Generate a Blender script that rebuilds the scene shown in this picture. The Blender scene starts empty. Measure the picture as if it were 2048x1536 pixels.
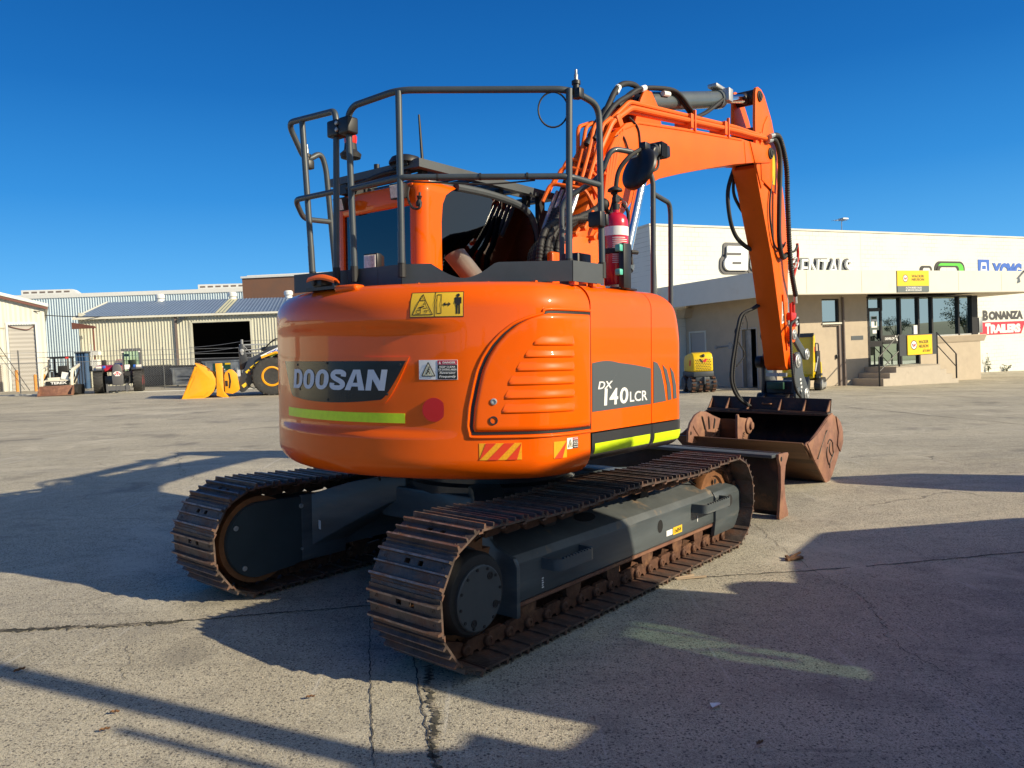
import bpy, bmesh, math, random
from mathutils import Vector, Matrix, noise as mnoise
random.seed(7)
R = math.radians
pi = math.pi
S = bpy.context.scene
C = S.collection

# ------------------------------------------------------------------ camera
F_PX, PITCH, ROLL, EYE = 1530.0, .0394, .047, 1.59
fwd = Vector((0, math.cos(PITCH), -math.sin(PITCH)))
dn = Vector((0, -math.sin(PITCH), -math.cos(PITCH)))
rt = Vector((1, 0, 0))
ix = rt * math.cos(ROLL) + dn * math.sin(ROLL)
iy = rt * -math.sin(ROLL) + dn * math.cos(ROLL)
cam = bpy.data.cameras.new('camera')
cam.sensor_width = 36
cam.lens = 36 * F_PX / 2048
cam.clip_start = .05
cam.clip_end = 3000
camo = bpy.data.objects.new('camera', cam)
C.objects.link(camo)
camo.matrix_world = Matrix(((ix.x, -iy.x, -fwd.x, 0), (ix.y, -iy.y, -fwd.y, 0), (ix.z, -iy.z, -fwd.z, EYE), (0, 0, 0, 1)))
S.camera = camo

# ------------------------------------------------------------------ sky, sun, exposure
SUN_EL, SUN_ROT = R(25), R(113.5)
w = bpy.data.worlds.new('World')
S.world = w
w.use_nodes = True
nt = w.node_tree
sky = nt.nodes.new('ShaderNodeTexSky')
sky.sky_type = 'NISHITA'
sky.sun_disc = False
sky.sun_elevation = SUN_EL
sky.sun_rotation = SUN_ROT
sky.altitude = 600
sky.air_density = 1.0
sky.dust_density = 0.15
sky.ozone_density = 4.0
hs = nt.nodes.new('ShaderNodeHueSaturation')
hs.inputs['Saturation'].default_value = 1.3
nt.links.new(sky.outputs[0], hs.inputs['Color'])
sk_tc = nt.nodes.new('ShaderNodeTexCoord')
sk_sep = nt.nodes.new('ShaderNodeSeparateXYZ')
nt.links.new(sk_tc.outputs['Generated'], sk_sep.inputs[0])
sk_rp = nt.nodes.new('ShaderNodeValToRGB')       # clear deep-blue sky by height above the horizon
cr_ = sk_rp.color_ramp
cr_.elements[0].position, cr_.elements[0].color = 0.0, (1.5, 4.6, 7.6, 1)
cr_.elements[1].position, cr_.elements[1].color = 1.0, (.02, .35, 1.7, 1)
for p_, c_ in ((.1, (.7, 3.3, 6.9)), (.2, (.22, 2.05, 5.5)), (.32, (.07, 1.15, 3.9)), (.45, (.04, .72, 2.8))):
    e_ = cr_.elements.new(p_)
    e_.color = (*c_, 1)
nt.links.new(sk_sep.outputs['Z'], sk_rp.inputs[0])
sk_mx = nt.nodes.new('ShaderNodeMix')
sk_mx.data_type = 'RGBA'
sk_mx.inputs[0].default_value = .85
nt.links.new(hs.outputs[0], sk_mx.inputs[6])
nt.links.new(sk_rp.outputs[0], sk_mx.inputs[7])
sk_dot = nt.nodes.new('ShaderNodeVectorMath')       # the sky is brighter and whiter round the sun
sk_dot.operation = 'DOT_PRODUCT'
sk_dot.inputs[1].default_value = (math.sin(SUN_ROT) * math.cos(SUN_EL), math.cos(SUN_ROT) * math.cos(SUN_EL), math.sin(SUN_EL))
nt.links.new(sk_tc.outputs['Generated'], sk_dot.inputs[0])
sk_mr = nt.nodes.new('ShaderNodeMapRange')
sk_mr.inputs['From Min'].default_value = .5
sk_mr.interpolation_type = 'SMOOTHSTEP'
nt.links.new(sk_dot.outputs['Value'], sk_mr.inputs['Value'])
sk_gl = nt.nodes.new('ShaderNodeMix')
sk_gl.data_type = 'RGBA'
sk_gl.inputs[7].default_value = (4.4, 5.0, 5.4, 1)
nt.links.new(sk_mr.outputs[0], sk_gl.inputs[0])
nt.links.new(sk_mx.outputs[2], sk_gl.inputs[6])
nt.links.new(sk_gl.outputs[2], nt.nodes['Background'].inputs[0])
nt.nodes['Background'].inputs[1].default_value = .10
sl = bpy.data.lights.new('sun', 'SUN')
sl.energy = 5.0
sl.angle = R(.55)
sl.color = (1, .87, .64)
so = bpy.data.objects.new('sun', sl)
C.objects.link(so)
sdir = Vector((math.sin(SUN_ROT) * math.cos(SUN_EL), math.cos(SUN_ROT) * math.cos(SUN_EL), math.sin(SUN_EL)))
so.rotation_euler = sdir.to_track_quat('Z', 'Y').to_euler()
S.view_settings.view_transform = 'Standard'
S.view_settings.look = 'None'
S.view_settings.gamma = 1
S.view_settings.exposure = .42

# ------------------------------------------------------------------ ground height
def gz(x, y=0):
    if x < 0:
        return -.037 * x if x > -4 else min(.148 + .0196 * (-4 - x), .95)
    if x < 2.45: return -.037 * x
    if x < 8: return -.0907
    return max(-.0907 - .028 * (x - 8), -.8)

# ------------------------------------------------------------------ materials
def rgb(c): return (c[0], c[1], c[2], 1)
def mat(name, col, rough=.5, metal=0, coat=0, spec=.5, var=.0, vscale=6, dirt=None, dscale=3, dlo=.55, dhi=.7, bump=0, bscale=60, emit=None, stretch=None, coatr=.04, dirtrough=None):
    m = bpy.data.materials.new(name)
    m.use_nodes = True
    n, l = m.node_tree.nodes, m.node_tree.links
    b = n['Principled BSDF']
    b.inputs['Base Color'].default_value = rgb(col)
    b.inputs['Roughness'].default_value = rough
    b.inputs['Metallic'].default_value = metal
    b.inputs['Specular IOR Level'].default_value = spec
    b.inputs['Coat Weight'].default_value = coat
    b.inputs['Coat Roughness'].default_value = coatr
    tc = n.new('ShaderNodeTexCoord')
    vec = tc.outputs['Object']
    if stretch:
        mp = n.new('ShaderNodeMapping')
        mp.inputs['Scale'].default_value = stretch
        l.new(vec, mp.inputs[0])
        vec = mp.outputs[0]
    cur = None
    if var:
        nz = n.new('ShaderNodeTexNoise')
        nz.inputs['Scale'].default_value = vscale
        nz.inputs['Detail'].default_value = 6
        nz.inputs['Roughness'].default_value = .62
        l.new(vec, nz.inputs['Vector'])
        rp = n.new('ShaderNodeValToRGB')
        rp.color_ramp.elements[0].position = .3
        rp.color_ramp.elements[1].position = .7
        rp.color_ramp.elements[0].color = rgb([max(0, c * (1 - var)) for c in col])
        rp.color_ramp.elements[1].color = rgb([min(1, c * (1 + var)) for c in col])
        l.new(nz.outputs['Fac'], rp.inputs[0])
        cur = rp.outputs[0]
    if dirt:
        nz = n.new('ShaderNodeTexNoise')
        nz.inputs['Scale'].default_value = dscale
        nz.inputs['Detail'].default_value = 8
        nz.inputs['Roughness'].default_value = .68
        l.new(vec, nz.inputs['Vector'])
        mr = n.new('ShaderNodeMapRange')
        mr.inputs['From Min'].default_value = dlo
        mr.inputs['From Max'].default_value = dhi
        l.new(nz.outputs['Fac'], mr.inputs['Value'])
        mx = n.new('ShaderNodeMix')
        mx.data_type = 'RGBA'
        l.new(mr.outputs[0], mx.inputs[0])
        if cur: l.new(cur, mx.inputs[6])
        else: mx.inputs[6].default_value = rgb(col)
        mx.inputs[7].default_value = rgb(dirt)
        cur = mx.outputs[2]
        if dirtrough is not None:
            mr2 = n.new('ShaderNodeMapRange')
            mr2.inputs['From Min'].default_value = dlo
            mr2.inputs['From Max'].default_value = dhi
            mr2.inputs['To Min'].default_value = rough
            mr2.inputs['To Max'].default_value = dirtrough
            l.new(nz.outputs['Fac'], mr2.inputs['Value'])
            l.new(mr2.outputs[0], b.inputs['Roughness'])
    if cur: l.new(cur, b.inputs['Base Color'])
    if bump:
        nz = n.new('ShaderNodeTexNoise')
        nz.inputs['Scale'].default_value = bscale
        nz.inputs['Detail'].default_value = 4
        l.new(vec, nz.inputs['Vector'])
        bp = n.new('ShaderNodeBump')
        bp.inputs['Strength'].default_value = bump
        bp.inputs['Distance'].default_value = .01
        l.new(nz.outputs['Fac'], bp.inputs['Height'])
        l.new(bp.outputs[0], b.inputs['Normal'])
    if emit:
        b.inputs['Emission Color'].default_value = rgb(col)
        b.inputs['Emission Strength'].default_value = emit
    return m

def glass(name, tint, ior=1.5, rough=0.0):
    m = bpy.data.materials.new(name)
    m.use_nodes = True
    n, l = m.node_tree.nodes, m.node_tree.links
    n.remove(n['Principled BSDF'])
    tr = n.new('ShaderNodeBsdfTransparent')
    tr.inputs[0].default_value = rgb(tint)
    gl = n.new('ShaderNodeBsdfGlossy')
    gl.inputs['Roughness'].default_value = rough
    fr = n.new('ShaderNodeFresnel')
    fr.inputs[0].default_value = ior
    mx = n.new('ShaderNodeMixShader')
    l.new(fr.outputs[0], mx.inputs[0])
    l.new(tr.outputs[0], mx.inputs[1])
    l.new(gl.outputs[0], mx.inputs[2])
    l.new(mx.outputs[0], n['Material Output'].inputs[0])
    return m

M = {}
M['orange'] = mat('orange_paint', (.84, .112, .0), .36, coat=.5, spec=.1, var=.06, vscale=1.5, coatr=.03, dirt=(.66, .13, .02), dscale=5, dlo=.6, dhi=.85)
M['orange_rough'] = mat('orange_boom_paint', (.82, .122, .003), .45, coat=.08, spec=.25, var=.07, vscale=3, dirt=(.42, .07, .015), dscale=9, dlo=.66, dhi=.8)
M['orange_plastic'] = mat('orange_plastic', (.8, .13, .008), .5, spec=.35)
M['hose_red'] = mat('red_pipe', (.55, .02, .01), .4)
M['rail'] = mat('slate_rail_paint', (.05, .062, .07), .42, var=.1, vscale=12, coat=.15)
M['plate'] = mat('slate_plate_paint', (.055, .064, .072), .5, var=.12, vscale=5)
M['skirt'] = mat('charcoal_paint', (.03, .032, .036), .3, coat=.25)
M['decal_grey'] = mat('grey_decal', (.075, .088, .098), .45)
M['nameplate'] = mat('black_name_plate', (.012, .013, .015), .22, coat=.12, spec=.3, var=.2, vscale=9)
M['silver'] = mat('silver_letter', (.6, .63, .68), .5, spec=.2)
M['white'] = mat('white_ink', (.78, .78, .76), .5)
M['black'] = mat('black_plastic', (.012, .012, .013), .45, var=.2, vscale=20)
M['ink'] = mat('black_ink', (.015, .014, .012), .5)
M['rubber'] = mat('black_rubber', (.016, .016, .017), .65, var=.3, vscale=15)
M['tyre'] = mat('tyre_rubber', (.03, .029, .028), .75, var=.3, vscale=12, dirt=(.09, .08, .065), dscale=5)
M['frame'] = mat('slate_frame_paint', (.066, .08, .088), .4, var=.3, vscale=3, dirt=(.15, .14, .125), dscale=5, dlo=.56, dhi=.8, coat=.1, dirtrough=.7, stretch=(.35, 1, 3))
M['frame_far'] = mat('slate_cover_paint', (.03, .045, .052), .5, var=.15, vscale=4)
M['frame_top'] = mat('dusty_frame_plate', (.075, .084, .086), .55, var=.25, vscale=5, dirt=(.3, .19, .1), dscale=7, dlo=.57, dhi=.8, dirtrough=.9)
M['shoe'] = mat('worn_track_steel', (.1, .072, .06), .48, metal=.3, var=.5, vscale=9, dirt=(.17, .07, .035), dscale=5, dlo=.5, dhi=.7, bump=.35, bscale=70, dirtrough=.8)
M['grouser'] = mat('rubbed_grouser_steel', (.27, .2, .17), .38, metal=.5, var=.6, vscale=14, dirt=(.26, .11, .055), dscale=11, dlo=.48, dhi=.66, bump=.35, bscale=70)
M['chain'] = mat('rusty_chain_steel', (.1, .045, .025), .75, metal=.2, var=.4, vscale=20, dirt=(.2, .1, .05), dscale=9, bump=.3)
M['sprocket'] = mat('rusty_sprocket', (.2, .085, .032), .6, metal=.2, var=.35, vscale=9)
M['hub'] = mat('grey_hub_paint', (.055, .064, .07), .5, var=.12, vscale=8)
M['rust'] = mat('rusty_bucket_steel', (.21, .1, .068), .74, metal=.1, var=.35, vscale=7, dirt=(.3, .155, .09), dscale=3, dlo=.48, dhi=.66, bump=.25, bscale=45)
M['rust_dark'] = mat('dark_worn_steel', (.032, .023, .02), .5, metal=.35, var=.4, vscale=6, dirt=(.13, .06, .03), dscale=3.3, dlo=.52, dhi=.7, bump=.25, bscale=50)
M['rust_brown'] = mat('brown_worn_steel', (.11, .054, .026), .55, metal=.3, var=.35, vscale=4, dirt=(.045, .03, .022), dscale=2.6, bump=.2, bscale=40, stretch=(1, .25, 4))
M['chrome'] = mat('chrome_rod', (.75, .76, .78), .08, metal=1)
M['steel'] = mat('galvanised_steel', (.42, .43, .43), .45, metal=.6, var=.2, vscale=10)
M['cyl'] = mat('slate_cylinder', (.085, .1, .105), .35, coat=.3, var=.1)
M['lime'] = mat('fluorescent_strip', (.62, .82, .005), .4, var=.08, vscale=30)
M['reddot'] = mat('red_reflector', (.42, .004, .005), .35)
M['hazred'] = mat('red_reflective', (.72, .05, .012), .35)
M['hazyel'] = mat('amber_reflective', (.8, .36, .01), .35, var=.15, vscale=90)
M['stickyel'] = mat('yellow_sticker', (.8, .5, .03), .4)
M['stickred'] = mat('red_sticker', (.5, .02, .05), .45)
M['cream'] = mat('cream_sticker', (.78, .72, .5), .5)
M['lens'] = mat('lamp_lens', (.72, .68, .62), .12, spec=.8, var=.25, vscale=60, coat=.5)
M['extred'] = mat('red_extinguisher_paint', (.55, .01, .035), .25, coat=.5, var=.08)
M['teal'] = mat('teal_rubber', (.1, .5, .38), .5)
M['beaconred'] = mat('red_beacon', (.6, .025, .01), .2, coat=.5)
M['cabglass'] = glass('tinted_cab_glass', (.2, .25, .28), 2.0)
M['cabint'] = mat('cab_interior', (.02, .02, .022), .7)
M['exhaust'] = mat('exhaust_steel', (.2, .17, .15), .45, metal=.25, var=.2)
M['yellow'] = mat('machine_yellow', (.85, .36, .006), .38, coat=.35, var=.06, vscale=5)
M['yellow2'] = mat('bright_yellow_paint', (.85, .56, .005), .35, coat=.3, var=.05)
M['skidwhite'] = mat('cream_machine_paint', (.72, .68, .55), .45, coat=.2, var=.06)
M['telered'] = mat('red_machine_paint', (.42, .015, .03), .35, coat=.4)
M['telegrey'] = mat('grey_machine_paint', (.1, .1, .105), .45, coat=.2)
M['charcoal'] = mat('charcoal_machine_paint', (.035, .04, .048), .42, coat=.2, var=.1)
M['zinc'] = mat('zinc_bin', (.28, .3, .31), .45, metal=.5, var=.3, vscale=3)
M['bingreen'] = mat('dark_green_board', (.012, .06, .035), .5)
M['binblack'] = mat('black_lid', (.02, .02, .022), .55)
M['post'] = mat('galvanised_post', (.3, .31, .32), .5, metal=.5)
M['concrete_step'] = mat('painted_step', (.46, .4, .32), .8, var=.06, vscale=4, dirt=(.33, .28, .22), dscale=3, dlo=.6, dhi=.8)
M['render_tan'] = mat('tan_render', (.46, .385, .29), .85, var=.06, vscale=2.5, dirt=(.4, .33, .26), dscale=1.4, dlo=.55, dhi=.75, bump=.1)
M['fascia'] = mat('cream_fascia', (.66, .65, .57), .7, var=.03, vscale=2, dirt=(.6, .55, .44), dscale=1.1, dlo=.6, dhi=.8)
M['soffit'] = mat('beige_soffit', (.5, .45, .36), .8)
M['trim'] = mat('brown_trim', (.18, .14, .12), .6)
M['alu'] = mat('dark_window_frame', (.02, .02, .022), .4, metal=.3)
M['officeglass'] = glass('office_glass', (.3, .36, .38), 10)
M['officeglass'].node_tree.nodes['Glossy BSDF'].inputs['Color'].default_value = (.82, .97, .93, 1)
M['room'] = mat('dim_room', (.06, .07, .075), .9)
M['signyel'] = mat('yellow_sign', (.87, .56, .01), .4)
M['signgrey'] = mat('slate_sign', (.1, .13, .14), .5)
M['signred'] = mat('red_wall_paint', (.7, .01, .04), .6)
M['signdark'] = mat('dark_wall_paint', (.04, .04, .045), .6)
M['logogrey'] = mat('logo_backing_grey', (.07, .07, .075), .5)
M['logowhite'] = mat('logo_face_white', (.85, .87, .85), .5)
M['green'] = mat('logo_green', (.08, .62, .03), .5)
M['blue'] = mat('logo_blue', (.02, .12, .52), .5)
M['bluegrey'] = mat('blue_box_paint', (.05, .11, .22), .5)
M['bollard'] = mat('orange_bollard_paint', (.7, .28, .03), .5)
M['brown'] = mat('rust_brown_paint', (.16, .06, .045), .6)
M['wood'] = mat('splintered_wood', (.4, .3, .2), .8)
M['leafbrown'] = mat('dry_leaf', (.16, .08, .035), .8)
M['weed'] = mat('weed_green', (.07, .1, .03), .7)
M['whitemetal'] = mat('white_sheet_metal', (.72, .72, .68), .5, var=.04)
M['doorgrey'] = mat('pale_grey_door', (.42, .4, .37), .7)
M['dark'] = mat('dark_void', (.006, .006, .007), .9)

# orange paint: light dust specks for the counterweight come from the noise already in it
def wall_blocks(name, col, mortar, bw, bh, line=.01, crack=.6):
    m = bpy.data.materials.new(name)
    m.use_nodes = True
    n, l = m.node_tree.nodes, m.node_tree.links
    b = n['Principled BSDF']
    b.inputs['Roughness'].default_value = .85
    tc = n.new('ShaderNodeTexCoord')
    mp = n.new('ShaderNodeMapping')
    mp.inputs['Rotation'].default_value = (R(90), 0, 0)
    l.new(tc.outputs['Object'], mp.inputs[0])
    br = n.new('ShaderNodeTexBrick')
    br.inputs['Scale'].default_value = 1
    br.inputs['Brick Width'].default_value = bw
    br.inputs['Row Height'].default_value = bh
    br.inputs['Mortar Size'].default_value = line
    br.inputs['Mortar Smooth'].default_value = .2
    br.inputs['Color1'].default_value = rgb(col)
    br.inputs['Color2'].default_value = rgb([c * .96 for c in col])
    br.inputs['Mortar'].default_value = rgb(mortar)
    l.new(mp.outputs[0], br.inputs['Vector'])
    nz = n.new('ShaderNodeTexNoise')
    nz.inputs['Scale'].default_value = .8
    nz.inputs['Detail'].default_value = 8
    l.new(tc.outputs['Object'], nz.inputs['Vector'])
    mr = n.new('ShaderNodeMapRange')
    mr.inputs['From Min'].default_value = .42
    mr.inputs['From Max'].default_value = .62
    mr.inputs['To Min'].default_value = 0
    mr.inputs['To Max'].default_value = crack
    l.new(nz.outputs['Fac'], mr.inputs['Value'])
    mx = n.new('ShaderNodeMix')
    mx.data_type = 'RGBA'
    l.new(mr.outputs[0], mx.inputs[0])
    mx.inputs[6].default_value = rgb(col)
    l.new(br.outputs['Color'], mx.inputs[7])
    l.new(mx.outputs[2], b.inputs['Base Color'])
    bp = n.new('ShaderNodeBump')
    bp.inputs['Strength'].default_value = .25
    bp.inputs['Distance'].default_value = .01
    inv = n.new('ShaderNodeMath')
    inv.operation = 'SUBTRACT'
    inv.inputs[0].default_value = 1
    l.new(br.outputs['Fac'], inv.inputs[1])
    l.new(inv.outputs[0], bp.inputs['Height'])
    l.new(bp.outputs[0], b.inputs['Normal'])
    return m
M['blockwall'] = wall_blocks('cream_block_wall', (.74, .735, .66), (.36, .34, .28), .4, .2, .008, .9)
M['brickwall'] = wall_blocks('brown_brick', (.2, .1, .06), (.13, .09, .07), .25, .09, .012, 1)

def sheet_mat(name, col, var=.05, streak=.15):
    m = mat(name, col, .5, metal=.0, var=var, vscale=1.2, dirt=[c * (1 - streak * 2) for c in col], dscale=.9, dlo=.52, dhi=.75, stretch=(1, 1, .25))
    return m
M['sheet_cream'] = sheet_mat('cream_sheet_wall', (.56, .55, .45))
M['sheet_blue'] = sheet_mat('pale_blue_sheet_wall', (.5, .6, .66), streak=.06)
M['sheet_white'] = sheet_mat('white_sheet_wall', (.66, .65, .56), streak=.12)
M['roof_blue'] = sheet_mat('blue_grey_roof', (.15, .2, .28), streak=.1)
M['skylight'] = mat('yellow_skylight', (.7, .66, .4), .5)

def ground_mat():
    m = bpy.data.materials.new('aggregate_concrete')
    m.use_nodes = True
    n, l = m.node_tree.nodes, m.node_tree.links
    b = n['Principled BSDF']
    b.inputs['Specular IOR Level'].default_value = .3
    tc = n.new('ShaderNodeTexCoord')
    P = tc.outputs['Object']
    def noise(sc, det=6, ro=.6, vec=None, dist=0):
        z = n.new('ShaderNodeTexNoise')
        z.inputs['Scale'].default_value = sc
        z.inputs['Detail'].default_value = det
        z.inputs['Roughness'].default_value = ro
        z.inputs['Distortion'].default_value = dist
        l.new(vec or P, z.inputs['Vector'])
        return z.outputs['Fac']
    def rng(v, a, bb, lo=0, hi=1):
        z = n.new('ShaderNodeMapRange')
        for k, x in zip(('From Min', 'From Max', 'To Min', 'To Max'), (a, bb, lo, hi)): z.inputs[k].default_value = x
        l.new(v, z.inputs['Value'])
        return z.outputs[0]
    def mix(f, a, bb):
        z = n.new('ShaderNodeMix')
        z.data_type = 'RGBA'
        if isinstance(f, float): z.inputs[0].default_value = f
        else: l.new(f, z.inputs[0])
        for i, x in ((6, a), (7, bb)):
            if isinstance(x, tuple): z.inputs[i].default_value = rgb(x)
            else: l.new(x, z.inputs[i])
        return z.outputs[2]
    def math_(op, a, bb):
        z = n.new('ShaderNodeMath')
        z.operation = op
        for i, x in ((0, a), (1, bb)):
            if isinstance(x, (int, float)): z.inputs[i].default_value = x
            else: l.new(x, z.inputs[i])
        return z.outputs[0]
    mp = n.new('ShaderNodeMapping')
    mp.inputs['Scale'].default_value = (.25, 1.3, 1)
    mp.inputs['Rotation'].default_value = (0, 0, R(12))
    l.new(P, mp.inputs[0])
    big = noise(.35, 7, .6)
    base = mix(rng(big, .35, .65), (.47, .425, .32), (.65, .585, .44))
    streak = noise(1.1, 8, .65, mp.outputs[0], .4)
    base = mix(rng(streak, .5, .72, 0, .5), base, (.26, .235, .185))
    mid = noise(5, 8, .7)
    base = mix(rng(mid, .55, .75, 0, .55), base, (.66, .6, .46))
    # exposed stones
    vo = n.new('ShaderNodeTexVoronoi')
    vo.inputs['Scale'].default_value = 58
    l.new(P, vo.inputs['Vector'])
    stone = rng(vo.outputs['Distance'], .3, .42, 1, 0)
    sc = n.new('ShaderNodeSeparateColor')
    l.new(vo.outputs['Color'], sc.inputs[0])
    pick = rng(sc.outputs[0], .58, .62)
    dk = math_('MULTIPLY', stone, pick)
    base = mix(math_('MULTIPLY', dk, .85), base, (.07, .064, .06))
    lt = math_('MULTIPLY', stone, rng(sc.outputs[1], .8, .84))
    base = mix(math_('MULTIPLY', lt, .55), base, (.66, .63, .54))
    vo2 = n.new('ShaderNodeTexVoronoi')
    vo2.inputs['Scale'].default_value = 125
    l.new(P, vo2.inputs['Vector'])
    sc2 = n.new('ShaderNodeSeparateColor')
    l.new(vo2.outputs['Color'], sc2.inputs[0])
    base = mix(math_('MULTIPLY', rng(vo2.outputs['Distance'], .3, .42, 1, 0), rng(sc2.outputs[0], .5, .54, 0, .8)), base, (.09, .08, .072))
    grit = noise(260, 2, .5)
    base = mix(rng(grit, .42, .62, .0, .35), base, (.12, .11, .1))
    pits = noise(105, 5, .7)
    base = mix(rng(pits, .53, .63, 0, .75), base, (.085, .078, .066))
    crumbs = noise(75, 4, .65, None, .3)
    base = mix(rng(crumbs, .57, .66, 0, .7), base, (.72, .66, .5))
    mott = noise(6, 10, .75)
    base = mix(rng(mott, .5, .72, 0, .5), base, (.2, .18, .145))
    # oil stains
    st = noise(.9, 4, .55)
    base = mix(rng(st, .58, .72, 0, .55), base, (.12, .112, .1))
    st2 = noise(2.6, 7, .7, mp.outputs[0], 1.2)
    base = mix(rng(st2, .56, .7, 0, .45), base, (.13, .122, .105))
    pale = noise(.55, 8, .72, None, .8)
    base = mix(rng(pale, .54, .7, 0, .6), base, (.68, .62, .48))
    scuff = n.new('ShaderNodeMapping')
    scuff.inputs['Scale'].default_value = (9, .5, 1)
    scuff.inputs['Rotation'].default_value = (0, 0, R(-35))
    l.new(P, scuff.inputs[0])
    sf = noise(1.0, 5, .65, scuff.outputs[0], .6)
    base = mix(rng(sf, .63, .68, 0, .45), base, (.6, .57, .5))
    # hairline cracks in places
    def crack(scale, width, mask_sc, lo, hi):
        wv = n.new('ShaderNodeVectorMath')
        wv.operation = 'ADD'
        zz = n.new('ShaderNodeTexNoise')
        zz.inputs['Scale'].default_value = 3
        zz.inputs['Detail'].default_value = 5
        l.new(P, zz.inputs['Vector'])
        sm = n.new('ShaderNodeVectorMath')
        sm.operation = 'SCALE'
        sm.inputs['Scale'].default_value = .22
        l.new(zz.outputs['Color'], sm.inputs[0])
        l.new(P, wv.inputs[0])
        l.new(sm.outputs[0], wv.inputs[1])
        v = n.new('ShaderNodeTexVoronoi')
        v.feature = 'DISTANCE_TO_EDGE'
        v.inputs['Scale'].default_value = scale
        l.new(wv.outputs[0], v.inputs['Vector'])
        c = rng(v.outputs['Distance'], width * .4, width, 1, 0)
        return math_('MULTIPLY', c, rng(noise(mask_sc, 3), lo, hi))
    cr = crack(.33, .0025, .3, .53, .6)
    base = mix(math_('MULTIPLY', cr, .5), base, (.07, .065, .055))
    l.new(base, b.inputs['Base Color'])
    l.new(rng(streak, .4, .7, .82, .62), b.inputs['Roughness'])
    h = math_('ADD', math_('MULTIPLY', vo.outputs['Distance'], -.2), math_('MULTIPLY', mid, .6))
    h = math_('ADD', h, math_('MULTIPLY', grit, .2))
    h = math_('SUBTRACT', h, math_('MULTIPLY', pits, .9))
    h = math_('SUBTRACT', h, math_('MULTIPLY', cr, .7))
    bp = n.new('ShaderNodeBump')
    bp.inputs['Strength'].default_value = .8
    bp.inputs['Distance'].default_value = .01
    l.new(h, bp.inputs['Height'])
    l.new(bp.outputs[0], b.inputs['Normal'])
    return m
M['ground'] = ground_mat()

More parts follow.
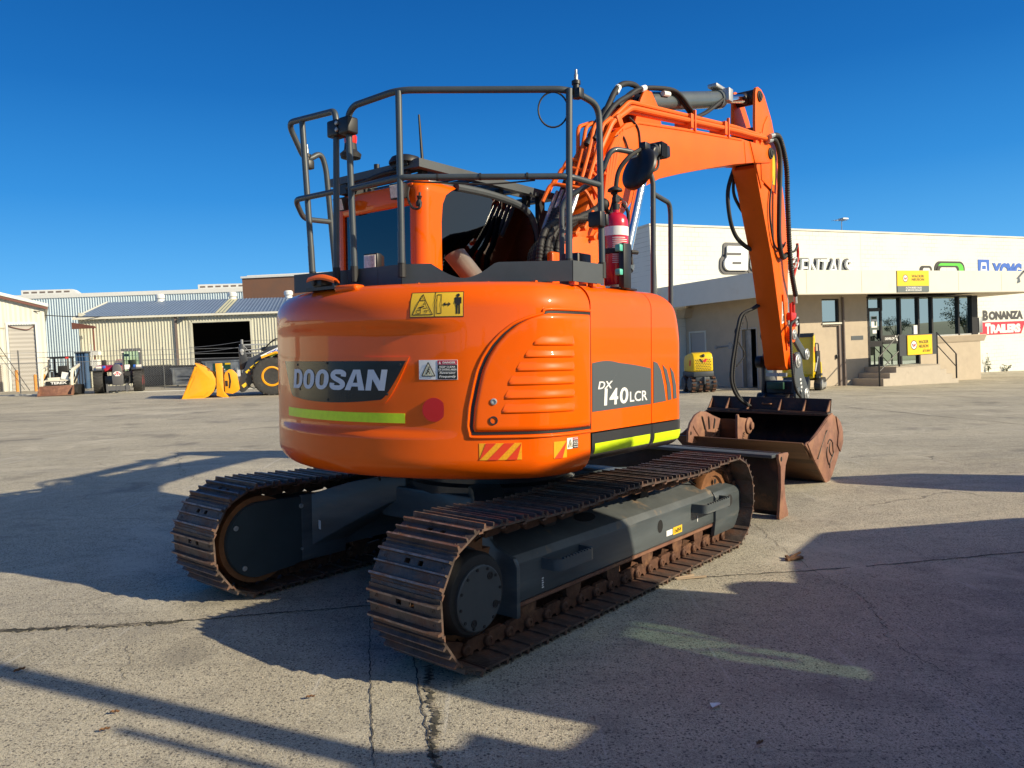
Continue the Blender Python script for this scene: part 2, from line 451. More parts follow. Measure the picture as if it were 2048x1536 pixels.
# ------------------------------------------------------------------ mesh helpers
class MB:
    def __init__(s): s.v = []; s.f = []
    def add(s, vs, fs):
        o = len(s.v)
        s.v += [tuple(p) for p in vs]
        s.f += [tuple(i + o for i in f) for f in fs]
        return s
    def box(s, c, d, rot=None, taper=1):
        x, y, z = d[0] / 2, d[1] / 2, d[2] / 2
        vs = [Vector((sx * x * (taper if sz > 0 else 1), sy * y * (taper if sz > 0 else 1), sz * z)) for sz in (-1, 1) for sx, sy in ((-1, -1), (1, -1), (1, 1), (-1, 1))]
        if rot is not None: vs = [rot @ p for p in vs]
        vs = [p + Vector(c) for p in vs]
        return s.add(vs, [(3, 2, 1, 0), (4, 5, 6, 7), (0, 1, 5, 4), (1, 2, 6, 5), (2, 3, 7, 6), (3, 0, 4, 7)])
    def bb(s, x0, x1, y0, y1, z0, z1):
        return s.box(((x0 + x1) / 2, (y0 + y1) / 2, (z0 + z1) / 2), (x1 - x0, y1 - y0, z1 - z0))
    def tube(s, pts, r, seg=10, caps=True):
        pts = [Vector(p) for p in pts]
        n = len(pts)
        rs = r if isinstance(r, (list, tuple)) else [r] * n
        up = None
        vs, fs = [], []
        for i, p in enumerate(pts):
            t = (pts[min(i + 1, n - 1)] - pts[max(i - 1, 0)])
            if t.length < 1e-9: t = Vector((0, 0, 1))
            t.normalize()
            if up is None:
                up = Vector((0, 0, 1)) if abs(t.z) < .9 else Vector((1, 0, 0))
            a = t.cross(up)
            if a.length < 1e-6: a = t.cross(Vector((.3, .8, .5)))
            a.normalize()
            b = a.cross(t)
            up = b
            for k in range(seg):
                an = 2 * pi * k / seg
                vs.append(p + (a * math.cos(an) + b * math.sin(an)) * rs[i])
        for i in range(n - 1):
            for k in range(seg):
                k2 = (k + 1) % seg
                fs.append((i * seg + k, i * seg + k2, (i + 1) * seg + k2, (i + 1) * seg + k))
        if caps:
            fs.append(tuple(range(seg))[::-1])
            fs.append(tuple((n - 1) * seg + k for k in range(seg)))
        return s.add(vs, fs)
    def cyl(s, a, b, r0, r1=None, seg=20):
        return s.tube([a, b], [r0, r0 if r1 is None else r1], seg)
    def prism(s, poly, axis, a, b):
        """poly: list of 2D points in the two other axes (x,z for axis y; y,z for x; x,y for z)"""
        n = len(poly)
        def P(p, t):
            return {'y': (p[0], t, p[1]), 'x': (t, p[0], p[1]), 'z': (p[0], p[1], t)}[axis]
        vs = [P(p, a) for p in poly] + [P(p, b) for p in poly]
        fs = [tuple(range(n)), tuple(range(2 * n - 1, n - 1, -1))]
        fs += [(i, i + n, (i + 1) % n + n, (i + 1) % n) for i in range(n)]
        return s.add(vs, fs)
    def loft(s, rings, closed=True, cap0=False, cap1=False):
        n = len(rings[0])
        vs = [p for r in rings for p in r]
        fs = []
        for i in range(len(rings) - 1):
            for k in range(n if closed else n - 1):
                k2 = (k + 1) % n
                fs.append((i * n + k, i * n + k2, (i + 1) * n + k2, (i + 1) * n + k))
        if cap0: fs.append(tuple(range(n))[::-1])
        if cap1: fs.append(tuple((len(rings) - 1) * n + k for k in range(n)))
        return s.add(vs, fs)
    def lathe(s, prof, origin, axis, seg=28):
        """prof: (radius, along)"""
        ax = Vector(axis).normalized()
        a = ax.cross(Vector((0, 0, 1)) if abs(ax.z) < .9 else Vector((1, 0, 0))).normalized()
        b = ax.cross(a)
        rings = []
        for r, t in prof:
            rings.append([Vector(origin) + ax * t + (a * math.cos(2 * pi * k / seg) + b * math.sin(2 * pi * k / seg)) * max(r, 1e-4) for k in range(seg)])
        return s.loft(rings, True, True, True)
    def grid(s, rows, skirt=None):
        m, n = len(rows), len(rows[0])
        vs = [p for r in rows for p in r]
        fs = [(i * n + k, i * n + k + 1, (i + 1) * n + k + 1, (i + 1) * n + k) for i in range(m - 1) for k in range(n - 1)]
        return s.add(vs, fs)
    def ball(s, c, r, seg=14, sc=(1, 1, 1)):
        prof = [(r * math.sin(pi * i / (seg // 2)), -r * math.cos(pi * i / (seg // 2))) for i in range(seg // 2 + 1)]
        o = len(s.v)
        s.lathe(prof, (0, 0, 0), (0, 0, 1), seg)
        s.v[o:] = [(p[0] * sc[0] + c[0], p[1] * sc[1] + c[1], p[2] * sc[2] + c[2]) for p in s.v[o:]]
        return s

def mesh(name, mb, m, smooth=35, bevel=0, bseg=2, xf=None, recalc=True):
    me = bpy.data.meshes.new(name)
    me.from_pydata(mb.v, [], mb.f)
    if recalc:
        bm = bmesh.new()
        bm.from_mesh(me)
        bmesh.ops.recalc_face_normals(bm, faces=bm.faces)
        if bevel:
            es = [e for e in bm.edges if len(e.link_faces) == 2 and e.calc_face_angle(0) > R(32)]
            try: bmesh.ops.bevel(bm, geom=es, offset=bevel, segments=bseg, affect='EDGES', clamp_overlap=True, profile=.5)
            except Exception: pass
        bm.to_mesh(me)
        bm.free()
    if xf is not None: me.transform(xf)
    for mm in (m if isinstance(m, (list, tuple)) else [m]): me.materials.append(mm)
    if smooth:
        me.shade_smooth()
        me.set_sharp_from_angle(angle=R(smooth))
    me.update()
    return me

def tag(o, label=None, cat=None, group=None, kind=None):
    if label: o['label'] = label
    if cat: o['category'] = cat
    if group: o['group'] = group
    if kind: o['kind'] = kind
    return o
def obj(name, mb, m, parent=None, smooth=35, bevel=0, bseg=2, xf=None, label=None):
    me = mb if isinstance(mb, bpy.types.Mesh) else mesh(name, mb, m, smooth, bevel, bseg, xf)
    o = bpy.data.objects.new(name, me)
    C.objects.link(o)
    if parent: o.parent = parent
    if label: o['label'] = label
    return o
def thing(name, label, cat, loc=(0, 0, 0), rz=0, group=None, mw=None):
    o = bpy.data.objects.new(name, None)
    C.objects.link(o)
    o.empty_display_size = .2
    if mw is not None: o.matrix_world = mw
    else:
        o.location = loc
        o.rotation_euler = (0, 0, rz)
    return tag(o, label, cat, group)
def copy_tree(o, parent=None):
    c = o.copy()
    C.objects.link(c)
    if parent: c.parent = parent
    for ch in list(o.children): copy_tree(ch, c)
    return c

def obj_split(name, mb, m, parent=None, **k):
    """every separate piece of mb becomes an object of its own"""
    p = list(range(len(mb.v)))
    def find(i):
        while p[i] != i:
            p[i] = p[p[i]]
            i = p[i]
        return i
    for f in mb.f:
        for i in f[1:]: p[find(i)] = find(f[0])
    groups = {}
    for f in mb.f: groups.setdefault(find(f[0]), []).append(f)
    out = []
    for fs in groups.values():
        idx = sorted({i for f in fs for i in f})
        mp_ = {i: n for n, i in enumerate(idx)}
        q = MB()
        q.v = [mb.v[i] for i in idx]
        q.f = [tuple(mp_[i] for i in f) for f in fs]
        out.append(obj(name, q, m, parent, **k))
    return out
def fillet(pts, r, n=5):
    """round the corners of a polyline"""
    pts = [Vector(p) for p in pts]
    out = [pts[0]]
    for i in range(1, len(pts) - 1):
        p = pts[i]
        a = (pts[i - 1] - p)
        b = (pts[i + 1] - p)
        rr = min(r, a.length * .49, b.length * .49)
        A, B_ = p + a.normalized() * rr, p + b.normalized() * rr
        for k in range(n + 1):
            t = k / n
            out.append(A * (1 - t) ** 2 + p * 2 * t * (1 - t) + B_ * t * t)
    out.append(pts[-1])
    return out
def spline(pts, n=8):
    P = [Vector(p) for p in pts]
    out = []
    for i in range(len(P) - 1):
        p0, p1, p2, p3 = P[max(i - 1, 0)], P[i], P[i + 1], P[min(i + 2, len(P) - 1)]
        for k in range(n):
            t = k / n
            out.append(.5 * ((2 * p1) + (p2 - p0) * t + (2 * p0 - 5 * p1 + 4 * p2 - p3) * t * t + (3 * p1 - p0 - 3 * p2 + p3) * t ** 3))
    out.append(P[-1])
    return out

def text_mesh(body, w, h, bold=0, shear=0, depth=.004, spacing=1):
    """flat text in the XY plane, centred, fitted to w x h, thickness depth along +Z"""
    cu = bpy.data.curves.new('text', 'FONT')
    cu.body = body
    cu.align_x = 'CENTER'
    cu.offset = bold
    cu.shear = shear
    cu.space_character = spacing
    cu.resolution_u = 4
    to = bpy.data.objects.new('text', cu)
    C.objects.link(to)
    dg = bpy.context.evaluated_depsgraph_get()
    me = bpy.data.meshes.new_from_object(to.evaluated_get(dg))
    C.objects.unlink(to)
    bpy.data.objects.remove(to)
    xs = [v.co.x for v in me.vertices]
    ys = [v.co.y for v in me.vertices]
    cx, cy = (min(xs) + max(xs)) / 2, (min(ys) + max(ys)) / 2
    sx = w / (max(xs) - min(xs))
    sy = h / (max(ys) - min(ys)) if h else sx
    vs = [((v.co.x - cx) * sx, (v.co.y - cy) * sy, 0) for v in me.vertices]
    fs = [tuple(p.vertices) for p in me.polygons]
    bpy.data.meshes.remove(me)
    mb = MB()
    mb.add([(x, y, depth) for x, y, z in vs], fs)
    # side walls on boundary edges
    cnt = {}
    for f in fs:
        for a, b in zip(f, f[1:] + f[:1]):
            cnt[(a, b)] = cnt.get((a, b), 0) + 1
    n0 = len(vs)
    mb.v += vs
    for (a, b) in cnt:
        if (b, a) not in cnt: mb.f.append((b, a, a + n0, b + n0))
    return mb
def place(mb, mtx):
    o = MB()
    o.v = [tuple(mtx @ Vector(p)) for p in mb.v]
    o.f = list(mb.f)
    return o
def basis(o, x, y, z):
    x, y, z = Vector(x), Vector(y), Vector(z)
    return Matrix(((x.x, y.x, z.x, o[0]), (x.y, y.y, z.y, o[1]), (x.z, y.z, z.z, o[2]), (0, 0, 0, 1)))

#@@GROUND
# ------------------------------------------------------------------ ground
def build_ground():
    def axis(lo, hi, fine_lo, fine_hi, step):
        a = [lo]
        x = lo
        while x < hi:
            d = step if fine_lo <= x <= fine_hi else max(step, .12 * min(abs(x - fine_lo), abs(x - fine_hi)) + step)
            x += d
            a.append(x)
        return a
    xs = axis(-900, 900, -45, 30, .6)
    ys = axis(-900, 1200, -6, 66, 3)
    mb = MB()
    mb.grid([[(x, y, gz(x, y)) for x in xs] for y in ys])
    o = obj('ground', mb, M['ground'], smooth=60)
    tag(o, kind='structure')
    o['label'] = 'grey exposed aggregate concrete yard'
build_ground()

#@@EXCAVATOR
# ------------------------------------------------------------------ excavator frame (x forward, y left, z up)
HEAD = R(39.4)
nrm = Vector((.037, 0, 1)).normalized()
hx = Vector((math.sin(HEAD), math.cos(HEAD), 0))
hx = (hx - nrm * hx.dot(nrm)).normalized()
hy = nrm.cross(hx)
EXC = basis((-.212, 5.66, .037 * .212), hx, hy, nrm)
exc = thing('excavator', 'large orange crawler excavator with slate handrails parked on the concrete', 'excavator', mw=EXC)

# ---- upper body plan curve: s runs along the outline, 0 at the rear centre, positive to the machine's right
RT = 1.5
TH = R(50)
SA = RT * TH
bz = [Vector((-RT * math.cos(TH), -RT * math.sin(TH))), Vector((-.84, -1.245)), Vector((-.57, -1.245))]
bl = []
for i in range(41):
    t = i / 40
    bl.append(bz[0] * (1 - t) ** 2 + bz[1] * 2 * t * (1 - t) + bz[2] * t * t)
cum = [0]
for i in range(40): cum.append(cum[-1] + (bl[i + 1] - bl[i]).length)
SB = SA + cum[-1]
XF = .66
RC = .12
SC = SB + (XF - RC + .57)
SD = SC + RC * pi / 2
def plan(s):
    sg = 1 if s >= 0 else -1
    a = abs(s)
    if a <= SA:
        th = a / RT
        p = Vector((-RT * math.cos(th), -RT * math.sin(th)))
        n = Vector((-math.cos(th), -math.sin(th)))
    elif a <= SB:
        d = a - SA
        i = 0
        while i < 39 and cum[i + 1] < d: i += 1
        t = (i + (d - cum[i]) / (cum[i + 1] - cum[i])) / 40
        p = bz[0] * (1 - t) ** 2 + bz[1] * 2 * t * (1 - t) + bz[2] * t * t
        tg = (bz[1] - bz[0]) * (1 - t) + (bz[2] - bz[1]) * t
        n = Vector((tg.y, -tg.x)).normalized()
    elif a <= SC:
        p = Vector((-.57 + a - SB, -1.245))
        n = Vector((0, -1))
    elif a <= SD:
        an = (a - SC) / RC
        p = Vector((XF - RC + RC * math.sin(an), -1.245 + RC - RC * math.cos(an)))
        n = Vector((math.sin(an), -math.cos(an)))
    else:
        p = Vector((XF, -1.245 + RC + a - SD))
        n = Vector((1, 0))
    if sg < 0: p, n = Vector((p.x, -p.y)), Vector((n.x, -n.y))
    return p, n
def sstep(a, b, x):
    t = max(0, min(1, (x - a) / (b - a)))
    return t * t * (3 - 2 * t)
ZT, ZB = 1.995, .885
def inset(s, z, body=True):
    d = 0
    rtop = .15 if body else .13
    if z > ZT - rtop:
        q = min(1, (z - (ZT - rtop)) / rtop)
        d += rtop * 1.0 * (1 - math.sqrt(max(0, 1 - q * q)))
    if body:
        rb = .13
        if z < ZB + rb:
            q = min(1, (ZB + rb - z) / rb)
            d += rb * (1 - math.sqrt(max(0, 1 - q * q)))
        th = abs(s) / RT
        k = 1 - sstep(R(20), R(37), th)
        band = sstep(1.135, 1.165, z) * (1 - sstep(1.715, 1.775, z))
        d += .028 * k * band
        d += .02 * k * sstep(1.775, 1.99, z)
    return d
def surf(s, z, off=0, body=True):
    p, n = plan(s)
    d = off - inset(s, z, body)
    q = p + n * d
    return Vector((q.x, q.y, z))

SEAM_A, SEAM_B = SB + .025, SB + .745      # seam x = -.545 and .175
def zlist(z0, z1, rt, rb, top=True, bot=True, mid=.045):
    zs = []
    if bot:
        for i in range(10): zs.append(z0 + rb * (1 - math.cos(i / 10 * pi / 2)))
    a = z0 + (rb if bot else 0)
    b = z1 - (rt if top else 0)
    n = max(2, int((b - a) / mid))
    for i in range(n + 1): zs.append(a + (b - a) * i / n)
    if top:
        for i in range(1, 11): zs.append(b + rt * math.sin(i / 10 * pi / 2))
    return zs
def shell(s0, s1, zs, body, ns, kx=None):
    rows = []
    for z in zs:
        row = []
        for i in range(ns + 1):
            s = s0 + (s1 - s0) * i / ns
            p = surf(s, z, 0, body)
            if kx: p = kx(p)
            row.append(p)
        rows.append(row)
    # turned-in edges so that the sheet reads as a thick panel
    inn = []
    c0, c1 = plan(s0), plan(s1)
    for z, row in zip(zs, rows):
        t0 = (row[1] - row[0]).normalized()
        a = row[0] - Vector((c0[1].x, c0[1].y, 0)) * .05
        b = row[-1] - Vector((c1[1].x, c1[1].y, 0)) * .05
        inn.append([a] + row + [b])
    low = [p + Vector((0, 0, 0)) - Vector((plan(s0 + (s1 - s0) * max(0, min(ns, i - 1)) / ns)[1].x, plan(s0 + (s1 - s0) * max(0, min(ns, i - 1)) / ns)[1].y, 0)) * .12 for i, p in enumerate(inn[0])]
    mb = MB()
    mb.grid([low] + inn)
    return mb
zs_full = zlist(ZB, ZT, .15, .13, mid=.02)
cw = obj('counterweight', shell(-SEAM_A, SEAM_A - .004, zs_full, True, 150), M['orange'], exc, smooth=50)
ZS = 1.122
def kfront(p):
    if p.z <= 1.62 or p.x < .175: return p
    q = min(1, (p.z - 1.62) / .376)
    k = 1 - .62 * (1 - math.sqrt(max(0, 1 - q * q)))
    return Vector((.175 + (p.x - .175) * k, p.y, p.z))
zs_side = zlist(ZS + .004, ZT, .13, 0, bot=False, mid=.04)
obj('side_panel', shell(SEAM_A + .006, SEAM_B - .004, zs_side, False, 24), M['orange'], exc, smooth=50)
fp = obj('side_panel', shell(SEAM_B + .004, SD + .55, zs_side, False, 40, kfront), M['orange'], exc, smooth=50)
# dark skirts under the side panels
zs_sk = zlist(.94, ZS - .004, 0, .1, top=False, mid=.03)
def skirt_surf(s, z):
    p, n = plan(s)
    d = .004
    if z < 1.04:
        q = (1.04 - z) / .1
        d -= .11 * (1 - math.sqrt(max(0, 1 - q * q)))
    return Vector((p.x + n.x * d, p.y + n.y * d, z))
def skirt(s0, s1, ns):
    rows = [[skirt_surf(s0 + (s1 - s0) * i / ns, z) for i in range(ns + 1)] for z in zs_sk]
    nn = [Vector((plan(s0 + (s1 - s0) * i / ns)[1].x, plan(s0 + (s1 - s0) * i / ns)[1].y, 0)) for i in range(ns + 1)]
    rows = [[p - n * .3 for p, n in zip(rows[0], nn)]] + rows + [[p - n * .03 for p, n in zip(rows[-1], nn)]]
    mb = MB()
    mb.grid(rows)
    return mb
sk1 = obj('side_skirt', skirt(SEAM_A + .006, SEAM_B - .004, 16), M['skirt'], exc, smooth=50)
sk2 = obj('side_skirt', skirt(SEAM_B + .004, SD + .4, 36), M['skirt'], exc, smooth=50)
# inner structure: deck, floor, left side body
deck_poly = [surf(s, ZT, -.14, False) for s in [(-SEAM_A + (2 * SEAM_A) * i / 60) for i in range(61)]]
mb = MB()
poly = [(p.x, p.y) for p in deck_poly] + [(.45, -1.0), (.45, -.42), (-.2, -.42), (-.2, .2), (-.45, .2), (-.45, 1.1)]
mb.prism(poly, 'z', 1.93, ZT - .012)
obj('deck', mb, M['orange'], exc, smooth=0)
mb = MB()
poly = [(p.x * .88, p.y * .93) for p in deck_poly] + [(1.0, -.95), (1.05, .4), (1.05, 1.1), (-.2, 1.15)]
mb.prism(poly, 'z', .9, .965)
mb.bb(-.5, .55, -1.1, -.45, .965, 1.9)
mb.bb(-.9, -.52, -1.0, 1.1, .965, 1.9)
obj('revolving_frame', mb, M['skirt'], exc, smooth=0)
mb = MB()
mb.bb(-.62, .1, 1.15, 1.243, 1.0, 1.94)
obj('left_body_panel', mb, M['orange'], exc, bevel=.03)
# little formed lip on the counterweight top
mb = MB()
a = [surf(s, 1.985, -.03) for s in (-.02, .2)]
mb.prism([(-1.43, -.02), (-1.34, -.02), (-1.32, -.19), (-1.41, -.2)], 'z', 1.96, 2.004)
obj('lifting_lug', mb, M['orange'], exc, bevel=.02, bseg=3)

# ---- conforming patches
def patch(zs, sl, sr, off, n=24, th=.006, fn=None, body=True, base=None):
    """curved plate on the body between s=sl(z) and s=sr(z)"""
    rows = []
    for z in zs:
        a, b = sl(z), sr(z)
        rows.append([(base or surf)(a + (b - a) * i / n, z, (off if fn is None else fn(a + (b - a) * i / n, z)), body) if base is None else base(a + (b - a) * i / n, z, off) for i in range(n + 1)])
    outer = rows
    def drop(p, s):
        nn = plan(s)[1]
        return p - Vector((nn.x, nn.y, 0)) * th
    full = []
    for z, row in zip(zs, outer):
        full.append([drop(row[0], sl(z))] + row + [drop(row[-1], sr(z))])
    z0, z1 = zs[0], zs[-1]
    lo = [drop(p, sl(z0) + (sr(z0) - sl(z0)) * max(0, min(n, i - 1)) / n) for i, p in enumerate(full[0])]
    hi = [drop(p, sl(z1) + (sr(z1) - sl(z1)) * max(0, min(n, i - 1)) / n) for i, p in enumerate(full[-1])]
    mb = MB()
    mb.grid([lo] + full + [hi])
    return mb
def lin(a, b, n): return [a + (b - a) * i / n for i in range(n + 1)]
def TS(deg): return R(-deg) * RT        # my measured angles are negative to the right
K = lambda c: (lambda z: c)

# engine door on the right rear quarter
def door_left(z, g=0):
    pts = [(1.165, .985), (1.19, .975), (1.30, .985), (1.42, 1.01), (1.50, 1.03), (1.57, 1.06), (1.64, 1.105), (1.70, 1.16), (1.75, 1.225), (1.785, 1.30), (1.81, 1.40)]
    z = z
    if z <= pts[0][0]: return pts[0][1] - g
    for (a, s0), (b, s1) in zip(pts, pts[1:]):
        if z <= b: return s0 + (s1 - s0) * (z - a) / (b - a) - g
    return pts[-1][1] - g
dz0, dz1 = 1.165, 1.81
zz = lin(dz0, dz1, 40)
gro = patch(lin(dz0 - .016, dz1 + .016, 40), lambda z: door_left(min(max(z, dz0), dz1) - 0, .017), K(SEAM_A - .004), .0035, 30, .005)
obj('door_seal', gro, M['ink'], exc, smooth=60)
def door_off(s, z):
    e = min(s - door_left(z), SEAM_A - .016 - s, z - dz0, dz1 - z)
    return .006 + .012 * math.sqrt(max(0, min(1, e / .02 if e > 0 else 0)) * (2 - max(0, min(1, e / .02))))
door = obj('engine_door', patch(zz, door_left, K(SEAM_A - .016), .01, 60, .008, door_off), M['orange'], exc, smooth=60)
# raised rounded lip round the door on the counterweight
edge = [surf(door_left(min(max(z, dz0), dz1), .03), z, .003) for z in lin(dz0 - .028, dz1 + .02, 34)]
edge = [surf(SEAM_A - .01, dz0 - .03, .003)] + [surf(s, dz0 - .03, .003) for s in lin(SEAM_A - .02, 1.0, 14)] + edge + [surf(s, dz1 + .024, .003) for s in lin(1.42, SEAM_A - .01, 8)]
mb = MB()
mb.tube(fillet(edge, .03, 3), .009, 8)
obj('door_lip', mb, M['orange'], exc, smooth=60)
# louvres pressed into the door
lv_z = [(1.63, 1.69), (1.565, 1.61), (1.49, 1.545), (1.415, 1.47), (1.34, 1.395), (1.262, 1.32)]
lv_l = [1.30, 1.25, 1.205, 1.16, 1.14, 1.125]
for (a, b), l0 in zip(lv_z, lv_l):
    h = b - a
    def lf(s, z, a=a, b=b, l0=l0, h=h):
        t = (z - a) / h
        prof = sstep(0, .16, t) * (1 - .85 * sstep(.2, .95, t))
        ends = sstep(l0, l0 + .02, s) * (1 - sstep(1.555, 1.572, s))
        return .0175 + .009 * prof * ends
    def ll(z, a=a, b=b, l0=l0, h=h):
        t = (z - a) / h
        return l0 + (.03 * t if l0 < 1.29 else .075 * t * t)
    obj('louvre', patch(lin(a, b, 14), ll, K(1.575), .02, 26, .012, lf), M['orange'], door, smooth=70)
# lock and hole
def disc_on(s, z, r, off, th, m, name, parent, seg=24, prof=None):
    p, n = plan(s)
    mb = MB()
    mb.lathe(prof or [(r, -th), (r, 0), (r * .9, th * .3), (0, th * .3)], surf(s, z, off), (n.x, n.y, 0), seg)
    return obj(name, mb, m, parent, smooth=40)
disc_on(1.09, 1.331, .016, .022, .01, M['steel'], 'door_lock', door, 20, [(.018, -.01), (.018, .002), (.011, .004), (.01, -.001), (0, -.001)])
disc_on(1.087, 1.228, .024, .02, .01, M['rubber'], 'plug_hole', door, 20, [(.024, -.01), (.024, .003), (.017, .003), (.016, -.006), (0, -.006)])

# name plate in its recess, with silver letters
pz0, pz1 = 1.315, 1.556
HALF = R(22.6) * RT
def pl(z):
    t = (z - pz0) / (pz1 - pz0)
    return HALF * (.72 + .28 * t ** .7) if t > 0 else HALF * .72
zzp = [pz0 + (pz1 - pz0) * (1 - math.cos(i / 24 * pi)) / 2 for i in range(25)]
def bow(z, s): return z
def plate_rows(grow, off, th):
    rows = []
    n = 60
    for z in zzp:
        a = pl(z) + grow
        row = []
        for i in range(n + 1):
            s = -a + 2 * a * i / n
            t = (z - pz0) / (pz1 - pz0)
            zz_ = z + (1 - t) * .045 * (s / HALF) ** 2 + (t - .5) * 2 * grow
            row.append(surf(s, zz_, off))
        rows.append(row)
    edge = lambda row: [p + Vector((p.x, p.y, 0)).normalized() * -th for p in row]
    rows = [edge(rows[0])] + rows + [edge(rows[-1])]
    rows = [[r[0] + Vector((r[0].x, r[0].y, 0)).normalized() * -th] + r + [r[-1] + Vector((r[-1].x, r[-1].y, 0)).normalized() * -th] for r in rows]
    mb = MB()
    mb.grid(rows)
    return mb
obj('plate_rim', plate_rows(.022, .006, .01), M['orange'], exc, smooth=60)
npl = obj('name_plate', plate_rows(0, .0095, .006), M['nameplate'], exc, smooth=60)
for s, z in ((0.02, 1.546), (0.02, 1.33), (-.33, 1.535), (.555, 1.535), (.47, 1.37), (-.3, 1.385)):
    disc_on(s, z, .008, .011, .004, M['rubber'], 'plate_bolt', npl, 12)
def bend_text(body, s0, s1, z0, z1, m, name, parent, off=.011, bold=0, shear=0, depth=.003, sp=1):
    tm = text_mesh(body, abs(s1 - s0), z1 - z0, bold, shear, depth, sp)
    mb = MB()
    mb.f = tm.f
    for x, y, d in tm.v: mb.v.append(tuple(surf((s0 + s1) / 2 + x, (z0 + z1) / 2 + y, off + d)))
    return obj(name, mb, m, parent, smooth=0)
def rring(x0, x1, z0, z1, rl, rr_, n=8):
    P = []
    for cx_, cz_, r_, a0 in ((x1 - rr_, z1 - rr_, rr_, 0), (x0 + rl, z1 - rl, rl, 90), (x0 + rl, z0 + rl, rl, 180), (x1 - rr_, z0 + rr_, rr_, 270)):
        P += [(cx_ + r_ * math.cos(R(a0 + 90 * k / n)), cz_ + r_ * math.sin(R(a0 + 90 * k / n))) for k in range(n + 1)]
    return P + P[:1]
def glyph(ch):
    """rows-of-points grids for one heavy condensed capital in the unit box"""
    if ch == 'O': return [[rring(0, 1, 0, 1, .46, .46), rring(.34, .66, .19, .81, .15, .15)]]
    if ch == 'D': return [[rring(0, 1, 0, 1, .02, .45), rring(.33, .67, .19, .81, .02, .16)]]
    if ch == 'S':
        c = [Vector(p) for p in ((.84, .66, 0), (.84, .8, 0), (.68, .88, 0), (.5, .89, 0), (.3, .88, 0), (.17, .8, 0), (.17, .68, 0), (.3, .58, 0), (.5, .5, 0), (.7, .42, 0), (.83, .32, 0), (.83, .2, 0), (.7, .12, 0), (.5, .11, 0), (.3, .12, 0), (.16, .2, 0), (.16, .34, 0))]
        P = spline(c, 4)
        L_, R_ = [], []
        for k, p in enumerate(P):
            t = (P[min(k + 1, len(P) - 1)] - P[max(k - 1, 0)]).normalized()
            wx, wz = .16, .115
            L_.append((p.x - t.y * wx, p.y + t.x * wz))
            R_.append((p.x + t.y * wx, p.y - t.x * wz))
        return [[L_, R_]]
    if ch == 'A': return [[[(0, 0), (.33, 1)], [(.3, 0), (.5, .82)]], [[(.33, 1), (.67, 1)], [(.5, .82), (.5, .8201)]], [[(.67, 1), (1, 0)], [(.5, .82), (.7, 0)]], [[(.345, .18), (.655, .18)], [(.389, .36), (.611, .36)]]]
    if ch == 'N': return [[[(0, 0), (0, 1)], [(.3, 0), (.3, 1)]], [[(.7, 0), (.7, 1)], [(1, 0), (1, 1)]], [[(.3, 1), (.7, .46)], [(.3, .54), (.7, 0)]]]
lt_mb = MB()
LW, LG, LH, LZ = .131, .014, .118, 1.39
for k, ch in enumerate('DOOSAN'):
    x0_ = -.4 + k * (LW + LG) - (.012 if ch == 'A' else 0)
    wd_ = LW + (.02 if ch == 'A' else 0)
    for gset in glyph(ch):
        rows_ = []
        for r_ in gset:
            if len(r_) == 2: r_ = [(r_[0][0] + (r_[1][0] - r_[0][0]) * q_ / 5, r_[0][1] + (r_[1][1] - r_[0][1]) * q_ / 5) for q_ in range(6)]
            rows_.append([surf(x0_ + gx * wd_ + .022 * gy_, LZ + gy_ * LH, .0125) for gx, gy_ in r_])
        lt_mb.grid(rows_)
obj('lettering', lt_mb, M['silver'], npl, smooth=0)

def sticker(s0, s1, z0, z1, m, name, parent=None, off=.0025, th=.004, n=12, nz=3, body=True):
    return obj(name, patch(lin(z0, z1, nz), K(s0), K(s1), off, n, th, None, body), m, parent or exc, smooth=60)
def spoly(pts, m, name, parent, off):
    """small convex polygon of (s,z) points on the body"""
    mb = MB()
    n = len(pts)
    mb.add([surf(s, z, off) for s, z in pts], [tuple(range(n))])
    return mb
def smulti(polys, m, name, parent, off):
    mb = MB()
    for pts in polys:
        if len(pts) == 4:
            k = max(1, int(max(abs(pts[i_ + 1][j_] - pts[i_][j_]) for i_ in (0, 1, 2) for j_ in (0, 1)) / .006))
            L_ = [[(a[0] + (b[0] - a[0]) * i / k, a[1] + (b[1] - a[1]) * i / k) for i in range(k + 1)] for a, b in ((pts[0], pts[1]), (pts[3], pts[2]))]
            mb.grid([[surf(s, z, off) for s, z in r_] for r_ in L_])
        else: mb.add([surf(s, z, off) for s, z in pts], [tuple(range(len(pts)))])
    return obj(name, mb, m, parent, smooth=0)
def bar(a, b, wd):
    a, b = Vector(a), Vector(b)
    t = (b - a).normalized()
    n = Vector((-t.y, t.x)) * wd / 2
    return [tuple(a - n), tuple(b - n), tuple(b + n), tuple(a + n)]
def ring2(c, r, w_, n=14):
    out = []
    for i in range(n):
        a0, a1 = 2 * pi * i / n, 2 * pi * (i + 1) / n
        out.append([(c[0] + r * math.cos(a0), c[1] + r * math.sin(a0)), (c[0] + r * math.cos(a1), c[1] + r * math.sin(a1)), (c[0] + (r - w_) * math.cos(a1), c[1] + (r - w_) * math.sin(a1)), (c[0] + (r - w_) * math.cos(a0), c[1] + (r - w_) * math.sin(a0))])
    return out
# fluorescent strip at the rear
sticker(-.55, .578, 1.208, 1.263, M['lime'], 'reflective_strip', n=40)
# red round reflector
disc_on(R(28.9) * RT, 1.286, .066, .004, .006, M['reddot'], 'red_reflector', exc, 40, [(.066, -.006), (.066, 0), (0, .001)])
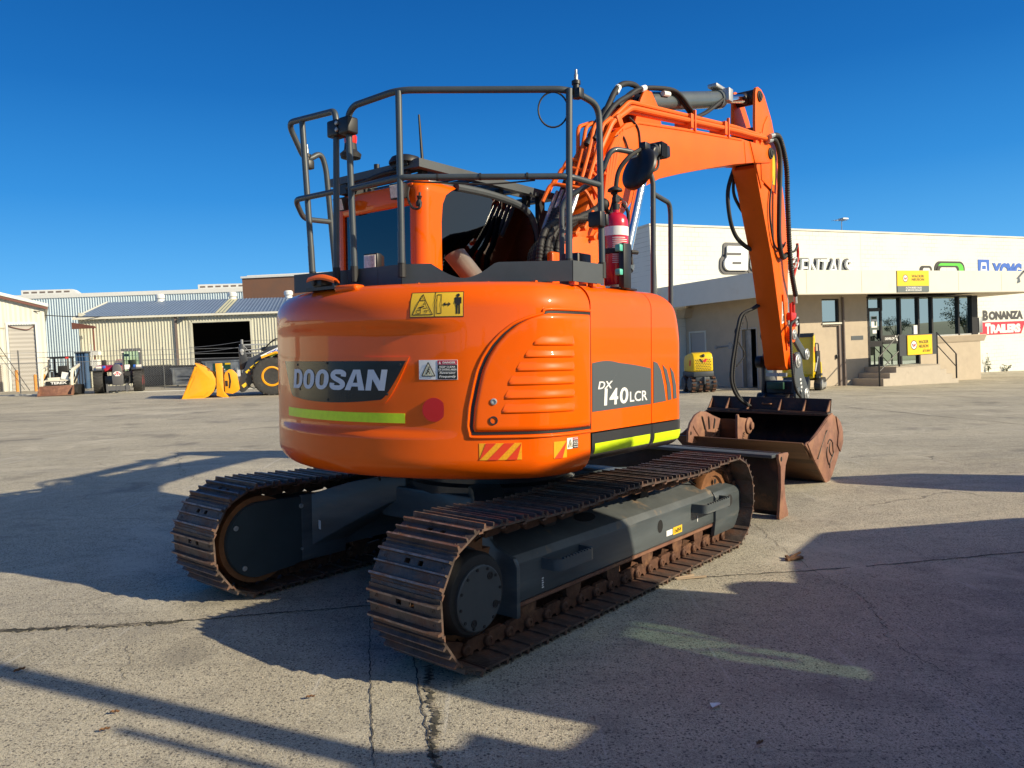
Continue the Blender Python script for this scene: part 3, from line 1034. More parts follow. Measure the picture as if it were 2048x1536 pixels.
# yellow swing warning sticker
a, b, z0, z1 = R(24) * RT, R(35.6) * RT, 1.793, 1.932
wsn = sticker(a, b, z0, z1, M['ink'], 'warning_sticker')
e = .004
sticker(a + e, b - e, z0 + e, z1 - e, M['stickyel'], 'sticker_face', wsn, .0045, .001, 16)
W_ = b - a
m0 = a + W_ * .475
P = []
P.append(bar((m0, z0), (m0, z1), .0035))
tri = [(a + .016, z0 + .014), (m0 - .012, z0 + .014), ((a + m0) / 2, z1 - .012)]
for i in range(3): P.append(bar(tri[i], tri[(i + 1) % 3], .0045))
cx = (a + m0) / 2
for p, q, w2 in (((cx - .03, z0 + .022), (cx - .008, z0 + .022), .003), ((cx - .03, z0 + .04), (cx - .008, z0 + .04), .003), ((cx - .03, z0 + .022), (cx - .03, z0 + .04), .003), ((cx - .008, z0 + .022), (cx - .008, z0 + .04), .003), ((cx - .02, z0 + .052), (cx + .012, z0 + .06), .006), ((cx - .004, z0 + .06), (cx - .012, z0 + .036), .004), ((cx + .006, z0 + .05), (cx + .03, z0 + .05), .003), ((cx + .004, z0 + .072), (cx + .02, z0 + .072), .003), ((cx + .02, z0 + .072), (cx + .014, z0 + .084), .003), ((cx - .014, z0 + .092), (cx + .012, z0 + .092), .003), ((cx + .012, z0 + .036), (cx + .036, z0 + .036), .003)):
    P.append(bar(p, q, w2))
P += ring2((cx - .006, z0 + .098), .007, .002, 8) + ring2((cx + .022, z0 + .03), .008, .002, 8)
px = m0 + .012
for p, q in (((px, z0 + .02), (px, z1 - .016)), ((px + .024, z0 + .02), (px + .024, z1 - .016)), ((px, z0 + .02), (px + .024, z0 + .02)), ((px, z1 - .016), (px + .024, z1 - .016))): P.append(bar(p, q, .0035))
ax = px + .034
zc = (z0 + z1) / 2
P.append(bar((ax + .01, zc), (ax + .034, zc), .006))
P.append([(ax, zc), (ax + .014, zc - .012), (ax + .014, zc + .012)])
P.append([(ax + .044, zc), (ax + .03, zc + .012), (ax + .03, zc - .012)])
mx_ = b - .03
P += [bar((mx_ - .007, z0 + .016), (mx_ - .007, zc), .009), bar((mx_ + .007, z0 + .016), (mx_ + .007, zc), .009), bar((mx_, zc - .006), (mx_, z1 - .034), .024), bar((mx_ - .016, zc + .002), (mx_ - .016, z1 - .036), .006), bar((mx_ + .016, zc + .002), (mx_ + .016, z1 - .036), .006), bar((mx_ - .018, z1 - .036), (mx_ + .018, z1 - .036), .008)]
P.append([(mx_ + .0095 * math.cos(2 * pi * i / 12), z1 - .021 + .0095 * math.sin(2 * pi * i / 12)) for i in range(12)])
smulti(P, M['ink'], 'pictogram', wsn, .006)
# danger sticker: keep clear of swing area
def danger(a, b, z0, z1, words, small=False):
    d = sticker(a, b, z0, z1, M['white'], 'danger_sticker')
    W, H = b - a, z1 - z0
    m0 = a + W * .495
    e = W * .012
    sticker(m0, b - e, z0 + e, z0 + H * .74, M['ink'], 'message_panel', d, .0045, .001, 8)
    sticker(m0, b - e, z0 + H * .76, z1 - e, M['stickred'], 'danger_panel', d, .0045, .001, 8)
    tri = [(a + W * .08, z0 + H * .18), (m0 - W * .07, z0 + H * .18), ((a + m0) / 2 + W * .005, z1 - H * .12)]
    smulti([[(tri[0][0] + (tri[1][0] - tri[0][0]) * k / 8 + (tri[2][0] - tri[0][0] - (tri[1][0] - tri[0][0]) * k / 8) * q_, tri[0][1] + (tri[2][1] - tri[0][1]) * q_) for k, q_ in ((k0, 0), (k0 + 1, 0), (k0 + 1, .98), (k0, .98))] for k0 in range(8)], M['cream'], 'triangle_face', d, .0045)
    P = [bar(tri[i], tri[(i + 1) % 3], W * .022) for i in range(3)]
    cx, cz = (a + m0) / 2, z0 + H * .38
    P += [bar((cx - W * .06, cz - H * .12), (cx + W * .01, cz + H * .08), W * .03), bar((cx + W * .01, cz + H * .06), (cx + W * .045, cz - H * .1), W * .022), bar((cx - W * .02, cz + H * .1), (cx + W * .05, cz + H * .16), W * .02), bar((cx - W * .02, cz + H * .04), (cx + W * .02, cz + H * .2), W * .028)]
    P.append([(cx + W * .03 + W * .018 * math.cos(2 * pi * i / 10), cz + H * .25 + W * .018 * math.sin(2 * pi * i / 10)) for i in range(10)])
    smulti(P, M['ink'], 'pictogram', d, .006)
    mb = MB()
    c = (m0 + b) / 2
    bend_text('DANGER', c - W * .12, c + W * .2, z0 + H * .81, z0 + H * .92, M['white'], 'danger_word', d, .005, .02, 0, .001)
    smulti([[(m0 + W * .03, z0 + H * .8), (m0 + W * .09, z0 + H * .8), (m0 + W * .06, z0 + H * .94)]], M['white'], 'danger_mark', d, .006)
    rows = [('KEEP CLEAR', .6, .69, .4, 0), ('OF SWING AREA', .47, .56, .46, 0), ('Reversing', .26, .4, .4, .25), ('Frequently', .07, .22, .42, .25)]
    for t, y0, y1, ww, sh in rows:
        bend_text(t, c - W * ww / 2, c + W * ww / 2, z0 + H * y0, z0 + H * y1, M['white'], 'message_line', d, .005, .015, sh, .001)
    smulti([bar((m0 + W * .02, z0 + H * .435), (b - W * .03, z0 + H * .435), H * .012)], M['white'], 'message_rule', d, .006)
danger(R(25.6) * RT, R(34.2) * RT, 1.452, 1.56, None)
danger(R(58.3) * RT - .0, R(61.2) * RT + .015, 1.05, 1.112, None)
# hazard chevron strips
def hazard(a, b, z0, z1, k):
    h = sticker(a, b, z0, z1, M['hazyel'], 'hazard_strip')
    W, H = b - a, z1 - z0
    polys = []
    for c in k:
        pts = [(a + W * c, z0), (a + W * c + H * .62, z0), (a + W * c + H * 1.62, z1), (a + W * c + H, z1)]
        pts = [(max(a, min(b, s)), z) for s, z in pts]
        polys.append(pts)
    smulti(polys, M['hazred'], 'hazard_stripe', h, .005)
hazard(R(38.5) * RT, R(47.4) * RT, 1.01, 1.102, [-.24, .19, .64])
hazard(R(54.6) * RT, R(58.2) * RT, 1.004, 1.098, [0.02])
# lime strips on the skirts
def sk_patch(s0, s1, z0, z1, off, m, name, parent, n=10):
    rows = []
    for i in range(5):
        z = z0 + (z1 - z0) * i / 4
        rows.append([skirt_surf(s0 + (s1 - s0) * k / n, z) + Vector((plan(s0 + (s1 - s0) * k / n)[1].x, plan(s0 + (s1 - s0) * k / n)[1].y, 0)) * off for k in range(n + 1)])
    mb = MB()
    mb.grid(rows)
    return obj(name, mb, m, parent, smooth=60)
sk_patch(SEAM_A + .035, SEAM_B - .03, .995, 1.058, .003, M['lime'], 'reflective_strip', sk1)
sk_patch(SEAM_B + .03, SD + .08, .99, 1.055, .003, M['lime'], 'reflective_strip', sk2, 30)
# grey side decal with the model figures
XS = lambda x: SB + .57 + x
dg = obj('model_decal', MB(), M['decal_grey'], exc)
def decal_cols(ss, zb, zt, m, name, parent, off=.0025):
    rows = [[surf(s, zb(s) + (zt(s) - zb(s)) * i / 4, off, False) for s in ss] for i in range(5)]
    mb = MB()
    mb.grid(rows)
    return obj(name, mb, m, parent, smooth=60)
bpy.data.objects.remove(dg)
s0, s1 = XS(-.53), XS(.165)
dg = decal_cols(lin(s0, s1, 20), lambda s: 1.245 + .008 * (s - s0) / .7, lambda s: 1.53 + .012 * math.sin(min(1, (s - s0) / .3) * pi) - .045 * max(0, (s - s0 - .22) / .48) ** 1.5, M['decal_grey'], 'model_decal', exc)
def flat_text(body, x0, x1, z0, z1, m, name, parent, bold=0, shear=0, off=.003, sp=1):
    tm = text_mesh(body, x1 - x0, z1 - z0, bold, shear, .001, sp)
    mt = basis(((x0 + x1) / 2, -1.245 - off, (z0 + z1) / 2), (1, 0, 0), (0, 0, 1), (0, -1, 0))
    return obj(name, place(tm, mt), m, parent, smooth=0)
flat_text('DX', -.47, -.305, 1.375, 1.42, M['white'], 'lettering', dg, .02, .2)
flat_text('1', -.405, -.365, 1.275, 1.375, M['white'], 'lettering', dg, .02, .05)
flat_text('4', -.345, -.245, 1.275, 1.375, M['white'], 'lettering', dg, .02, .05)
flat_text('0', -.225, -.125, 1.275, 1.375, M['white'], 'lettering', dg, .02, .05)
flat_text('LCR', -.105, .115, 1.28, 1.345, M['white'], 'lettering', dg, .012, 0)
mb = MB()
mb.prism([(-.345, 1.405), (-.325, 1.405), (-.255, 1.452), (-.265, 1.455)], 'y', -1.2475, -1.2465)
obj('tick_mark', mb, M['white'], dg, smooth=0)
for x0, x1, zl, zr, zb in ((.2, .335, 1.525, 1.43, 1.27), (.31, .42, 1.53, 1.45, 1.272), (.42, .5, 1.51, 1.45, 1.275)):
    pass
fins = [[(.2, 1.255), (.37, 1.262), (.345, 1.36), (.3, 1.47), (.25, 1.52), (.2, 1.53)], [(.4, 1.265), (.45, 1.268), (.435, 1.36), (.385, 1.47), (.325, 1.505), (.355, 1.44), (.385, 1.37)], [(.48, 1.27), (.525, 1.272), (.515, 1.36), (.48, 1.45), (.43, 1.488), (.45, 1.43), (.47, 1.36)]]
for fpz in fins:
    mb = MB()
    mb.prism(fpz, 'y', -1.2485, -1.246)
    obj('fin_decal', mb, M['decal_grey'], fp, smooth=0)
# slewing ring + belly
mb = MB()
mb.lathe([(.62, .62), (.62, .7), (.58, .72), (.58, .9)], (0, 0, 0), (0, 0, 1), 48)
obj('slew_ring', mb, M['skirt'], exc)
mb = MB()
mb.tube(spline([(-.95, .1, .92), (-.97, .14, .84), (-.93, .17, .76)], 5), .008, 6)
obj('hanging_hose', mb, M['rubber'], exc)

# ---- kick plates round the deck
def strip(pts, z0, z1, th, notch=None):
    """vertical plate along a plan polyline"""
    mb = MB()
    P_ = [Vector((p[0], p[1], 0)) for p in pts]
    for a, b in zip(P_, P_[1:]):
        t = (b - a).normalized()
        n = Vector((t.y, -t.x, 0)) * th
        n2 = 40 if notch else 1
        prev = None
        top = []
        for i in range(n2 + 1):
            f = i / n2
            p = a + (b - a) * f
            zt = z1
            if notch:
                f0, f1, f2, f3, dep = notch
                if f0 < f < f3:
                    if f < f1: zt = z1 - dep * .62 * (f - f0) / (f1 - f0)
                    elif f < f2: zt = z1 - dep * (.62 + .38 * math.sin((f - f1) / (f2 - f1) * pi))
                    else: zt = z1 - dep * .62 * (f3 - f) / (f3 - f2)
            top.append((p, zt))
        for (p, za), (q_, zb_) in zip(top, top[1:]):
            vs = [(p.x, p.y, z0), (q_.x, q_.y, z0), (q_.x, q_.y, zb_), (p.x, p.y, za)]
            vs2 = [(x + n.x, y + n.y, z) for x, y, z in vs]
            mb.add(vs + vs2, [(0, 1, 2, 3), (7, 6, 5, 4), (0, 4, 5, 1), (3, 2, 6, 7), (0, 3, 7, 4), (1, 5, 6, 2)])
    return mb
KZ0, KZ1 = 2.003, 2.122
kp = [(-1.262, .60), (-1.24, .4), (-1.205, .12), (-1.19, -.15), (-1.178, -.345)]
for a, b in zip(kp, kp[1:]):
    A, B_ = Vector(a), Vector(b)
    t = (B_ - A).normalized() * .002
    obj('kick_plate', strip([A + t, B_ - t], KZ0, KZ1, .006), M['plate'], exc, smooth=0)
obj('kick_plate', strip([(-1.178, -.345), (-.635, -1.185)], KZ0, KZ1, .006, (.175, .26, .48, .56, .088)), M['plate'], exc, smooth=0)
obj('kick_plate', strip([(-.635, -1.185), (-.345, -1.205)], KZ0, KZ1, .006), M['plate'], exc, smooth=0)
mb = MB()
for x, y in ((-1.22, .3), (-1.2, 0), (-1.12, -.42), (-1.05, -.53), (-.9, -.77), (-.75, -1.0), (-.6, -1.17), (-.42, -1.18)):
    mb.bb(x - .02, x + .02, y - .02, y + .02, 1.985, 2.01)
obj_split('plate_foot', mb, M['orange'], exc)

# ---- handrails
TR = .0195
hr = obj('handrail', MB().tube(fillet([(-1.235, .02, 2.1), (-1.25, .035, 3.05), (-1.25, -.02, 3.095), (-1.24, -.405, 3.105), (-.615, -1.165, 3.1), (-.36, -1.195, 3.065), (-.335, -1.195, 2.1)], .09, 6), TR, 14), M['rail'], exc)
obj('rail_post', MB().tube([(-1.225, -.395, 2.1), (-1.235, -.4, 3.1)], TR, 14).tube([(-1.232, -.4, 2.12), (-1.232, -.4, 2.3)], TR * 1.07, 14), M['rail'], hr)
obj('rail_post', MB().tube([(-.625, -1.155, 2.1), (-.625, -1.165, 3.1)], TR, 14).tube([(-.625, -1.155, 2.12), (-.625, -1.155, 2.3)], TR * 1.07, 14), M['rail'], hr)
obj('mid_rail', MB().tube(fillet([(-1.242, .02, 2.605), (-1.24, -.4, 2.61), (-.63, -1.16, 2.605), (-.338, -1.195, 2.595)], .05, 5), TR * .93, 14), M['rail'], hr)
hl = obj('handrail', MB().tube(fillet([(-1.265, .16, 1.99), (-1.262, .135, 3.04), (-1.262, .15, 3.095), (-1.25, .655, 3.125), (-1.11, .665, 2.9), (-.985, .66, 2.985), (-.945, .66, 2.88), (-.87, .66, 2.05)], .07, 6), TR, 14), M['rail'], exc)
obj('rail_post', MB().tube([(-1.225, .45, 2.08), (-1.25, .5, 3.11)], TR, 14).tube([(-1.227, .452, 2.1), (-1.231, .46, 2.3)], TR * 1.07, 14), M['rail'], hl)
obj('mid_rail', MB().tube(fillet([(-1.262, .15, 2.605), (-1.245, .6, 2.615), (-1.14, .655, 2.51), (-.92, .66, 2.52)], .05, 5), TR * .93, 14), M['rail'], hl)
mb = MB()
mb.bb(-1.3, -1.215, .085, .185, 2.93, 3.03)
mb.bb(-1.3, -1.215, -.02, .075, 2.93, 3.03)
ck = obj('rail_clamp', mb, M['black'], hl, bevel=.012, bseg=3)
for z in (2.96, 3.0):
    obj('clamp_bolt', MB().lathe([(.012, 0), (.012, .01), (.006, .014), (0, .014)], (-1.3, .08, z), (-1, 0, 0), 14), M['steel'], ck)
# cable ties, the coiled lead and the small UHF aerial mounts on the rails
mb = MB()
for p in ((-1.1, -.57), (-.95, -.765), (-.78, -.975)):
    mb.tube([(p[0] - .004, p[1] + .005, 2.608), (p[0] + .004, p[1] - .005, 2.608)], .0215, 12)
mb.tube(spline([(-1.2, -.45, 2.585), (-1.0, -.7, 2.57), (-.95, -.765, 2.565), (-.85, -.88, 2.572), (-.75, -1.01, 2.585)], 6), .005, 6)
obj('lead', mb, M['rubber'], hr)
mb = MB()
c = Vector((-.68, -1.09, 2.985))
mb.tube([c + Vector((.64 * .085 * math.cos(t) , -.77 * .085 * math.cos(t), .1 * math.sin(t))) for t in [i / 26 * 2 * pi for i in range(27)]], .0055, 6)
obj('coiled_lead', mb, M['rubber'], hr)
def aerial_base(p, par):
    b = obj('aerial_base', MB().lathe([(.02, -.05), (.02, .03), (.026, .03), (.026, .05), (.014, .052), (.012, .056)], p, (0, 0, 1), 14), M['black'], par)
    b2 = MB()
    b2.lathe([(.0115, .055), (.0115, .085), (.008, .09), (.007, .115), (0, .115)], p, (0, 0, 1), 12)
    obj('aerial_plug', b2, M['steel'], b)
    obj('aerial_clamp', MB().box((p[0] + .01, p[1] - .01, p[2] - .02), (.05, .05, .06)), M['black'], b, bevel=.008)
aerial_base((-.585, -1.185, 3.1), hr)
aerial_base((-1.1, .66, 2.9), hl)
# boots at the foot of the posts
mb = MB()
for x, y in ((-1.226, -.395), (-.625, -1.155), (-.335, -1.195), (-1.235, .022), (-1.264, .157), (-1.226, .452)):
    mb.tube([(x, y, 2.04), (x, y, 2.135)], .024, 10)
obj_split('post_boot', mb, M['rubber'], hr)

# ---- cab
cab = obj('cab', MB(), M['orange'], exc)
CX0, CX1, CY0, CY1 = -.47, .95, .215, 1.2
def cab_mesh():
    mb = MB()
    # pillars and beams of the rear wall
    mb.bb(CX0, CX0 + .06, CY0 + .09, CY1 - .1, 2.66, 2.82)       # rear header
    return mb
bpy.data.objects.remove(cab)
cab = obj('cab', cab_mesh(), M['orange'], exc, bevel=.02, bseg=2)
obj('rear_lower_panel', MB().bb(CX0, CX0 + .06, CY0 + .09, CY1 - .1, 1.5, 2.12), M['orange'], cab, bevel=.02)
def rr_pillar(y0, y1):
    sg = 1 if y1 > y0 else -1
    # right rear pillar: curved outer corner and a flared head
    ring = []
    rings = []
    for z, wd in ((1.9, .21), (2.3, .2), (2.55, .2), (2.68, .215), (2.75, .25), (2.79, .31), (2.82, .38), (2.845, .4)):
        pts = []
        rc = .09
        tl = 0 if z < 2.8 else (.02 if z < 2.83 else .05)
        for k in range(9):
            an = pi / 2 * k / 8
            pts.append((CX0 + tl + rc - rc * math.cos(an), y0 + sg * (tl + rc - rc * math.sin(an)), z))
        pts += [(CX0 + wd, y0 + sg * tl, z), (CX0 + wd, y0 + sg * .07, z), (CX0 + .1, y0 + sg * .07, z), (CX0 + .1, y0 + sg * .115, z), (CX0 + tl, y0 + sg * .115, z)]
        rings.append(pts)
    return MB().loft(rings, True, True, True)
obj('rear_pillar', rr_pillar(CY0, CY1), M['orange'], cab, smooth=40)
obj('rear_pillar', rr_pillar(CY1, CY0), M['orange'], cab, smooth=40)
# dark upper side frame along the right window and the front pillar
pth = [(-.09, CY0 + .02, 2.83), (.25, CY0 + .02, 2.835), (.6, CY0 + .02, 2.81), (.78, CY0 + .02, 2.75), (.88, CY0 + .02, 2.6), (.95, CY0 + .03, 2.2), (1.0, CY0 + .03, 1.6)]
obj('side_frame', MB().tube(spline(pth, 6), .032, 10), M['plate'], cab)
pth2 = [(x, CY1 - .02, z) for x, y, z in pth]
obj('side_frame', MB().tube(spline(pth2, 6), .032, 10), M['plate'], cab)
mb = MB()
mb.bb(-.36, .55, CY0 + .04, CY1 - .04, 2.8, 2.86)
obj('cab_roof', mb, M['skirt'], cab, bevel=.02)
# glazing
win = [(-.27, 1.9), (-.265, 2.6), (-.24, 2.74), (-.16, 2.795), (.25, 2.815), (.6, 2.79), (.76, 2.73), (.86, 2.58), (.93, 2.2), (.97, 1.9)]
obj('side_window', MB().prism(win, 'y', CY0 + .012, CY0 + .018), M['cabglass'], cab, smooth=0)
obj('side_window', MB().prism(win, 'y', CY1 - .018, CY1 - .012), M['cabglass'], cab, smooth=0)
obj('rear_window', MB().bb(CX0 + .02, CX0 + .026, CY0 + .1, CY1 - .11, 2.1, 2.67), M['cabglass'], cab, smooth=0)
mb = MB()
fr = [(.99, 1.2), (.97, 1.6), (.93, 2.2), (.85, 2.62), (.75, 2.76)]
rows = [[(x, y, z) for y in (CY0 + .05, CY1 - .05)] for x, z in fr]
mb.grid(rows)
obj('windscreen', mb, M['cabglass'], cab)
# seat, console, dark floor
mb = MB()
mb.box((.1, .7, 1.75), (.5, .5, .14))
mb.box((-.1, .7, 2.12), (.12, .48, .7), Matrix.Rotation(R(-8), 3, 'Y'))
mb.box((-.13, .7, 2.55), (.09, .28, .18), Matrix.Rotation(R(-8), 3, 'Y'))
obj('seat', mb, M['cabint'], cab, bevel=.05, bseg=3)
mb = MB()
mb.bb(-.4, .95, CY0 + .06, CY1 - .06, 1.05, 1.62)
mb.bb(-.25, .5, .3, .46, 1.62, 1.95)
mb.bb(-.25, .5, .95, 1.1, 1.62, 1.95)
mb.bb(-.42, -.38, .34, 1.05, 1.62, 2.02)
obj('console', mb, M['cabint'], cab, bevel=.02)
mb = MB()
mb.bb(-.4, .98, CY1 - .05, CY1 - .02, 1.05, 1.9)
mb.bb(-.2, .98, CY0 + .02, CY0 + .05, 1.05, 1.88)
obj_split('lower_panel', mb, M['orange'], cab, bevel=.01)
# emergency sticker on rear glass
mb = MB()
mb.bb(CX0 + .0275, CX0 + .029, .43, .52, 2.385, 2.425)
obj('exit_sticker', mb, M['teal'], cab)
obj('wiring', MB().tube(spline([(-.4, .84, 2.45), (-.42, .75, 2.4), (-.43, .6, 2.36), (-.42, .46, 2.36), (-.41, .36, 2.37)], 6), .02, 8).tube(spline([(-.4, .84, 2.44), (-.42, .83, 2.34), (-.42, .77, 2.26)], 6), .008, 6), M['rubber'], cab)
# roof guard
mb = MB()
gy0, gy1 = .2, 1.2
for y in (gy0, gy1 - .06): mb.bb(-.5, 1.14, y, y + .06, 2.905, 2.965)
for x in (-.5, .62, 1.08): mb.bb(x, x + .06, gy0 + .06, gy1 - .06, 2.908, 2.962)
for i in range(8):
    x = -.38 + i * .125
    mb.box((x, .7, 2.925), (.02, .86, .03))
for i in range(4):
    y = .38 + i * .2
    mb.bb(.68, 1.06, y, y + .012, 2.92, 2.95)
rg = obj('roof_guard', mb, M['plate'], cab, smooth=0)
mb = MB()
for x in (-.4, .45, .8):
    for y in (.27, 1.1):
        mb.bb(x, x + .05, y, y + .05, 2.82, 2.91)
mb.bb(.88, .96, .2, .24, 2.3, 2.93)
mb.bb(.96, 1.03, .2, .23, 2.62, 2.8)
mb.tube(spline([(1.02, .215, 2.78), (1.05, .215, 2.6), (1.06, .215, 2.42)], 5), .014, 8)
mb.bb(-.5, .3, 1.0, 1.1, 2.83, 2.9)
obj_split('guard_bracket', mb, M['black'], rg)
# beacon, roof aerial, dome
p = (-.46, .99, 2.93)
bcn = obj('beacon', MB().lathe([(.02, 0), (.02, .16), (.075, .17), (.082, .2), (.05, .23), (.045, .28)], p, (0, 0, 1), 22), M['rubber'], exc)
obj('beacon_lens', MB().lathe([(.046, .28), (.05, .3), (.05, .335), (.035, .355), (0, .358)], p, (0, 0, 1), 22), M['beaconred'], bcn)
obj('beacon_stem', MB().cyl((p[0], p[1], 2.78), (p[0], p[1], 2.95), .016), M['steel'], bcn)
obj('aerial', MB().tube([(-.17, .5, 2.96), (-.172, .5, 3.0), (-.205, .5, 3.39)], [.016, .013, .008], 8).tube([(-.168, .5, 2.94), (-.172, .5, 3.02)], [.024, .014], 10).bb(-.2, -.1, .47, .53, 2.955, 2.965), M['black'], exc)
obj('roof_dome', MB().lathe([(.12, 0), (.12, .015), (.1, .045), (.05, .062), (0, .066)], (-.46, .38, 2.955), (0, 0, 1), 24).bb(-.52, -.38, .3, .46, 2.93, 2.955).lathe([(.022, 0), (.022, .05), (0, .052)], (-.47, .68, 2.95), (0, 0, 1), 12), M['black'], exc)
obj('roof_loom', MB().tube(spline([(-.5, 1.0, 2.87), (-.52, .8, 2.875), (-.52, .6, 2.9), (-.5, .45, 2.91), (-.46, .33, 2.89)], 6), .016, 8).tube(spline([(-.5, .5, 2.88), (-.53, .4, 2.85), (-.52, .3, 2.88)], 6), .01, 6), M['rubber'], exc)
# work lamps
def work_lamp(p, d, sz, name='work_lamp'):
    d = Vector(d).normalized()
    yv = Vector((0, 0, 1)).cross(d).normalized()
    zv = d.cross(yv)
    mt = basis(p, d, yv, zv)
    a, b = sz
    body = MB().loft([[(-.07, -a * .38, -b * .38), (-.07, a * .38, -b * .38), (-.07, a * .38, b * .38), (-.07, -a * .38, b * .38)], [(-.02, -a * .5, -b * .5), (-.02, a * .5, -b * .5), (-.02, a * .5, b * .5), (-.02, -a * .5, b * .5)], [(.02, -a * .5, -b * .5), (.02, a * .5, -b * .5), (.02, a * .5, b * .5), (.02, -a * .5, b * .5)]], True, True, True)
    o = obj(name, place(body, mt), M['black'], exc, bevel=.008)
    lens = MB()
    n = 9
    rows = []
    for i in range(2 * n + 1):
        y = -a * .42 + a * .84 * i / (2 * n)
        rows.append([(.0225 + (.004 if i % 2 else 0), y, z) for z in (-b * .4, b * .4)])
    lens.grid(rows)
    obj('lamp_lens', place(lens, mt), M['lens'], o, smooth=0)
    return o
wl = work_lamp((-.88, .27, 2.215), (-1, -.12, .0), (.125, .105))
obj('lamp_bracket', MB().bb(-.9, -.86, .23, .31, 2.0, 2.165), M['black'], wl)
work_lamp((-.56, 1.0, 2.735), (-1, -.1, -.3), (.11, .1))
work_lamp((-.56, .36, 2.745), (-1, -.1, -.15), (.12, .11))
obj('door_stay', MB().tube(spline([(-.48, .33, 2.78), (-.52, .3, 2.7), (-.52, .25, 2.62), (-.5, .2, 2.62), (-.48, .22, 2.7), (-.475, .225, 2.73)], 6), .009, 6).lathe([(.02, 0), (.022, .03), (.012, .05), (.02, .075), (0, .078)], (-.485, .225, 2.63), (-.1, -.2, 1), 12), M['rubber'], exc)
# orange camera hood on the counterweight
cmh = obj('rear_camera', MB().box((-1.385, .14, 2.03), (.09, .09, .055)), M['black'], exc, bevel=.015)
mb = MB()
rows = []
for i in range(9):
    t = i / 8
    y = .235 - .24 * t
    wd = (.075 + .01 * math.sin(pi * t)) * (1 - .45 * t * t)
    rows.append([(-1.40 + .02 * t + wd * k / 4 - .05, y - .012 * abs(k - 2), 2.052 + .03 * math.sin(pi * (t * .8 + .2)) - .006 * (k - 2) ** 2) for k in range(5)])
mb.grid(rows)
low_ = [[(p[0], p[1], p[2] - .012) for p in r] for r in rows]
mb.grid(low_)
for e_ in ([(r[0], l[0]) for r, l in zip(rows, low_)], [(r[-1], l[-1]) for r, l in zip(rows, low_)], list(zip(rows[0], low_[0])), list(zip(rows[-1], low_[-1]))):
    mb.grid([[a for a, b in e_], [b for a, b in e_]])
obj('camera_hood', mb, M['orange_plastic'], cmh, smooth=60)
obj('camera_bracket', MB().bb(-1.42, -1.33, -.02, .26, 1.985, 2.004), M['black'], cmh)
obj('camera_eye', MB().lathe([(.02, 0), (.02, .012), (0, .014)], (-1.43, .16, 2.03), (-1, .25, -.05), 14), M['rubber'], cmh)
# exhaust stack: bent pipe behind the cab window
ea, eb = Vector((-.50, -.395, 2.0)), Vector((-.78, -.395, 2.215))
ed = (eb - ea).normalized()
eu = ed.cross(Vector((0, 0, 1))).normalized()
ev = eu.cross(ed)
def exring(r, c, cut): return [c + eu * r * math.cos(a) + ev * r * math.sin(a) + ed * (cut * r * (math.cos(a) * -.5 + math.sin(a) * -.7)) for a in lin(0, 2 * pi, 28)[:-1]]
ex = obj('exhaust_pipe', MB().loft([exring(.066, ea, 0), exring(.066, eb, 1.1), exring(.058, eb, 1.1)], True, False, False), M['exhaust'], exc, smooth=50)
obj('exhaust_lining', MB().loft([exring(.058, eb, 1.1), exring(.058, ea + ed * .04, 0)], True), M['dark'], ex)
obj('exhaust_bore', MB().lathe([(.059, 0), (0, .001)], ea + ed * .2, ed, 24), M['dark'], ex)


#@@TRACKS
# ------------------------------------------------------------------ undercarriage
XR, XI, RO = -1.446, 1.555, .382          # sprocket / idler centres, outer radius
RP = .300                                  # pitch-line radius
LEN = 2 * (XI - XR) + 2 * pi * RP
NSH = 46
PITCHL = LEN / NSH
def track_pt(d):
    """position (x, z), tangent and outward normal on the pitch line; starts at the bottom rear, runs forward"""
    d %= LEN
    L = XI - XR
    if d < L: return Vector((XR + d, RO - RP)), Vector((1, 0)), Vector((0, -1))
    d -= L
    if d < pi * RP:
        a = d / RP
        return Vector((XI + RP * math.sin(a), RO - RP * math.cos(a))), Vector((math.cos(a), math.sin(a))), Vector((math.sin(a), -math.cos(a)))
    d -= pi * RP
    if d < L:
        x = XI - d
        t = d / L
        sag = -.03 * math.sin(pi * t * 2) ** 2
        return Vector((x, RO + RP + sag)), Vector((-1, 0)), Vector((0, 1))
    d -= L
    a = d / RP
    return Vector((XR - RP * math.sin(a), RO + RP * math.cos(a))), Vector((-math.cos(a), -math.sin(a))), Vector((-math.sin(a), math.cos(a)))
HW = .25
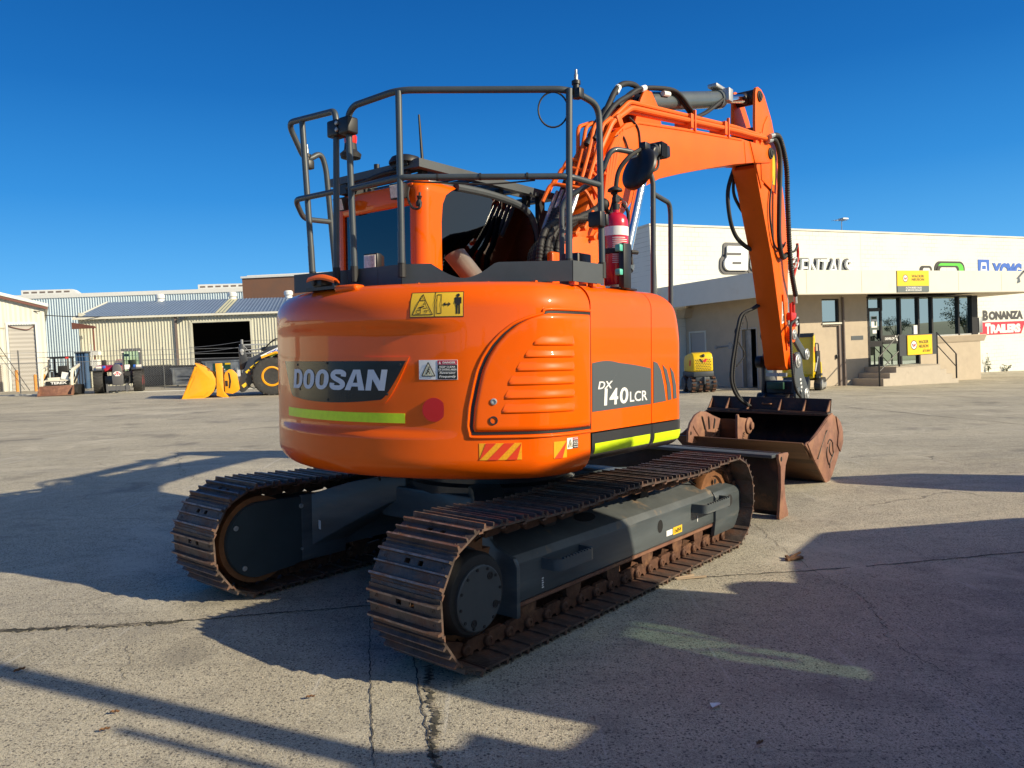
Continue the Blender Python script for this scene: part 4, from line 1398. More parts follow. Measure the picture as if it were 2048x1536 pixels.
def shoe_mesh():
    """one triple-grouser shoe; t along the chain (x), width (y), outward (z); with two mud slots"""
    mb = MB()
    z0, z1, h = .040, .052, .077
    full = [(-.092, z0), (.079, z0), (.079, z0 - .009), (.112, z0 - .009), (.112, z0 - .002), (.09, z0 + .001), (.086, z1), (.075, z1), (.071, h), (.06, h), (.055, z1), (.006, z1), (.003, h - .005), (-.005, h - .005), (-.008, z1), (-.056, z1), (-.059, h - .003), (-.07, h - .003), (-.074, z1), (-.094, z1)]
    segs = [(-HW, -.07, 0), (-.075, -.038, 1), (-.038, .02, 0), (.02, .057, 1), (.057, HW, 0)]
    a_ = [(-.092, z0), (-.045, z0), (-.045, z1), (-.056, z1), (-.059, h - .003), (-.07, h - .003), (-.074, z1), (-.094, z1)]
    b_ = [(-.02, z0), (.079, z0), (.079, z0 - .009), (.112, z0 - .009), (.112, z0 - .002), (.09, z0 + .001), (.086, z1), (.075, z1), (.071, h), (.06, h), (.055, z1), (.006, z1), (.003, h - .005), (-.005, h - .005), (-.008, z1), (-.02, z1)]
    for y0, y1, slot in segs:
        if slot:
            mb.prism(a_, 'y', y0, y1)
            mb.prism(b_, 'y', y0, y1)
        else: mb.prism(full, 'y', y0, y1)
    nb = len(mb.f)
    # bolts holes as small raised nuts
    for x in (-.034, .032):
        for y in (-.2, .2):
            mb.lathe([(.011, 0), (.011, .002), (.006, .002), (.005, -.003), (0, -.003)], (x, y, z1), (0, 0, 1), 10)
    return mb
sm_ = shoe_mesh()
shoe_me = mesh('track_shoe', sm_, [M['shoe'], M['grouser']], smooth=0, recalc=True)
for p_ in shoe_me.polygons:
    c = p_.center
    if c.z > .066 and p_.normal.z > .6: p_.material_index = 1
def link_parts(mb, y0):
    """one chain link pair at the origin: side plates with bosses and a pin"""
    for sy in (-1, 1):
        yy = y0 + sy * .075
        a, b = yy - .014, yy + .014
        mb.prism([(-.09, -.02), (-.06, -.045), (.05, -.05), (.09, -.02), (.088, .012), (.03, .04), (.012, .018), (-.012, .018), (-.03, .04), (-.088, .012)], 'y', a, b)
        for x in (-.086,):
            mb.lathe([(.03, -.02), (.03, .02), (.022, .028), (.013, .028), (.012, .024), (0, .024)], (x, yy + sy * .012, -.005), (0, sy, 0), 14)
rnd = random.Random(3)
def build_track(yc, side):
    chain = MB()
    root_shoes = []
    for i in range(NSH):
        d = (i + .35) * PITCHL
        p, t, n = track_pt(d)
        lk = MB()
        link_parts(lk, 0)
        mt = Matrix(((t.x, 0, n.x, p.x), (0, 1, 0, yc), (t.y, 0, n.y, p.y), (0, 0, 0, 1)))
        lk2 = place(lk, mt)
        chain.add(lk2.v, lk2.f)
        root_shoes.append(mt)
    ch = obj('track_chain', chain, M['chain'], exc)
    for mt in root_shoes:
        s_ = obj('track_shoe', shoe_me, None, ch)
        j = Matrix.Rotation(rnd.uniform(-.006, .006), 4, 'Y')
        s_.matrix_local = mt @ j
    return ch
build_track(-.995, -1)
build_track(.995, 1)
def sprocket(x, yc, r):
    mb = MB()
    prof = []
    for i in range(42):
        a = 2 * pi * i / 42
        rr = r if i % 2 == 0 else r - .05
        prof.append((x + rr * math.cos(a), RO + rr * math.sin(a)))
    mb.prism(prof, 'y', yc - .03, yc + .03)
    return mb
for yc, sd in ((-.995, -1), (.995, 1)):
    obj('sprocket', sprocket(XR, yc, .3), M['sprocket'], exc)
    # idler at the front with raised rims
    idl = obj('idler', MB().lathe([(.0, -.055), (.1, -.055), (.11, -.035), (.19, -.035), (.2, -.055), (.262, -.055), (.272, -.03), (.272, .03), (.262, .055), (.2, .055), (.19, .035), (.11, .035), (.1, .055), (0, .055)], (XI, yc, RO), (0, 1, 0), 44), M['sprocket'], exc)
    obj('idler_hole', MB().lathe([(.022, 0), (0, .001)], (XI + .02, yc + sd * .0565, RO + .15), (0, sd, 0), 14), M['dark'], idl)
    for x in (-.95, -.5, -.05, .4, .85, 1.2):
        obj('track_roller', MB().lathe([(.05, -.095), (.078, -.09), (.078, -.05), (.06, -.04), (.06, .04), (.078, .05), (.078, .09), (.05, .095)], (x, yc, .155 + .02), (0, 1, 0), 18), M['chain'], exc)
    for x in (-.55, .6):
        obj('carrier_roller', MB().lathe([(.03, -.06), (.06, -.055), (.06, .055), (.03, .06)], (x, yc * .9, .545), (0, 1, 0), 18), M['rubber'], exc)
# near (right hand) track frame: folded box section
fr = MB()
prof = [(-.86, .2), (-1.09, .21), (-1.115, .235), (-1.115, .445), (-1.085, .485), (-.86, .575), (-.8, .575), (-.8, .2)]
fr.prism(prof, 'x', -1.08, 1.42)
nf = obj('track_frame', fr, [M['frame'], M['frame_top']], exc, bevel=.005, bseg=2, smooth=25)
for p_ in nf.data.polygons:
    if p_.normal.z > .35: p_.material_index = 1
mb = MB()
mb.prism([(-1.075, .16), (-1.075, .47), (-1.06, .5), (-.98, .545), (-.95, .6), (-.9, .62), (-.84, .62), (-.84, .16)] if False else [(-1.13, .15), (-1.13, .43), (-1.105, .475), (-.98, .52), (-.94, .56), (-.93, .61), (-.8, .62), (-.8, .15)], 'x', -1.1, -1.07)
obj('frame_end_plate', mb, M['frame'], nf, bevel=.004)
# front guard plate with its slots
mb = MB()
mb.prism([(-1.12, .12), (-1.135, .25), (-1.135, .43), (-1.11, .47), (-.9, .55), (-.86, .55), (-.86, .5), (-1.08, .42), (-1.1, .25), (-1.085, .12)], 'x', 1.41, 1.9)
fg = obj('front_guard', mb, M['frame'], nf, bevel=.006)
mb = MB()
mb.add([(1.42, -1.0, .54), (1.425, -1.12, .49), (1.1, -.95, .6), (1.12, -.86, .66)], [(0, 1, 2), (0, 2, 3)])
mb.prism([(-1.13, .1), (-1.13, .25), (-1.12, .1)], 'x', 1.45, 1.85)
obj('guard_fold', MB().prism([(1.35, .54), (1.42, .5), (1.12, .63), (1.0, .66)], 'y', -1.0, -.99), M['frame'], nf)
def oval(xc, zc, w_, h, y, name, par, m, ny=-1):
    pts = []
    for i in range(24):
        a = 2 * pi * i / 24
        pts.append((xc + w_ * math.cos(a) * (1 if abs(math.cos(a)) < .7 else .95), zc + h * math.sin(a)))
    mb = MB()
    mb.add([(x, y, z) for x, z in pts] + [(xc + (x - xc) * .9, y + .002, zc + (z - zc) * .9) for x, z in pts], [tuple(range(24)), tuple(range(24, 48))])
    return obj(name, mb, m, par, smooth=0)
oval(.53, .36, .04, .046, -1.1165, 'access_hole', nf, M['dark'])
oval(1.665, .37, .062, .05, -1.1365, 'access_hole', fg, M['rubber'])
mb = MB()
c = Vector((-.2, -.965, .532))
tn = Vector((0, .225, .09)).normalized()
pts = [c + Vector((.105 * math.cos(2 * pi * i / 24), 0, 0)) + tn * .05 * math.sin(2 * pi * i / 24) + Vector((0, -.0012, .003)) for i in range(24)]
mb.add(pts, [tuple(range(24))])
obj('access_hole', mb, M['dark'], nf, smooth=0)
# lower lip, brown where the paint is gone
obj('frame_lip', MB().prism([(-.86, .165), (-1.06, .17), (-1.105, .2), (-1.11, .222), (-1.0, .215), (-.86, .21)], 'x', -1.06, 1.41), M['rust'], nf)
# foot loops
def step_loop(x0, x1, z0):
    mb = MB()
    P_ = fillet([(x0, -1.113, z0), (x0 + .015, -1.235, z0), (x1 - .015, -1.235, z0), (x1, -1.113, z0)], .05, 5)
    lo = [p + Vector((0, 0, -.03)) for p in P_]
    hi = [p + Vector((0, 0, .035)) for p in P_]
    cen = Vector(((x0 + x1) / 2, -1.16, z0))
    lo2 = [p + (Vector((cen.x, cen.y, p.z)) - p) * .09 for p in lo]
    hi2 = [p + (Vector((cen.x, cen.y, p.z)) - p) * .09 for p in hi]
    mb.loft([lo, hi, hi2, lo2, lo], False)
    for i in range(10):
        x = x0 + .06 + (x1 - x0 - .12) * i / 9
        mb.bb(x - .008, x + .008, -1.236, -1.22, z0 + .034, z0 + .044)
    return mb
obj('foot_step', step_loop(-.86, -.47, .40), M['frame'], nf)
obj('foot_step', step_loop(1.02, 1.5, .405), M['frame'], nf)
tg = obj('yellow_tag', MB().bb(.72, .86, -1.1185, -1.1165, .262, .315), M['stickyel'], nf)
t_ = text_mesh('1x054', .1, .03, .02, .2, .0008)
obj('tag_text', place(t_, basis((.79, -1.119, .288), (1, 0, 0), (0, 0, 1), (0, -1, 0))), M['ink'], tg, smooth=0)
obj('white_tag', MB().bb(.62, .71, -1.118, -1.1165, .27, .31), M['white'], nf)
mb = MB()
for i in range(5): mb.bb(-.86, -.842 - .004 * (i % 2), -1.1175, -1.1165, .26 + i * .013, .268 + i * .013)
mb.bb(1.115, 1.125, -1.1175, -1.1165, .29, .335)
obj('paint_marks', mb, M['white'], nf)
# final drive on the near side
fd = obj('final_drive', MB().lathe([(.26, 0), (.26, .08), (.215, .1), (.215, .2), (.2, .222), (.18, .226)], (XR, -.93, RO - .005), (0, -1, 0), 44), M['rubber'], exc)
hc = obj('hub_cover', MB().lathe([(.168, .2), (.168, .24), (.162, .245), (0, .245)], (XR, -.93, RO - .02), (0, -1, 0), 44), M['hub'], fd)
mb = MB()
for i in range(12):
    a = 2 * pi * (i + .3) / 12
    mb.lathe([(.008, 0), (.008, .005), (0, .005)], (XR + .15 * math.cos(a), -1.1755, RO - .02 + .15 * math.sin(a)), (0, -1, 0), 8)
for a in (.95, -.45, -2.0):
    mb.lathe([(.02, 0), (.02, .004), (.014, .004), (.013, .001), (.007, .001), (.006, .005), (0, .005)], (XR + .125 * math.cos(a), -1.1755, RO - .02 + .125 * math.sin(a)), (0, -1, 0), 14)
obj_split('hub_bolt', mb, M['rubber'], hc)
# far (left hand) frame, seen from inside: rounded cover plate, rim and cross members
cx, cz, r = XR, RO - .005, .25
pts = [(cx + r * math.cos(a), cz + r * math.sin(a)) for a in [R(95) + R(170) * i / 24 for i in range(25)]]
pts += [(-1.2, .145), (-.95, .2), (-.92, .22), (-.92, .6), (-1.05, .615)]
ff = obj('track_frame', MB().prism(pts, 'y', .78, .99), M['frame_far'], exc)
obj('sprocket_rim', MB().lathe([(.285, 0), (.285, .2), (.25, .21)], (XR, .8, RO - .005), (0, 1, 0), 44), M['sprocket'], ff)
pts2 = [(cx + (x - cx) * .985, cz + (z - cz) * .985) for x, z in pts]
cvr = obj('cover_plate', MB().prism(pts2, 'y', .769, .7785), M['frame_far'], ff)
mb = MB()
for a, rr in ((R(150), .21), (R(233), .21)):
    mb.lathe([(.017, 0), (.017, .006), (.009, .008), (.007, .004), (0, .004)], (cx + rr * math.cos(a), .7685, cz + rr * math.sin(a)), (0, -1, 0), 14)
mb.lathe([(.017, 0), (.017, .006), (.009, .008), (.007, .004), (0, .004)], (-1.13, .7685, .55), (0, -1, 0), 14)
mb.lathe([(.01, 0), (.01, .006), (0, .006)], (-1.13, .7685, .25), (0, -1, 0), 12)
obj_split('cover_bolt', mb, M['steel'], cvr)
obj('cover_sticker', MB().bb(-1.035, -1.005, .7675, .7685, .3, .34), M['white'], cvr)
fr = MB()
fr.prism([(.8, .2), (.86, .2), (1.09, .21), (1.115, .235), (1.115, .445), (1.085, .485), (.86, .575), (.8, .575)], 'x', -.9, 1.75)
obj('track_frame', fr, M['frame'], exc, bevel=.01)
# car body: centre box and four splayed legs
mb = MB()
mb.bb(-.62, .62, -.52, .52, .43, .66)
cb = obj('car_body', mb, M['frame'], exc, bevel=.02)
def leg(sx, sy):
    rings = []
    for t in lin(0, 1, 10):
        y = .3 + (.82 - .3) * t
        xc = .45 + .5 * t ** 1.2
        zt = .72 - .13 * t ** 1.8 + .02 * math.sin(pi * t)
        zb = .58 - .37 * t ** 1.25
        hw = .13 + .03 * t
        rings.append([(sx * (xc - hw), sy * y, zb), (sx * (xc + hw), sy * y, zb), (sx * (xc + hw), sy * y, zt), (sx * (xc - hw), sy * y, zt)])
    return MB().loft(rings, True, True, True)
for sx in (-1, 1):
    for sy in (-1, 1):
        lg = obj('carbody_leg', leg(sx, sy), M['frame'], cb, bevel=.008)
        obj('leg_flange', MB().bb(min(sx * .75, sx * 1.13), max(sx * .75, sx * 1.13), min(sy * .765, sy * .80), max(sy * .765, sy * .80), .16, .625), M['frame'], lg, bevel=.01)
obj('leg_sticker', MB().box((-1.058, .66, .42), (.004, .035, .06), Matrix.Rotation(R(-18), 3, 'Z')), M['white'], cb)
# dozer blade
xb = 2.72
mb = MB()
sec = []
for i in range(13):
    t = i / 12
    z = .02 + .61 * t
    x = 2.93 - .035 * math.sin(pi * t) + (.05 if t < .08 else 0)
    sec.append((x, z))
back = [(x - .05, z) for x, z in sec]
mb.prism(sec + back[::-1], 'y', -1.1, 1.2)
bl_ = obj('dozer_blade', mb, M['rust_dark'], exc)
ep = [(3.04, .62), (3.06, .6), (2.98, .5), (2.95, .35), (2.98, .18), (3.06, .03), (3.05, .0), (2.83, .0), (2.815, .03), (2.86, .3), (2.85, .5), (2.8, .58), (2.8, .625)]
epo = obj('blade_end', MB().prism(ep, 'y', -1.13, -1.102), M['rust'], bl_, bevel=.004)
obj('blade_end', MB().prism(ep, 'y', 1.202, 1.23), M['rust'], bl_, bevel=.004)
obj('end_hole', MB().lathe([(.024, 0), (0, .001)], (2.86, -1.1315, .575), (0, -1, 0), 16), M['dark'], epo)
obj('blade_top', MB().bb(2.7, 2.9, -1.1, 1.2, .595, .625), M['plate'], bl_, bevel=.004)
mb = MB()
for y in (-.35, .35):
    mb.tube([(.9, y, .45), (1.9, y, .4), (2.85, y, .3)], [.09, .08, .08], 8)
obj('blade_arm', mb, M['frame'], bl_)

#@@BOOM
# ------------------------------------------------------------------ boom, arm, hitch
YB0, YB1 = -.27, .07
top = [(.22, 1.62), (.5, 2.07), (.82, 2.62), (1.2, 3.27), (1.36, 3.45), (1.52, 3.565), (1.72, 3.63), (2.6, 3.76), (3.98, 3.945), (4.45, 3.98)]
bot = [(4.42, 3.765), (3.8, 3.63), (3.17, 3.475), (2.5, 3.3), (2.11, 3.19), (1.85, 3.08), (1.62, 2.92), (1.36, 2.69), (1.1, 2.3), (.8, 1.85), (.5, 1.45), (.33, 1.42)]
bm_ = MB().prism(top + bot, 'y', YB0, YB1)
boom = obj('boom', bm_, M['orange_rough'], exc, bevel=.008, smooth=40)
# flange seams along the top of the side plate, boss at the tip, plate round the cylinder pin
mb = MB()
tipb = [(4.2, 3.96), (4.5, 3.985), (4.7, 4.02), (4.8, 4.03), (4.87, 3.98), (4.88, 3.9), (4.84, 3.84), (4.6, 3.79), (4.35, 3.745)]
mb.prism(tipb, 'y', YB0 - .012, YB0 + .03)
mb.prism(tipb, 'y', YB1 - .03, YB1 + .012)
obj('boom_tip', mb, M['orange_rough'], boom, bevel=.01)
mb = MB()
mb.tube([(1.45, YB0 - .004, 3.49), (1.72, YB0 - .004, 3.605), (2.6, YB0 - .004, 3.735), (3.98, YB0 - .004, 3.925)], .006, 6)
mb.tube([(4.05, YB0 - .002, 3.93), (4.1, YB0 - .002, 3.7)], .004, 6)
arc = [(1.5 + .17 * math.cos(a), YB0 - .003, 3.12 + .2 * math.sin(a)) for a in lin(R(0), R(200), 14)]
mb.tube(arc, .006, 6)
obj('weld_seam', mb, M['orange_rough'], boom)
def pin(p, r, ln, par, m='steel', name='pin'):
    o = obj(name, MB().lathe([(r * 1.5, 0), (r * 1.5, .012), (r * 1.35, .018), (r, .018), (r, .026), (r * .9, .03), (r * .5, .03), (r * .42, .024), (0, .024)], p, (0, -1, 0), 22), M[m], par)
    return o
pin((4.80, YB0 - .012, 3.94), .045, .03, boom, 'rubber')
pin((1.58, YB0 - .004, 3.16), .05, .03, boom, 'rubber')
# arm
YA0, YA1 = -.235, .035
armp = [(4.47, 3.72), (4.62, 3.42), (5.0, 2.7), (5.28, 1.95), (5.47, 1.4), (5.56, 1.34), (5.68, 1.36), (5.76, 1.44), (5.77, 1.52), (5.70, 1.62), (5.6, 1.78), (5.57, 1.9), (5.555, 2.2), (5.55, 2.88), (5.40, 3.5), (5.2, 4.0), (5.02, 4.2), (4.72, 4.1)]
arm = obj('arm', MB().prism(armp, 'y', YA0, YA1), M['orange_rough'], exc, bevel=.008, smooth=40)
brk = [(4.43, 4.58), (4.42, 4.25), (4.47, 3.72), (4.62, 3.5), (5.0, 3.9), (5.06, 4.16), (4.9, 4.4), (4.7, 4.6), (4.6, 4.645), (4.5, 4.65), (4.45, 4.63)]
obj('arm_bracket', MB().prism(brk, 'y', YA0 - .016, YA0 + .02), M['orange_rough'], arm, bevel=.008)
obj('arm_bracket', MB().prism(brk, 'y', YA1 - .02, YA1 + .016), M['orange_rough'], arm, bevel=.008)
stf = [(4.56, 4.0), (4.66, 4.25), (4.78, 4.38), (4.9, 4.36), (5.02, 4.14), (5.1, 3.9), (5.05, 3.5), (4.6, 3.6)]
obj('stiffener', MB().prism(stf, 'y', YA0 - .026, YA0 - .016), M['orange_rough'], arm, bevel=.004)
mb = MB()
mb.bb(4.5, 4.9, YA0 + .02, YA1 - .02, 3.75, 4.2)
obj('bracket_web', mb, M['rust_dark'], arm)
pin((4.535, YA0 - .016, 4.55), .042, .03, arm, 'rubber')
obj('arm_sticker', MB().prism([(5.33, 1.93), (5.40, 1.95), (5.40, 2.22), (5.335, 2.21)], 'y', YA0 - .0035, YA0 - .002), M['white'], arm, smooth=0)
mb = MB()
for i in range(9): mb.prism([(5.345, 2.06 + i * .015), (5.39, 2.064 + i * .015), (5.39, 2.071 + i * .015), (5.345, 2.067 + i * .015)], 'y', YA0 - .0048, YA0 - .004)
mb.prism([(5.345, 1.96), (5.39, 1.965), (5.38, 2.04), (5.36, 2.03)], 'y', YA0 - .0048, YA0 - .004)
obj('sticker_print', mb, M['ink'], arm)
obj('yellow_label', MB().prism([(4.92, 3.6), (5.02, 3.6), (5.02, 4.02), (4.92, 4.02)], 'y', YA0 - .03, YA0 - .0265), M['stickyel'], arm, smooth=0)
# rib along the lower part of the arm side
obj('arm_rib', MB().prism([(5.33, 2.3), (5.36, 2.3), (5.53, 1.6), (5.49, 1.6)], 'y', YA0 - .02, YA0 - .001), M['orange_rough'], arm, bevel=.004)
# arm cylinder on top of the boom
yc = -.1
a0, a1, a2 = Vector((2.02, yc, 3.9)), Vector((3.78, yc, 4.36)), Vector((4.535, yc, 4.555))
ac = obj('arm_cylinder', MB().tube([a0, a0 + (a1 - a0) * .04, a1 - (a1 - a0) * .06, a1 - (a1 - a0) * .06, a1], [.075, .088, .088, .102, .102], 24), M['cyl'], exc)
obj('cylinder_rod', MB().tube([a1, a2], .05, 20), M['chrome'], ac)
obj('rod_eye', MB().tube([a2 - (a2 - a1).normalized() * .14, a2 - (a2 - a1).normalized() * .1, a2], [.05, .065, .065], 18).lathe([(.085, -.1), (.085, .1)], a2, (0, 1, 0), 22), M['rust_dark'], ac)
obj('cylinder_head', MB().bb(a1.x - .06, a1.x + .05, yc - .14, yc + .02, a1.z - .05, a1.z + .09).bb(a1.x - .2, a1.x + .03, yc - .06, yc + .05, a1.z + .08, a1.z + .12), M['steel'], ac, bevel=.01)
cbk = [(1.75, 3.62), (2.25, 3.7), (2.2, 3.86), (2.06, 3.98), (1.94, 3.97), (1.86, 3.86)]
for y in (-.2, -.03):
    obj('cylinder_bracket', MB().prism(cbk, 'y', y - .015, y + .015), M['orange_rough'], boom, bevel=.005)
# boom lift cylinders
for yy in (-.385, .19):
    b0, b1, b2 = Vector((.95, yy, 1.5)), Vector((1.27, yy, 2.33)), Vector((1.61, yy, 3.17))
    lc = obj('lift_cylinder', MB().tube([b0, b1 - (b1 - b0) * .06, b1 - (b1 - b0) * .06, b1], [.075, .075, .088, .088], 20), M['cyl'], exc)
    obj('cylinder_rod', MB().tube([b1, b2], .047, 20), M['chrome'], lc)
    obj('rod_eye', MB().lathe([(.08, -.045), (.08, .045)], b2, (0, 1, 0), 20), M['orange_rough'], lc)
# bucket cylinder at the front of the arm, mostly hidden
c0, c1 = Vector((5.32, yc, 3.75)), Vector((5.74, yc, 2.6))
bc = obj('bucket_cylinder', MB().tube([Vector((5.28, yc, 3.9)), c0, c1], [.06, .07, .07], 18), M['cyl'], exc)
obj('cylinder_rod', MB().tube([c1, (5.95, yc, 1.75)], .04, 16), M['chrome'], bc)
# linkage
lv = [(5.52, 1.86), (5.58, 1.87), (5.62, 1.82), (5.98, 1.62), (6.06, 1.6), (6.1, 1.55), (6.08, 1.49), (6.02, 1.47), (5.95, 1.5), (5.58, 1.72), (5.52, 1.74), (5.48, 1.79)]
for y0 in (YA0 - .075, YA1 + .03):
    lk_ = obj('link', MB().prism(lv, 'y', y0, y0 + .04), M['hub'], exc, bevel=.008, smooth=40)
    if y0 < -.2:
        pin((5.545, y0, 1.80), .045, .03, lk_)
        pin((6.035, y0, 1.545), .05, .03, lk_)
obj('link_boss', MB().lathe([(.1, 0), (.1, .075)], (5.545, YA0, 1.80), (0, -1, 0), 24).lathe([(.1, 0), (.1, .03)], (5.66, YA0, 1.45), (0, -1, 0), 24), M['orange_rough'], arm)
# quick hitch
hs_ = [(5.62, 1.56), (5.74, 1.58), (5.84, 1.5), (5.9, 1.3), (6.08, 1.12), (6.1, 1.0), (6.05, .88), (5.6, .86), (5.56, .95), (5.58, 1.2), (5.56, 1.45)]
hit_ = obj('quick_hitch', MB().prism(hs_, 'y', YA0 - .085, YA0 - .04), M['hub'], exc, bevel=.01, smooth=40)
obj('hitch_plate', MB().prism(hs_, 'y', YA1 + .04, YA1 + .085), M['skirt'], hit_, bevel=.01)
obj('hitch_body', MB().bb(5.6, 5.95, YA0 - .04, YA1 + .04, .9, 1.2).bb(5.55, 5.7, YA0 - .03, YA1 + .03, .86, 1.05).tube([(5.56, YA0 - .1, .98), (5.56, YA1 + .12, .98)], .07, 16).tube([(5.54, YA1 + .05, 1.45), (5.54, YA1 + .13, 1.45)], .08, 16), M['black'], hit_, bevel=.012)
obj('hitch_valve', MB().bb(5.5, 5.56, YA0 + .04, YA1 - .02, 1.1, 1.19), M['bingreen'], hit_, bevel=.005)
obj_split('hitch_edge', MB().bb(5.49, 5.54, YA0 + .0, YA0 + .09, 1.265, 1.31).bb(5.49, 5.54, YA1 - .17, YA1 - .01, 1.265, 1.31), M['steel'], hit_)
pin((5.66, YA0 - .085, 1.46), .06, .03, hit_)
pin((6.0, YA0 - .085, 1.02), .055, .03, hit_)
obj('hitch_hook', MB().lathe([(.11, 0), (.11, .03), (.06, .045), (.05, .03), (0, .03)], (5.62, YA0 - .09, 1.02), (0, -1, 0), 22), M['hub'], hit_)
mb = MB()
for i, (x, z) in enumerate(((5.78, 1.22), (5.8, 1.17), (5.82, 1.12), (5.8, 1.07))):
    mb.bb(x - .02, x + .03, YA0 - .0865, YA0 - .0855, z - .014, z + .014)
obj('hitch_sticker', mb, M['white'], hit_)

# pipes along the boom (right flank, top and lower back)
def pipe(pts, r, m, name, par, fil=.05, seg=9):
    return obj(name, MB().tube(fillet(pts, fil, 4), r, seg), M[m], par)
for k, (y, dz) in enumerate(((-.235, .155), (-.255, .10), (-.215, .075), (-.13, .12))):
    pipe([(1.05, y + .02, 3.07 + .06 * k), (1.32, y + .01, 3.5 + dz * .3), (1.62, y, 3.62 + dz), (3.9, y, 3.935 + dz * .8), (4.25, y, 3.98 + dz * .7), (4.72, y - .04, 4.05 + dz * .4)], (.021, .025, .02, .02)[k], 'orange_plastic', 'hydraulic_pipe', boom)
mb = MB()
for x, z in ((2.75, 3.79), (3.55, 3.895)):
    mb.bb(x - .03, x + .03, -.285, -.1, z, z + .14)
    mb.bb(x + .05, x + .075, -.29, -.26, z - .02, z + .19)
for x, z in ((1.4, 3.5), (4.55, 4.02)):
    mb.box((x, -.2, z + .06), (.07, .16, .1), Matrix.Rotation(R(-35), 3, 'Y'))
obj_split('pipe_clamp', mb, M['orange_plastic'], boom, bevel=.006)
for k in range(4):
    y = -.25 + k * .06
    o = .02 + .012 * (k % 3)
    x0, z0 = .72 - o, 2.62
    pipe([(.93 - o * 1.2, y - .02, 2.95), (1.1 - o * 1.6, y, 3.22 + .02 * (k % 2)), (1.16 - .03 * k, y, 3.47 - .0 * k), (1.3, y + .01, 3.56)], .017, 'orange_plastic', 'hydraulic_pipe', boom)
for k in range(4):
    pipe([(1.02 + .03 * k, -.29, 2.2 + .1 * k), (1.12 + .03 * k, -.295, 2.9), (1.2 + .05 * k, -.29, 3.25 + .03 * k), (1.34 + .04 * k, -.27, 3.4 + .03 * k)], .017, 'orange_plastic', 'hydraulic_pipe', boom)
for k in range(4):
    pipe([(.93 - .08 * k, .02 - .0 * k, 3.05 - .08 * k), (.99 - .08 * k, -.02, 3.2 - .08 * k), (1.06 - .06 * k, -.26, 3.14 - .08 * k), (1.12 - .05 * k, -.3, 3.05 - .1 * k)], .016, 'orange_plastic', 'hydraulic_pipe', boom)
def ribbed(pts, r, name, par, m='rubber', pitch=.028):
    """spiral-wrapped hose: radius swells at a regular pitch"""
    P_ = spline(pts, 14)
    d, rs = 0, []
    res = [P_[0]]
    for a, b in zip(P_, P_[1:]):
        L = (b - a).length
        n = max(1, int(L / (pitch / 4)))
        for k in range(1, n + 1): res.append(a + (b - a) * k / n)
    for a, b in zip(res, res[1:] + [res[-1]]):
        rs.append(r * (1 + .13 * math.sin(2 * pi * d / pitch)))
        d += (b - a).length
    return obj(name, MB().tube(res, rs, 9), M[m], par, smooth=50)
def hose(pts, r, par, m='rubber', name='hose'):
    return obj(name, MB().tube(spline(pts, 8), r, 8), M[m], par, smooth=60)
# spiral hoses looping from the frame into the boom foot
for k in range(5):
    o = .062 * k
    y_ = -.31 - .012 * (k % 2)
    ribbed([(.2 + o, y_, 1.95), (.2 + o, y_, 2.24), (.245 + o, y_, 2.44), (.36 + o * .9, y_, 2.55), (.56 + o * .7, y_ - .015, 2.605 + .012 * k), (.8 + o * .4, y_ - .01, 2.64 + .02 * k), (1.0 + .02 * k, -.29, 2.72 + .02 * k)], .026, 'ribbed_hose', boom)
for k in range(3):
    ribbed([(.42 + .05 * k, -.12 + .06 * k, 2.0), (.4 + .05 * k, -.12 + .06 * k, 2.35), (.55 + .04 * k, -.14 + .05 * k, 2.52), (.74, -.15 + .04 * k, 2.75)], .024, 'ribbed_hose', boom)
for k in range(3):
    hose([(.72, -.13 + .055 * k, 2.62), (.9, -.13 + .055 * k, 2.93), (1.06, -.13 + .055 * k, 3.18)], .018, boom)
mb = MB()
for k in range(5):
    y = -.21 + k * .055
    mb.tube([(.68, y, 2.58), (.8, y, 2.78), (.88, y, 2.92)], [.017, .022, .014], 8)
obj_split('hose_fitting', mb, M['steel'], boom)
mb = MB()
mb.bb(.45, 1.0, -.33, -.30, 1.9, 2.5)
for x, z in ((.6, 2.5), (.72, 2.56), (.85, 2.5), (.95, 2.6), (.8, 2.66)):
    mb.tube([(x, -.3, z), (x, -.38, z)], .022, 8)
    mb.tube([(x, -.36, z), (x + .05, -.36, z + .05)], .014, 8)
obj('valve_block', mb, M['orange_plastic'], boom, bevel=.008)
mb = MB()
mb.bb(.22, .62, -.42, -.36, 1.95, 2.33)
obj('boom_tower', mb, M['orange'], exc, bevel=.02)
obj('tank_cap', MB().lathe([(.075, 0), (.075, .05), (.06, .07), (0, .075)], (-.18, -.98, 1.99), (0, 0, 1), 20).bb(-.3, -.08, -1.06, -.9, 1.98, 2.02), M['orange'], exc, bevel=.006)
